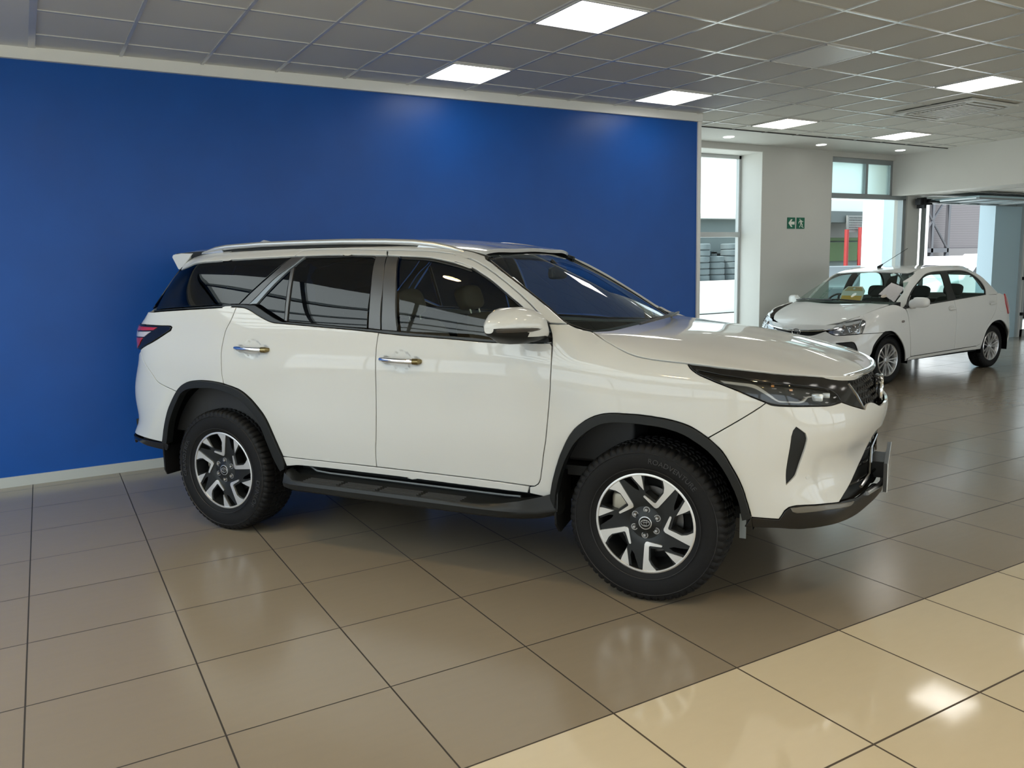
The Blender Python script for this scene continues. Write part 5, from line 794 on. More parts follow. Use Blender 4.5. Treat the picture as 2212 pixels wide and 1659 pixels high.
 'hood_edge':('H',"-78 731 -51 727 -23 723 5 719 33 715 61 712 88 708 115 704 142 700 167 696 192 691 222 686 251 681 279 676 306 671 332 665 358 658 383 651 408 642 433 630 458 617 482 602 506 587 529 572 549 557 567 544 582 532 599 517 609 501 620 481 631 462 643 441 656 417 668 391 678 365 684 341 690 315 695 288 699 261 703 235 706 211 709 186 710 163 711 142 712 120 713 98"),
 'ws_edge':('WS',"1058 749 1033 749 1009 749 985 750 961 750 937 750 911 750 884 750 854 750 822 751 800 751 777 751 753 751 728 752 702 752 674 752 647 752 619 753 590 753 562 753 534 753 506 754 478 754 452 754 426 754 401 754 371 754 340 753 309 753 278 753 247 753 217 752 188 752 160 751 133 751 108 750 84 749 63 748 44 747 12 743 -15 737 -39 730 -65 723"),
},
}
BK = {c:{k:(s,np.array(list(map(int,t.split())),float).reshape(-1,2)/1000) for k,(s,t) in q.items()} for c,q in BK.items()}
# ================================================================== white SUV
SUVO, SUVA = (3.10411, 3.35076, 0), -.993522
suv = empty('suv', SUVO, SUVA)
tag(suv, 'large white seven seat suv with black arch trims parked in front of the blue wall', 'car')
K = BK['SUV']
def pp(k): return K[k][1]
def sk(k, name, m, parent=suv, **kw): return skin(name, SUV, K[k][0], pp(k), m, parent, **kw)
HR = [(-2.392,1.163,.20,.09,.012)]; HF = [(-1.335,1.126,.20,.09,.012)]
for sd_ in (1,-1):
    fd = sk('front_door','front_door', PAINT, side=sd_, refine=HF)
    rd = sk('rear_door','rear_door', PAINT, side=sd_, refine=HR)
    for (par,hx_,hz_) in ((fd,-1.335,1.128),(rd,-2.392,1.163)):
        P = S(np.array([hx_]),np.array([hz_]))[0]; w_ = P[1]+.012
        b = MB(); b.tube([(hx_-.128,-sd_*(w_-.012),hz_+.003),(hx_-.118,-sd_*(w_+.010),hz_+.003),(hx_-.085,-sd_*(w_+.022),hz_+.002),(hx_,-sd_*(w_+.027),hz_),(hx_+.075,-sd_*(w_+.022),hz_-.002),(hx_+.088,-sd_*(w_+.018),hz_-.002)],[.010,.014,.015,.014,.015,.015],12,flat=1.05)
        h = b.obj('door_handle', CHROME, par, True)
        b = MB(); b.tube([(hx_+.089,-sd_*(w_+.018),hz_-.002),(hx_+.112,-sd_*(w_+.010),hz_-.003),(hx_+.126,-sd_*(w_-.012),hz_-.003)],[.0155,.0165,.010],12,flat=1.05)
        b.obj('handle_end', mat('smoked_chrome',(.25,.20,.10),.12,1), par, True)
    ff = sk('front_fender','front_fender', PAINT, side=sd_)
    sk('quarter_panel','quarter_panel', PAINT, side=sd_)
    sk('sill_panel','sill_panel', PAINT, side=sd_)
    fb = sk('front_bumper','front_bumper', PAINT, side=sd_, holes=[pp('vent')])
    skin('bumper_vent', SUV, 'S', inset(resample(pp('vent')[::(1 if area2(pp('vent'))>0 else -1)],.03),-.004), BLACK, fb, side=sd_, off=-.010, gap=0, depth=.004)
    P = S(np.array([.80]),np.array([.655]))[0]; N_ = -nrm(S,np.array([.80]),np.array([.655]))[0]
    b = MB(); b.tube([(P[0]-N_[0]*.01,-sd_*(P[1]-N_[1]*.01),P[2]),(P[0]+N_[0]*.002,-sd_*(P[1]+N_[1]*.002),P[2])],.011,16); b.obj('parking_sensor', PAINT, fb)
    sk('rear_bumper','rear_bumper', PAINT, side=sd_)
    sk('tailgate','tailgate', PAINT, side=sd_)
    tl = sk('tail_lamp','tail_lamp', GLOSSB, side=sd_, off=.006)
    skin('red_lens', SUV, 'S', [(-3.76,1.275),(-3.55,1.280),(-3.20,1.277),(-3.235,1.258),(-3.55,1.248),(-3.76,1.248)], REDL, tl, side=sd_, off=.011, gap=0, depth=.005)
    skin('clear_lens', SUV, 'S', [(-3.76,1.243),(-3.55,1.243),(-3.26,1.250),(-3.34,1.214),(-3.55,1.210),(-3.76,1.210)], WHL, tl, side=sd_, off=.010, gap=0, depth=.005)
    skin('red_lens', SUV, 'S', [(-3.76,1.205),(-3.55,1.205),(-3.36,1.208),(-3.43,1.160),(-3.55,1.130),(-3.76,1.135)], REDL, tl, side=sd_, off=.011, gap=0, depth=.005)
    sk('rear_lower_lip','rear_lower_lip', GLOSSB, side=sd_, off=.004)
    at = sk('arch_trim_front','wheel_arch_trim', BLACK, side=sd_, off=.016, depth=.05, gap=.001, step=.022)
    at = sk('arch_trim_rear','wheel_arch_trim', BLACK, side=sd_, off=.016, depth=.05, gap=.001, step=.022)
    sk('skirt','front_skirt', SKIRTB, side=sd_, off=.003, gap=.001)
    sk('skirt_insert','skirt_insert', mat('skirt_grey',(.13,.12,.10),.3,.2), side=sd_, off=.010, gap=0, depth=.01)
    # headlamp
    hl = sk('headlamp','headlamp', GLOSSB, side=sd_, holes=[pp('headlamp_lens')], off=-.003, gap=.0015)
    bowl = skin('lamp_bowl', SUV, 'S', inset(resample(pp('headlamp_lens')[::(1 if area2(pp('headlamp_lens'))>0 else -1)],.03),-.006), mat('lamp_inner',(.035,.034,.032),.25,.5), hl, side=sd_, off=-.030, gap=0, depth=0)
    sk('headlamp_lens','lamp_lens', LENS, hl, side=sd_, off=-.001, gap=.0005, depth=.006)
    sk('light_strip','light_strip', mat('light_guide',(.42,.41,.38),.2,.2,coat=1), hl, side=sd_, off=-.012, gap=0, depth=.016)
    for (uu,vv,r_,mm) in ((.862,1.005,.019,mat('led_lens',(.75,.80,.84),.1,.2,coat=1)),(.925,1.008,.013,mat('led_lens')),(.72,1.045,.005,mat('amber_led',(.6,.25,.05),.3)),(.62,1.065,.005,mat('amber_led'))):
        P = S(np.array([uu]),np.array([vv]))[0]; V,Fq = superbox((P[0]-.018,-sd_*(P[1]-.018),P[2]),(r_*1.3,r_,r_*.9),6,12,8)
        b = MB(); b.add(V,Fq); b.obj('projector', mm, hl, True)
    gr = sk('grille','grille', mat('grille_black',(.008,.008,.009),.3), side=sd_, off=-.05, gap=0, depth=0)
    b = MB()
    for r_ in range(5):
        z = .935+r_*.030
        us_ = np.linspace(1.20,1.66,26); Pz = S(us_, z+.008*np.where(np.arange(26)%2,1,-1)); 
        b.tube([(p[0]-.035,-sd_*(p[1]-.008),p[2]) for p in Pz], .0035, 5)
    b.obj('grille_mesh', mat('mesh_grey',(.05,.05,.05),.3,.4), gr)
    b = MB(); us_ = np.linspace(1.13,1.67,16)
    b.tube([tuple((lambda p:(p[0]-.008,-sd_*p[1],p[2]))(S(np.array([u_]),np.array([1.068-.006*(u_-1.13)]))[0])) for u_ in us_],.013,10,flat=1.2)
    b.obj('chrome_strip', CHROME, gr, True)
    b = MB(); b.tube([tuple((lambda p:(p[0]-.004,-sd_*p[1],p[2]))(S(np.array([u_]),np.array([z_]))[0])) for u_,z_ in ((1.135,1.045),(1.16,.99),(1.195,.925))],[.006,.009,.006],8)
    b.obj('grille_edge', mat('dark_chrome',(.2,.2,.2),.15,1), gr, True)
    lg = sk('lower_grille','lower_grille', BLACK, side=sd_, off=-.035, gap=0, depth=0)
    b = MB()
    for z in (.56,.62,.68,.74): b.tube([tuple((lambda p:(p[0]-.02,-sd_*(p[1]-.01),p[2]))(S(np.array([u_]),np.array([z]))[0])) for u_ in np.linspace(1.05+.9*(z-.5),1.67,12)],.007,6)
    b.obj('lower_grille_bars', GLOSSB, lg, True)
    b = MB(); b.tube([tuple((lambda p:(p[0]+.004,-sd_*p[1],p[2]))(S(np.array([u_]),np.array([z_]))[0])) for u_,z_ in ((1.46,.76),(1.44,.70),(1.42,.62),(1.36,.575),(1.22,.545))],[.006,.008,.010,.010,.008],8); b.obj('intake_blade', mat('dark_chrome'), lg, True)
    b = MB(); b.tube([tuple((lambda p:(p[0]+.006,-sd_*p[1],p[2]))(S(np.array([u_]),np.array([.508]))[0])) for u_ in np.linspace(1.25,1.67,8)],.014,8,flat=.7); b.obj('bumper_blade', SATIN, lg, True)
    # core behind the panels
    core = [(-4.45,.47),(-3.235,.47)]+[(-2.735-.50*math.cos(a),.40+.55*math.sin(a)) for a in np.linspace(.13,math.pi-.13,24)]+[(-2.2,.47),(-.50,.47)]+[(0.0-.495*math.cos(a),.38+.54*math.sin(a)) for a in np.linspace(.17,math.pi-.17,24)]+[(.50,.47),(1.66,.47),(1.66,.98),(1.1,.99),(.4,1.06),(-.1,1.16),(-.45,1.22),(-1.5,1.25),(-2.1,1.29),(-2.4,1.35),(-3.5,1.35),(-4.45,1.36)]
    skin('inner_body', SUV, 'S', core, DARK, suv, side=sd_, off=-.055, gap=0, depth=0, step=.08)
    for xc in (0.0,-2.735):
        V = []; Fq = []; n = 26
        for i in range(n+1):
            a = .06+(math.pi-.12)*i/n; rx_,rz_ = (.500,.555) if xc == 0 else (.505,.565)
            for w_ in (.875,.80,.66,.50): V.append((xc-rx_*math.cos(a), -sd_*w_, .385+rz_*math.sin(a)))
        for i in range(n):
            for j in range(3): Fq.append((i*4+j,i*4+j+1,(i+1)*4+j+1,(i+1)*4+j))
        c0 = len(V); V.append((xc,-sd_*.50,.385)); Fq += [(i*4+3,c0,(i+1)*4+3) for i in range(n)]
        mesh_obj('wheel_liner', V, Fq, LINER, suv, smooth=True)
    # greenhouse
    sk('body_side_upper','side_roof_frame', PAINT, side=sd_, step=.026)
    fr = sk('front_door_frame','front_door_frame', PAINT, side=sd_, step=.026)
    sk('rear_door_frame','rear_door_frame', PAINT, side=sd_, step=.026)
    sk('quarter_glass','quarter_window', GLASSP, side=sd_, off=-.004, gap=.001, depth=.004)
    sk('pillar_rear','rear_pillar', PILLAR, side=sd_, off=-.002)
    sk('window_trim_strip','window_trim_strip', TRIMG, side=sd_, off=.002)
    sk('vent_window','vent_window', GLASSP, side=sd_, off=-.006, gap=.003, depth=.004)
    sk('window_divider','window_divider', PILLAR, side=sd_, off=-.001)
    sk('rear_door_glass','rear_door_window', GLASSP, side=sd_, off=-.007, gap=.001, depth=.004)
    sk('b_pillar_rear','door_pillar_trim', PILLAR, side=sd_, off=-.001)
    sk('b_pillar_front','door_pillar_trim', PILLAR, side=sd_, off=-.001)
    sk('front_door_glass','front_door_window', GLASSF, side=sd_, off=-.010, gap=.0, depth=.004)
    sk('window_seal_front','window_seal', SEAL, side=sd_, off=-.003, gap=.0005, depth=.012)
    sk('window_seal_rear','window_seal', SEAL, side=sd_, off=-.003, gap=.0005, depth=.012)
    sk('belt_molding','belt_moulding', SEAL, side=sd_, off=.003, gap=.0008, depth=.014, step=.02)
    skin('rear_window', SUV, 'G', [(-3.475,1.39),(-3.51,1.45),(-3.51,1.66),(-4.24,1.68),(-4.24,1.39)], GLASSP, suv, side=sd_, off=-.002, gap=0, depth=.005)
    # roof rail
    xs_ = [-3.05,-2.94,-2.84,-2.55,-2.2,-1.9,-1.6,-1.42,-1.28,-1.18,-1.09]; zs_ = [1.762,1.782,1.792,1.800,1.799,1.795,1.785,1.774,1.756,1.735,1.712]
    b = MB(); V = []; Fq = []; n = 10
    for i,(x,z) in enumerate(zip(xs_,zs_)):
        for kx in range(n):
            a = 2*math.pi*kx/n; e = .4 if i in (0,10) else 1
            V.append((x, -sd_*(.605+.017*math.cos(a)), z-.020+.018*e*math.sin(a)))
    Fq = [(i*n+kx,i*n+(kx+1)%n,(i+1)*n+(kx+1)%n,(i+1)*n+kx) for i in range(len(xs_)-1) for kx in range(n)]+[tuple(range(n)),tuple((len(xs_)-1)*n+kx for kx in range(n))]
    b.add(V,Fq)
    for (P_) in ([(-3.06,1.735),(-2.86,1.74),(-2.90,1.775),(-3.02,1.755)],[(-1.40,1.72),(-1.08,1.69),(-1.10,1.702),(-1.36,1.755)]): b.prism(P_,-sd_*.605-.012,-sd_*.605+.012)
    b.obj('roof_rail', mat('rail_silver',(.55,.57,.58),.25,.6), suv, True)
    # side step
    stn = [(-2.19,.55,.02),(-2.15,.9,.03),(-2.08,1,.0),(-1.95,1,0),(-1.3,1,0),(-.86,1,0),(-.74,.97,.01),(-.62,.9,.03),(-.52,.72,.045),(-.445,.42,.05)]
    prof = [(.79,.445),(.855,.425),(.875,.408),(.965,.402),(.978,.414),(.992,.412),(1.000,.395),(.992,.365),(.955,.345),(.86,.338),(.79,.36)]
    V = []; n = len(prof)
    for (x,kk,up_) in stn:
        for (w_,z) in prof:
            ww = .79+(w_-.79)*(kk*.9+.1) ; zz = z
            if kk < 1 and z < .43 and .86 < w_ < .985 and z > .39: zz = z+up_+(.05*(1-kk)); 
            if kk < 1 and z < .37: zz = z+.05*(1-kk)
            V.append((x,-sd_*ww,zz))
    Fq = [(i*n+kx,i*n+(kx+1)%n,(i+1)*n+(kx+1)%n,(i+1)*n+kx) for i in range(len(stn)-1) for kx in range(n)]+[tuple(range(n)),tuple((len(stn)-1)*n+kx for kx in range(n))]
    b = MB(); b.add(V,Fq); ss = b.obj('side_step', mat('step_black',(.012,.013,.013),.4,spec=.3), suv, True)
    b = MB()
    for q_ in range(4):
        w_ = .882+q_*.022; x = -2.02
        while x < -.95: b.box(x,x+.24,-sd_*w_-.003,-sd_*w_+.003,.404,.4125); x += .27
    b.obj('step_grips', mat('grip',(.06,.06,.06),.35), ss)
    b = MB(); b.tube([(-2.06,-sd_*.845,.475),(-2.0,-sd_*.85,.448),(-1.9,-sd_*.852,.443),(-.75,-sd_*.852,.437),(-.66,-sd_*.86,.442)],.006,6); b.obj('step_edge', mat('edge_grey',(.14,.15,.155),.35), ss, True)
    # mud flaps
    for (nm,P_,x_) in (('mud_flap',[(.70,.57),(.885,.60),(.90,.55),(.89,.33),(.84,.275),(.70,.30)],-.455),('mud_flap',[(.70,.55),(.895,.53),(.895,.35),(.88,.315),(.70,.315)],-3.235)):
        b = MB(); b.prism([(-sd_*a,z) for a,z in P_],x_-.006,x_+.006,'x'); b.obj(nm, RUBBER, suv)
    # door mirror (only the near side one shows)
    if sd_ < 0: continue
    mi = empty('door_mirror', parent=suv)
    def sec(w_, xb, xf, zt, zb, n=24):
        out = []
        cx_,cz_ = (xb+xf)/2,(zt+zb)/2
        for kx in range(n):
            a = 2*math.pi*kx/n; c_,s_ = math.cos(a),math.sin(a)
            e = .55 if c_ < 0 else .95
            out.append((cx_+(xf-xb)/2*math.copysign(abs(c_)**e,c_), -sd_*w_, cz_+(zt-zb)/2*math.copysign(abs(s_)**.8,s_)))
        return out
    SC = [(.885,-.60,-.475,1.335,1.250),(.93,-.665,-.463,1.398,1.243),(.98,-.710,-.475,1.416,1.238),(1.04,-.720,-.502,1.416,1.242),(1.09,-.712,-.545,1.398,1.268),(1.125,-.705,-.60,1.365,1.285),(1.138,-.695,-.645,1.345,1.30)]
    n = 24; V = [p for s_ in SC for p in sec(*s_)]
    Fq = [(i*n+kx,i*n+(kx+1)%n,(i+1)*n+(kx+1)%n,(i+1)*n+kx) for i in range(len(SC)-1) for kx in range(n)]+[tuple(range(n)),tuple((len(SC)-1)*n+kx for kx in range(n))]
    def spl(V,Fq,cond): return [f for f in Fq if cond(sum(V[i][2] for i in f)/len(f), sum(V[i][0] for i in f)/len(f))]
    b = MB(); b.add(V, spl(V,Fq,lambda z,x: z>1.322-max(0,x+.60)*.35)); b.obj('mirror_cap', PAINT, mi, True)
    b = MB(); b.add(V, spl(V,Fq,lambda z,x: z<=1.322-max(0,x+.60)*.35)); b.obj('mirror_housing', BLACK, mi, True)
    b = MB(); b.tube([(-.69,-sd_*1.118,1.312),(-.60,-sd_*1.125,1.313),(-.545,-sd_*1.095,1.313),(-.50,-sd_*1.03,1.312),(-.478,-sd_*.96,1.312)],[.012,.015,.015,.013,.006],8,flat=.8); b.obj('indicator_lens', mat('smoke_lens',(.06,.055,.05),.15), mi, True)
    b = MB(); b.tube([(-.50,-sd_*.83,1.262),(-.53,-sd_*.88,1.268),(-.56,-sd_*.93,1.285)],[.045,.035,.04],12,flat=.55); b.obj('mirror_arm', BLACK, mi, True)
    b = MB(); b.prism([(-.56,1.235),(-.475,1.24),(-.50,1.33),(-.56,1.30)],-sd_*.885,-sd_*.80); b.obj('mirror_base', BLACK, mi)
# roof, hood, windscreen
he, hr, we = pp('hood_edge'), pp('hood_rear'), pp('ws_edge')
def sym(a): return np.concatenate([a, (a*[1,-1])[::-1]])
hd = [tuple(p) for p in he if p[1] > .02]; hb = [tuple(p) for p in hr if p[1] > .02]
hood_poly = hb[::-1]+hd; hood_poly += [(x,-w_) for x,w_ in hood_poly[::-1]]
skin('hood', SUV, 'H', hood_poly, PAINT, suv, step=.035, depth=.02)
tpx = lambda w_: float(wsf(1.0,w_)[0])
tw = np.linspace(.590,-.590,24)
front_edge = [(-.945-.06*(w_/.78)**2-.004, w_) for w_ in tw]
rs = [(x, -(.600 if x>-3.1 else .6-.12*(-3.1-x))) for x in np.linspace(-1.0,-3.34,40)]
rear_edge = [(-3.36-.10*(1-(w_/.6)**2), w_) for w_ in np.linspace(-.56,.56,20)]
skin('roof', SUV, 'R', front_edge+rs+rear_edge+[(x,-w_) for x,w_ in rs[::-1]], PAINT, suv, step=.045, depth=.02)
wsv = [tuple(p) for p in we if p[0] > -.05]
wp = wsv+[(s_,w_) for s_,w_ in zip(np.full(14,.015),np.linspace(.6,-.6,14))]+[(s_,-w_) for s_,w_ in wsv[::-1]]
skin('windscreen', SUV, 'WS', wp, GLASSW, suv, off=-.006, gap=.001, depth=.006, step=.06)
skin('windscreen_border', SUV, 'WS', [(-.03,-.70),(-.03,.70),(.055,.735),(.05,.5),(.05,0),(.05,-.5),(.055,-.735)], SEAL, suv, off=-.012, gap=0, depth=.0)
for sd_ in (1,-1):
    b = MB(); b.tube([(float(a[0])+.004,-sd_*float(a[1]),float(a[2])+.001) for a in [SUV['WS'](np.array([s_]),np.array([w_+.006]))[0] for s_,w_ in wsv]],.0045,6)
    b.obj('windscreen_seal', SEAL, suv, True)
# cowl and ditch fillers
b = MB(); V = []
for w_ in np.linspace(-.80,.80,33):
    xr = -.15-.36*w_*w_
    V += [(xr-.10,-w_,1.285-.02*abs(w_)),(xr+.10,-w_,1.245),(xr+.10,-w_,1.18),(xr-.10,-w_,1.18)]
Fq = [(i*4+k_,i*4+(k_+1)%4,(i+1)*4+(k_+1)%4,(i+1)*4+k_) for i in range(32) for k_ in range(4)]
b.add(V,Fq); b.obj('cowl', mat('cowl_black',(.015,.015,.015),.5), suv)
b = MB()
for (P_) in ([(-.17,-.48,1.30),(-.13,-.1,1.315),(-.18,.30,1.312),(-.24,.42,1.30)],[(-.30,.58,1.29),(-.20,.25,1.31),(-.14,-.15,1.315),(-.17,-.30,1.315)]):
    b.tube([(p[0]+.02,p[1],p[2]+.004) for p in P_],[.007,.008,.007,.004],6)
b.obj('wiper', mat('wiper_black',(.012,.012,.012),.35), suv, True)
for sd_ in (1,-1):
    b = MB(); xs_ = np.linspace(-3.3,-.95,40); b.tube([(x,-sd_*.592,float(GE(np.array([x]))[0])-.014) for x in xs_],.020,6); b.obj('roof_ditch', SEAL, suv, True)
# spoiler
V = []; ny = 13
for w_ in np.linspace(-.615,.615,ny):
    t_ = 1-(w_/.615)**2; dx = -.10*t_; dz = .045*t_
    V += [(-3.14+dx*.4,w_,1.742+dz),(-3.25+dx*.8,w_,1.746+dz),(-3.325+dx,w_,1.738+dz),(-3.335+dx,w_,1.722+dz),(-3.315+dx,w_,1.690+dz*.8),(-3.285+dx,w_,1.641+dz*.5),(-3.262+dx*.9,w_,1.640+dz*.5),(-3.20+dx*.6,w_,1.69+dz*.8)]
Fq = [(i*8+k_,i*8+(k_+1)%8,(i+1)*8+(k_+1)%8,(i+1)*8+k_) for i in range(ny-1) for k_ in range(8)]+[tuple(range(8)),tuple((ny-1)*8+k_ for k_ in range(8))]
b = MB(); b.add(V,Fq); b.obj('spoiler', PAINT, suv, bevel=.006)
b = MB(); V = [(-2.46,0,1.885),(-2.60,0,1.895),(-2.655,0,1.885)]; b.tube([(-2.98,0,1.792),(-3.04,0,1.812),(-3.10,0,1.829),(-3.125,0,1.826),(-3.13,0,1.79)],[.012,.016,.011,.008,.02],10,flat=1); b.obj('roof_aerial', PAINT, suv, True)
# badge, plate
def emblem(name, parent, M_, s, m):
    b = MB()
    for (rx_,rz_,cz_,th) in ((1,.70,0,.085),(.30,.66,0,.07),(.80,.24,.36,.07)):
        n = 36; V = []
        for i in range(n):
            a = 2*math.pi*i/n
            for kx in range(6):
                c_ = 2*math.pi*kx/6; r_ = 1+th*math.cos(c_)/max(rx_,rz_)*1.0
                V.append(tuple(M_ @ Vector((s*rx_*math.cos(a)*r_, -s*th*math.sin(c_), s*(cz_+rz_*math.sin(a)*(1+th*math.cos(c_)/rz_))))))
        b.add(V,[(i*6+kx,i*6+(kx+1)%6,((i+1)%n)*6+(kx+1)%6,((i+1)%n)*6+kx) for i in range(n) for kx in range(6)])
    return b.obj(name, m, parent, True)
b = MB(); V,Fq = superbox((.945,0,.955),(.022,.098,.072),2.6,24,12); b.add(V,Fq); b.obj('badge_plate', GLOSSB, suv, True)
emblem('badge', suv, Matrix.Translation((.965,0,.955)) @ Matrix.Rotation(math.pi/2,4,'Z'), .095, CHROME)
b = MB(); b.box(.93,1.0,-.12,.12,.52,.60); b.obj('plate_bracket', BLACK, suv)
b = MB(); b.box(1.0,1.016,-.26,.26,.485,.625); b.obj('number_plate', mat('plate_backing',(.02,.02,.02),.4), suv)
b = MB(); b.box(1.016,1.020,-.262,.262,.483,.627); b.obj('plate_cover', mat('plate_film',(.62,.64,.66),.25,coat=1), suv, bevel=.002)
# underbody
b = MB(); b.box(-3.4,.72,-.48,.48,.34,.62); b.box(-2.15,-.55,-.80,.80,.36,.50); b.box(-3.72,-3.3,-.70,.70,.50,.62); b.box(.52,.80,-.60,.60,.40,.60); b.obj('underbody', DARK, suv)
b = MB(); b.box(.40,.43,-.66,-.655,.30,.42); b.obj('tow_hook', ALU, suv)
b = MB(); b.box(-3.55,-.3,-.74,.74,.55,.60); b.obj('cabin_floor', DASH, suv)
# ------------------------------------------------------------------ wheels
def bend_text(txt, size, R_, a0, y, M_, name, m, parent, depth=.0025, tw=1.0):
    c = bpy.data.curves.new('t','FONT'); c.body = txt; c.size = size; c.extrude = depth; c.space_character = 1.05; c.align_x = 'CENTER'
    o = bpy.data.objects.new('t', c); COL.objects.link(o); dg = bpy.context.evaluated_depsgraph_get(); me = bpy.data.meshes.new_from_object(o.evaluated_get(dg))
    bpy.data.objects.remove(o)
    for v in me.vertices:
        r_ = R_+v.co.y; a = a0-v.co.x*tw/R_
        v.co = M_ @ Vector((r_*math.cos(a), y-v.co.z, r_*math.sin(a)))
    me.materials.clear(); me.materials.append(m)
    oo = bpy.data.objects.new(name, me); COL.objects.link(oo); oo.parent = parent; return oo
def tyre(parent, R_, rim, wd, blocks=72, rib=3):
    """axis Y; outer face towards -Y"""
    h = wd/2; bd = rim+.004
    prof = [(-h*.72,bd,0),(-h*.86,bd+.006,0),(-h*.96,bd+(R_-bd)*.25,0),(-h*1.02,bd+(R_-bd)*.5,0),(-h*1.0,bd+(R_-bd)*.70,0),(-h*.985,R_-.030,1),(-h*.95,R_-.016,1),(-h*.86,R_-.006,1),(-h*.70,R_-.001,1),(-h*.52,R_,1),(-h*.50,R_-.009,0),(-h*.46,R_-.009,0),(-h*.44,R_,2),(-h*.18,R_+.0005,2),(-h*.16,R_-.008,0),(-h*.12,R_-.008,0),(-h*.10,R_+.0005,3)]
    prof = prof+[(-a,r,{0:0,1:4,2:5,3:3}[k]) for a,r,k in prof[::-1]]
    nseg = blocks*4; V = []
    for s_ in range(nseg):
        q = 2*math.pi*s_/nseg
        for a,r,k in prof:
            ph = {0:9,1:0,2:1,3:2,4:2,5:3}[k]
            g = 0
            if k and (s_+ph) % 4 == 0: g = .008 if k in (1,4) else .007
            rr_ = r-g; aa = a*(1-.012*(g>0)*(k in (1,4)))
            q2 = q+(0.012*math.sin(a/h*3) if k else 0)
            V.append((rr_*math.cos(q2), aa, rr_*math.sin(q2)))
    m = len(prof)
    Fq = [(s_*m+i, s_*m+i+1, ((s_+1)%nseg)*m+i+1, ((s_+1)%nseg)*m+i) for s_ in range(nseg) for i in range(m-1)]
    b = MB(); b.add(V,Fq); o = b.obj('tyre', RUBBER, parent, True)
    for p in o.data.polygons: pass
    return o
def pol(a, r): return (r*math.cos(math.radians(a)), r*math.sin(math.radians(a)))
def suv_wheel(parent, loc, rz, side, phase, words):
    """built for the right side (outer face towards -Y); mirrored by turning half round for the left"""
    wh = empty('wheel', loc, rz, parent); R0 = .244
    T = tyre(wh, .386, .228, .265, 64)
    for (tx_,a_,sz) in words: bend_text(tx_, sz, .300, math.radians(a_), -.1355, Matrix.Identity(4), 'sidewall_lettering', RUBBERT, T)
    for rr_ in (.268,.345): 
        b = MB(); b.lathe([(-.1325,rr_),(-.1365,rr_+.002),(-.1325,rr_+.004)],72); b.obj('sidewall_ring', RUBBERT, T, True)
    # rim barrel and lip
    b = MB(); b.lathe([(.10,.235),(.095,.225),(-.02,.200),(-.085,.224),(-.112,.232),(-.116,.240),(-.108,.246)],72); rim = b.obj('rim', ALLOYD, wh, True)
    b = MB(); b.lathe([(-.110,.2315),(-.1175,.234),(-.1185,.241),(-.1155,.2465),(-.109,.2475)],96); b.obj('rim_lip', MACH, rim, True)
    # spoke web: a dark dished plate with five windows and five slots, machined faces on top
    def yy(r): return -.098-.012*math.sin(min(1,r/.235)*1.4)+.028*max(0,1-r/.10)*.6
    def P3(p, dy=0):
        r = math.hypot(*p); return (p[0], yy(r)+dy, p[1])
    def rot(p, a): c_,s_ = math.cos(a),math.sin(a); return (p[0]*c_-p[1]*s_, p[0]*s_+p[1]*c_)
    U = .2445
    Lp = [(-.045,-.955),(-.012,-.43),(.010,-.385),(.045,-.372),(.335,-.405),(.345,-.425),(.33,-.445),(.10,-.450),(.078,-.468),(.078,-.735),(.13,-.83),(.235,-.930),(.10,-.951)]
    Wp = [(.42,-.520),(.50,-.520),(.785,-.590),(.745,-.610),(.735,-.625),(.675,-.690),(.59,-.765)]
    Wp = [(.405,-.520),(.77,-.585),(.715,-.655),(.635,-.735),(.545,-.66)]
    # holes (through) in unit coordinates
    H1 = [(.105,-.50),(.36,-.49),(.48,-.62),(.575,-.765),(.45,-.86),(.30,-.905),(.20,-.86),(.105,-.735)]
    H2 = [(.47,-.445),(.56,-.415),(.86,-.415),(.835,-.48),(.80,-.545),(.56,-.50)]
    outer = [pol(a,.965) for a in range(0,360,5)]
    polys = [np.array(outer)]
    for k_ in range(5):
        a = 2*math.pi*k_/5+phase
        polys += [np.array([rot(p,a) for p in H1]), np.array([rot(p,a) for p in H2])]
    V,Fq,polys = fill2(polys,.07,lambda p:P3((p[0]*U,p[1]*U),.004))
    for p in polys[1:]:
        n = len(p); bs = len(V); c_ = p.mean(0)
        V += [P3((q_[0]*U,q_[1]*U),.004) for q_ in p]+[((q_[0]*.93+c_[0]*.07)*U*1.0, -.052, (q_[1]*.93+c_[1]*.07)*U) for q_ in p]
        Fq += [(bs+i,bs+(i+1)%n,bs+n+(i+1)%n,bs+n+i) for i in range(n)]
    b = MB(); b.add(V,Fq); b.obj('spoke_web', ALLOYD, rim, True)
    b = MB()
    for k_ in range(5):
        a = 2*math.pi*k_/5+phase
        for Pz in (Lp,Wp):
            V,Fq,q_ = fill2([[rot((p[0]*U,p[1]*U),a) for p in Pz]],.012,lambda p:P3(p,-.0030)); n = len(q_[0]); bs = len(V)
            V += [P3(p,-.0030) for p in q_[0]]+[P3(p,.006) for p in q_[0]]
            b.add(V,Fq+[(bs+i,bs+n+i,bs+n+(i+1)%n,bs+(i+1)%n) for i in range(n)])
    b.obj('machined_faces', MACH, rim, True)
    b = MB(); b.lathe([(-.088,.088),(-.096,.080),(-.098,.045),(-.103,.036),(-.104,.0)],48); b.obj('hub', ALLOYD, rim, True)
    b = MB(); b.lathe([(-.103,.033),(-.107,.032),(-.1075,.028),(-.105,.027),(-.105,0)],40); cap = b.obj('centre_cap', SATIN, rim, True)
    b = MB(); b.lathe([(-.1056,.0275),(-.1062,.027),(-.1062,0)],40); b.obj('cap_face', GLOSSB, cap, True)
    emblem('cap_emblem', cap, Matrix.Translation((0,-.107,0)), .0215, SATIN)
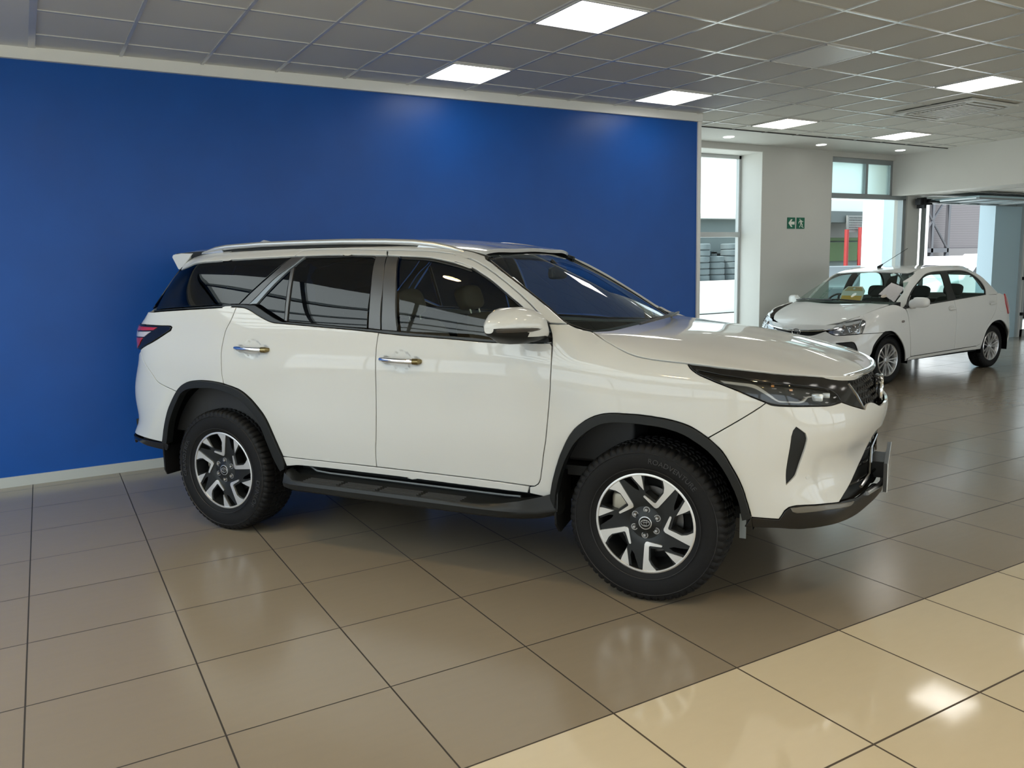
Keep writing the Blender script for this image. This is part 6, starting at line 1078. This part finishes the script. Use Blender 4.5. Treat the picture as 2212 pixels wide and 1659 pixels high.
    for k_ in range(6):
        a = math.radians(k_*60+98-12)
        M_ = Matrix.Translation((.0625*math.cos(a),0,.0625*math.sin(a)))
        b = MB(); b.lathe([(-.090,.0165),(-.0975,.0165),(-.0975,.0125),(-.090,.0125)],16,M=M_); b.lathe([(-.088,.0098),(-.104,.0095),(-.108,.0065),(-.1085,0)],12,M=M_); b.obj('lug_nut', mat('nut_metal',(.42,.42,.42),.3,.9), rim, True)
    b = MB(); b.lathe([(-.03,.03),(-.03,.165),(-.012,.165),(-.012,.03)],48); b.lathe([(-.06,.0),(-.06,.075),(-.03,.085)],32); b.obj('brake_disc', mat('brake_steel',(.16,.155,.15),.35,.9), wh, True)
    b = MB(); V,Fq = superbox((-.135,-.035,.055),(.045,.04,.075),5,14,10); b.add(V,Fq); b.obj('brake_caliper', mat('caliper',(.38,.35,.28),.45,.6), wh, True)
    b = MB(); b.lathe([(.0,.0),(.0,.222)],32); b.obj('back_plate', DARK, wh)
    return wh
WORDF = [('ROADVENTURE',62,.034)]; WORDR = [('GRANDTREK',168,.040),('DUNLOP',-22,.042)]
HY = .865-.104
suv_wheel(suv,(0,-(HY),.386),0,1,math.radians(0),WORDF)
suv_wheel(suv,(-2.735,-(HY),.386),0,1,math.radians(28),WORDR)
suv_wheel(suv,(0,HY,.386),math.pi,1,.3,[])
suv_wheel(suv,(-2.735,HY,.386),math.pi,1,.6,[])
# ------------------------------------------------------------------ cabin
def seat(parent, x, y, z, m, name='seat', wd=.50, face=1, back=.62):
    s_ = empty(name, (x,y,z), 0, parent)
    V,Fq = superbox((.0,0,.06),(.26,wd/2,.09),4); b = MB(); b.add(V,Fq); b.obj('cushion', m, s_, True)
    M_ = Matrix.Translation((-.27,0,.05)) @ Matrix.Rotation(-.32,4,'Y')
    V,Fq = superbox((0,0,back/2),(.075,wd/2,back/2),4.5); b = MB(); b.add([tuple(M_@Vector(v)) for v in V],Fq); b.obj('backrest', m, s_, True)
    V,Fq = superbox((-.01,0,back+.115),(.055,.135,.085),3.5); b = MB(); b.add([tuple(M_@Vector(v)) for v in V],Fq); b.obj('headrest', m, s_, True)
    for yy_ in (-.06,.06):
        b = MB(); b.tube([tuple(M_@Vector((-.0,yy_,back-.03))),tuple(M_@Vector((-.0,yy_,back+.05)))],.007,8); b.obj('headrest_post', CHROME, s_, True)
for yv in (-.37,.37): seat(suv,-1.12,yv,.66,SEATM,'front_seat',.52)
for yv in (-.40,0,.40): seat(suv,-2.02,yv,.72,SEATM,'rear_seat',.40,back=.56)
b = MB(); b.prism([(-.62,.62),(-.72,1.08),(-.66,1.18),(-.48,1.24),(-.22,1.245),(-.1,1.2),(-.1,.62)],-.72,.72); b.obj('dashboard', DASH, suv, bevel=.02)
b = MB(); Ms = Matrix.Translation((-.80,-.37,1.12)) @ Matrix.Rotation(math.radians(65),4,'Y')
for i in range(1): 
    pts_ = [tuple(Ms@Vector((.185*math.cos(a),.185*math.sin(a),0))) for a in np.linspace(0,2*math.pi,33)]
    b.tube(pts_,.014,8,cap=False); b.tube([tuple(Ms@Vector((-.18,0,0))),tuple(Ms@Vector((.18,0,0)))],.016,6); b.tube([tuple(Ms@Vector((0,-.18,0))),tuple(Ms@Vector((0,.18,0)))],.016,6)
b.obj('steering_wheel', DASH, suv, True)
b = MB(); V,Fq = superbox((-.80,-.02,1.565),(.02,.12,.038),4,16,8); b.add(V,Fq); b.tube([(-.79,-.02,1.59),(-.84,-.02,1.64)],.012,6); b.obj('rear_view_mirror', DASH, suv, True)
skin('headliner', SUV, 'R', [(-1.02,.56),(-1.02,-.56),(-3.2,-.56),(-3.2,.56)], mat('headliner',(.10,.095,.085),.9), suv, off=-.045, gap=0, depth=0, step=.15)
b = MB(); b.box(-3.3,-.45,-.80,-.76,.6,1.22); b.box(-3.3,-.45,.76,.80,.6,1.22); b.box(-3.45,-3.38,-.7,.7,.6,1.36); b.obj('inner_door_trim', DASH, suv)
# ================================================================== white hatchback
hb = empty('hatchback', (9.25582,7.23622,0), -3.0960443)
tag(hb, 'small white hatchback with a yellow price tag behind its windscreen, parked by the far windows', 'car')
J = BK['HATCH']
def jk(k, name, m, parent=hb, **kw): return skin(name, HATCH, J[k][0], J[k][1], m, parent, **kw)
for sd_ in (-1,1):
    fd = jk('front_door','front_door', PAINT2, side=sd_, gap=.003)
    rd = jk('rear_door','rear_door', PAINT2, side=sd_, gap=.003)
    ff = jk('front_fender','front_fender', PAINT2, side=sd_, gap=.003)
    jk('quarter_panel','quarter_panel', PAINT2, side=sd_, gap=.002)
    jk('sill_panel','sill_panel', PAINT2, side=sd_, gap=.002)
    fb = jk('front_bumper','front_bumper', PAINT2, side=sd_, gap=.003, holes=[J['fog_recess'][1]])
    skin('fog_lamp_recess', HATCH, 'S', J['fog_recess'][1], BLACK, fb, side=sd_, off=-.02, gap=0, depth=0)
    jk('fuel_flap','fuel_flap', PAINT2, side=sd_, off=.003, gap=0, depth=.003) if sd_ < 0 else None
    tl = jk('tail_lamp','tail_lamp', REDL, side=sd_, off=.012)
    hl = jk('headlamp','headlamp', mat('lamp_reflector',(.50,.50,.50),.16,.85), side=sd_, off=-.012, gap=.004, depth=.004)
    jk('headlamp','headlamp_rim', LENS, hl, side=sd_, off=.0, gap=.003, depth=.012)
    b = MB(); rr = random.Random(4)
    for k in range(26):
        uu,vv = rr.uniform(.58,.86),rr.uniform(.69,.83)
        if vv > .70+.35*(.98-uu) or vv > .70+.9*(uu-.50): continue
        P = HATCH['S'](np.array([uu]),np.array([vv]))[0]; V,Fq = superbox((P[0]-.006,-sd_*(P[1]-.006),P[2]),(.010,.010,.007),3,8,5); b.add(V,Fq)
    b.obj('lamp_facets', CHROME, hl, True)
    b = MB()
    for (uu,vv,r_) in ((.80,.76,.030),(.68,.775,.028)):
        P = HATCH['S'](np.array([uu]),np.array([vv]))[0]; V,Fq = superbox((P[0]-.014,-sd_*(P[1]-.014),P[2]),(r_*.8,r_,r_),2,14,8); b.add(V,Fq)
    b.obj('lamp_bulb_housing', mat('lamp_grey',(.25,.22,.20),.2,.6), hl, True)
    skin('grille', HATCH, 'S', [(.99,.705),(1.4,.675),(1.4,.615),(1.15,.63),(.93,.665)], mat('grille_black'), hb, side=sd_, off=-.012, gap=0, depth=0)
    b = MB(); b.tube([tuple((lambda p:(p[0]+.006,-sd_*p[1],p[2]))(HATCH['S'](np.array([u_]),np.array([z_]))[0])) for u_,z_ in ((.86,.752),(.95,.730),(1.1,.712),(1.25,.700),(1.4,.696))],[.006,.012,.016,.018,.018],8,flat=.9); b.obj('grille_chrome', CHROME, hb, True)
    skin('lower_intake', HATCH, 'S', [(1.0,.48),(1.4,.50),(1.4,.36),(1.0,.38)], BLACK, hb, side=sd_, off=.002, gap=0, depth=.003)
    core = [(-3.85,.29),(-2.92,.29)]+[(-2.53-.37*math.cos(a),.31+.345*math.sin(a)) for a in np.linspace(.0,math.pi,16)]+[(-2.1,.30),(-.36,.30)]+[(-.01-.35*math.cos(a),.31+.325*math.sin(a)) for a in np.linspace(.0,math.pi,16)]+[(.42,.30),(1.39,.30),(1.39,.66),(.5,.78),(-.2,.93),(-1.4,.98),(-2.2,1.0),(-3.85,.98)]
    skin('inner_body', HATCH, 'S', core, DARK, hb, side=sd_, off=-.05, gap=0, depth=0, step=.08)
    for xc in (0.0,-2.53):
        V = []; Fq = []; n = 22
        for i in range(n+1):
            a = -.2+(math.pi+.4)*i/n
            for w_ in (.855,.80,.64): V.append((xc-.365*math.cos(a), -sd_*w_, .311+.345*math.sin(a)))
        for i in range(n):
            for j in range(2): Fq.append((i*3+j,i*3+j+1,(i+1)*3+j+1,(i+1)*3+j))
        c0 = len(V); V.append((xc,-sd_*.62,.311)); Fq += [(i*3+2,c0,(i+1)*3+2) for i in range(n)]
        mesh_obj('wheel_liner', V, Fq, LINER, hb, smooth=True)
    jk('body_side_upper','side_roof_frame', PAINT2, side=sd_, gap=.001)
    wf_ = jk('window_frame','window_frame', SEAL, side=sd_, off=-.006, gap=.0, holes=[J['front_door_glass'][1],J['rear_door_glass'][1]])
    jk('front_door_glass','front_door_window', GLASSH, side=sd_, off=-.008, gap=0, depth=.003)
    jk('rear_door_glass','rear_door_window', GLASSH, side=sd_, off=-.008, gap=0, depth=.003)
    skin('rear_window', HATCH, 'G', [(-3.05,1.06),(-2.93,1.34),(-3.69,1.36),(-3.69,1.06)], GLASSH, hb, side=sd_, off=0, gap=0, depth=.004)
    skin('hatch_top', HATCH, 'G', [(-2.80,1.05),(-2.80,1.40),(-3.69,1.44),(-3.69,1.36),(-2.93,1.34),(-3.05,1.06),(-3.69,1.06),(-3.69,.97),(-2.85,.97)], PAINT2, hb, side=sd_, gap=0)
    skin('pillar_trim', HATCH, 'G', [(-2.33,.96),(-2.33,1.35),(-2.5,1.38),(-3.0,1.1),(-3.0,.96)], DASH, hb, side=sd_, off=-.035, gap=0, depth=0, step=.08)
    skin('bonnet_lip', HATCH, 'S', [(.60,.86),(.72,.825),(.86,.80),(1.0,.785),(1.4,.78),(1.4,.71),(1.1,.722),(.95,.742),(.86,.765),(.70,.795),(.60,.82)], PAINT2, hb, side=sd_, off=-.004, gap=0, depth=.01)
    # handles
    for (par,hx_,hz_) in ((fd,-1.36,.905),(rd,-2.42,.93)):
        P = HATCH['S'](np.array([hx_]),np.array([hz_]))[0]; w_ = P[1]
        V,Fq = superbox((hx_,-sd_*(w_-.002),hz_),(.085,.007,.045),2.4,24,8); b = MB(); b.add(V,Fq); b.obj('handle_cup', mat('cup_white',(.60,.60,.58),.35), par, True)
        V,Fq = superbox((hx_-.01,-sd_*(w_+.012),hz_),(.085,.010,.014),3,20,8); b = MB(); b.add(V,Fq); b.obj('door_handle', PAINT2, par, True)
    mi = empty('door_mirror', parent=hb)
    V,Fq = superbox((-.40,-sd_*.955,1.035),(.055,.115,.068),3.0,24,12); V = [(x-(abs(y)-.955)*.25,y,z-(.02 if abs(y)<.9 else 0)) for x,y,z in V]; b = MB(); b.add(V,Fq); b.obj('mirror_cap', PAINT2, mi, True)
    b = MB(); b.tube([(-.34,-sd_*.80,.985),(-.37,-sd_*.86,.985),(-.40,-sd_*.90,1.0)],[.035,.025,.03],8,flat=.6); b.prism([(-.28,.955),(-.47,.975),(-.43,1.06)],-sd_*.845,-sd_*.80); b.obj('mirror_base', BLACK, mi, True)
    P = HATCH['S'](np.array([-.20]),np.array([.80]))[0]; V,Fq = superbox((-.20,-sd_*(P[1]+.004),.80),(.035,.006,.015),2.5,14,8); b = MB(); b.add(V,Fq); b.obj('side_indicator', mat('side_ind',(.25,.22,.2),.2), ff, True)
he, we = J['hood_edge'][1], J['ws_edge'][1]
hd = [tuple(p) for p in he if p[1] > .11 and p[0] > -.07]
rear_ = [(.03-.42*w_*w_*.6-.02, w_) for w_ in np.linspace(0,.72,12)]
hood_poly = rear_+hd; hood_poly += [(x,-w_) for x,w_ in hood_poly[::-1] if w_ > 0]
skin('hood', HATCH, 'H', hood_poly, PAINT2, hb, step=.04, gap=.003)
rs = [(x, -.555) for x in np.linspace(-.86,-2.30,26)]+[(-2.58+.9*w_*w_,w_) for w_ in np.linspace(-.53,0,8)]
fe = [(-.705-.28*w_*w_, w_) for w_ in np.linspace(.54,-.54,16)]
skin('roof', HATCH, 'R', fe+rs+[(x,-w_) for x,w_ in rs[::-1] if w_ < 0], PAINT2, hb, step=.06)
wsv = [tuple(p) for p in we if p[0] < .985]
wp = wsv+[(-.05,w_) for w_ in np.linspace(.64,-.64,14)]+[(s_,-w_) for s_,w_ in wsv[::-1]]
skin('windscreen', HATCH, 'WS', wp, glass('hatch_screen',(.66,.78,.74),ior=1.32), hb, off=-.004, gap=.001, depth=.004, step=.08)
skin('windscreen_border', HATCH, 'WS', [(-.10,-.70),(-.10,.70),(.0,.72),(.0,.4),(.0,-.4),(.0,-.72)], SEAL, hb, off=-.010, gap=0, depth=0)
b = MB()
V = []
for w_ in np.linspace(-.76,.76,25):
    xr = .03-.42*w_*w_*.8; V += [(xr-.14,-w_,1.055-.02*abs(w_)),(xr+.03,-w_,1.028-.02*abs(w_)),(xr+.03,-w_,.95),(xr-.14,-w_,.95)]
b.add(V,[(i*4+k_,i*4+(k_+1)%4,(i+1)*4+(k_+1)%4,(i+1)*4+k_) for i in range(24) for k_ in range(4)]); b.obj('cowl', mat('cowl_black'), hb)
b = MB(); b.tube([(.02,.55,1.05),(.03,.1,1.075),(.02,-.15,1.07)],.009,6); b.tube([(.05,0,1.06),(.03,-.4,1.075),(-.06,-.66,1.05)],.009,6); b.obj('wiper', mat('wiper_black'), hb, True)
for sd_ in (1,-1):
    b = MB(); xs_ = np.linspace(-2.7,-.9,20); b.tube([(x,-sd_*.565,float(np.interp(x,[-2.83,-2.545,-2.34,-2.02,-1.43,-.984,-.72],[1.042,1.246,1.377,1.452,1.47,1.436,1.341]))-.012) for x in xs_],.014,6); b.obj('roof_ditch', PAINT2, hb, True)
emblem('badge', hb, Matrix.Translation((.785,0,.680)) @ Matrix.Rotation(math.pi/2,4,'Z'), .062, CHROME)
b = MB(); b.tube([(-.98,-.0,1.478),(-1.01,-.0,1.50),(-1.06,-.0,1.52)],[.030,.018,.010],8); b.tube([(-1.03,0,1.51),(-1.66,0,1.74)],.0035,6); b.obj('roof_aerial', BLACK, hb, True)
b = MB(); b.box(-3.0,.55,-.60,.60,.24,.5); b.box(-2.15,-.42,-.80,.80,.27,.34); b.obj('underbody', DARK, hb)
for yv in (-.33,.33): seat(hb,-.98,yv,.44,SEATD,'front_seat',.46,back=.56)
for yv in (-.36,.36): seat(hb,-1.80,yv,.50,SEATD,'rear_seat',.44,back=.50)
b = MB(); b.prism([(-.38,.5),(-.46,.86),(-.36,.99),(-.12,1.01),(.02,.98),(.02,.5)],-.68,.68); b.obj('dashboard', DASH, hb, bevel=.02)
b = MB(); Ms = Matrix.Translation((-.50,-.33,.96)) @ Matrix.Rotation(math.radians(65),4,'Y')
b.tube([tuple(Ms@Vector((.175*math.cos(a),.175*math.sin(a),0))) for a in np.linspace(0,2*math.pi,29)],.013,8,cap=False); b.tube([tuple(Ms@Vector((-.17,0,0))),tuple(Ms@Vector((.17,0,0)))],.015,6); b.obj('steering_wheel', DASH, hb, True)
# price tag standing on the dashboard inside the windscreen
t = empty('price_tag', tuple(hb.matrix_basis @ Vector((-.19,.10,1.03))), -3.096); tag(t,'yellow and white hanging price tag standing on the hatchback dashboard','price tag')
pt = [(-.17,0),(.17,0),(.17,.17),(.11,.235),(-.11,.235),(-.17,.17)]
Mt = Matrix.Rotation(-.50,4,'Y') @ Matrix.Rotation(math.pi/2,4,'Z')
TAGW = mat('tag_white',(.72,.68,.60),.5); TAGY = mat('tag_yellow',(.80,.42,.06),.5); TAGB = mat('tag_tan',(.55,.36,.16),.5)
b = MB(); b.prism(pt,-.002,.002,'y',M=Mt); b.obj('card', TAGW, t)
b = MB(); b.prism([(-.15,.012),(.15,.012),(.15,.095),(-.15,.095)],-.004,-.0025,'y',M=Mt); b.prism([(-.15,.012),(.15,.012),(.15,.095),(-.15,.095)],.0025,.004,'y',M=Mt); b.obj('yellow_band', TAGY, t)
b = MB(); b.prism([(-.14,.165),(.14,.165),(.10,.225),(-.10,.225)],.0025,.004,'y',M=Mt); b.prism([(-.14,.165),(.14,.165),(.10,.225),(-.10,.225)],-.004,-.0025,'y',M=Mt); b.obj('tan_top', TAGB, t)
b = MB(); c = [(.018*math.cos(a*.524),.200+.014*math.sin(a*.524)) for a in range(12)]; b.prism(c,-.006,.006,'y',M=Mt); b.obj('hole_reinforcement', SIGNW, t)
t = empty('licence_disc', tuple(hb.matrix_basis @ Vector((-.205,.585,1.115))), -3.096); tag(t,'small round licence disc stuck in the hatchback windscreen corner','licence disc')
b = MB(); b.prism([(.04*math.cos(a*.393),.032*math.sin(a*.393)) for a in range(16)],-.002,.002,'y',M=Matrix.Rotation(-.95,4,'Y') @ Matrix.Rotation(math.pi/2,4,'Z')); b.obj('disc', mat('disc_beige',(.5,.42,.34),.5), t)
# wheels of the hatchback
def hb_wheel(loc, rz, ph):
    wh = empty('wheel', loc, rz, hb)
    tyre(wh, .311, .199, .195, 60)
    b = MB(); b.lathe([(.08,.20),(.07,.19),(-.02,.17),(-.07,.19),(-.090,.198),(-.094,.206),(-.085,.212)],60); rim = b.obj('rim', ALLOY, wh, True)
    b = MB(); b.lathe([(-.030,.0),(-.030,.175)],40); b.obj('back_plate', mat('brake_dark',(.03,.03,.03),.6,.3), wh)
    b = MB()
    for k in range(14):
        a = ph+2*math.pi*k/14+(.05 if k%2 else -.05)
        c_,s_ = math.cos(a),math.sin(a)
        def q(r,t_,y): return (r*c_-t_*s_, y, r*s_+t_*c_)
        V = []
        for (r,hw_,y) in ((.035,.010,-.072),(.09,.0095,-.078),(.15,.0105,-.086),(.200,.014,-.090)):
            V += [q(r,-hw_,y+.012),q(r,-hw_*.7,y),q(r,hw_*.7,y),q(r,hw_,y+.012)]
        b.add(V,[(i*4+j,i*4+j+1,(i+1)*4+j+1,(i+1)*4+j) for i in range(3) for j in range(3)])
    b.obj('spokes', ALLOY, rim, True)
    b = MB(); b.lathe([(-.06,.050),(-.076,.045),(-.080,.030),(-.080,0)],32); b.obj('hub', ALLOY, rim, True)
    emblem('cap_emblem', rim, Matrix.Translation((0,-.082,0)), .020, CHROME)
    for k in range(4):
        a = k*math.pi/2+.6; b = MB(); b.lathe([(-.074,.008),(-.083,.007),(-.084,0)],10,M=Matrix.Translation((.040*math.cos(a),0,.040*math.sin(a)))); b.obj('lug_nut', mat('nut_metal'), rim, True)
for (xc,ph) in ((0,.1),(-2.535,.3)):
    hb_wheel((xc,.72,.312),math.pi,ph); hb_wheel((xc,-.72,.312),0,ph)
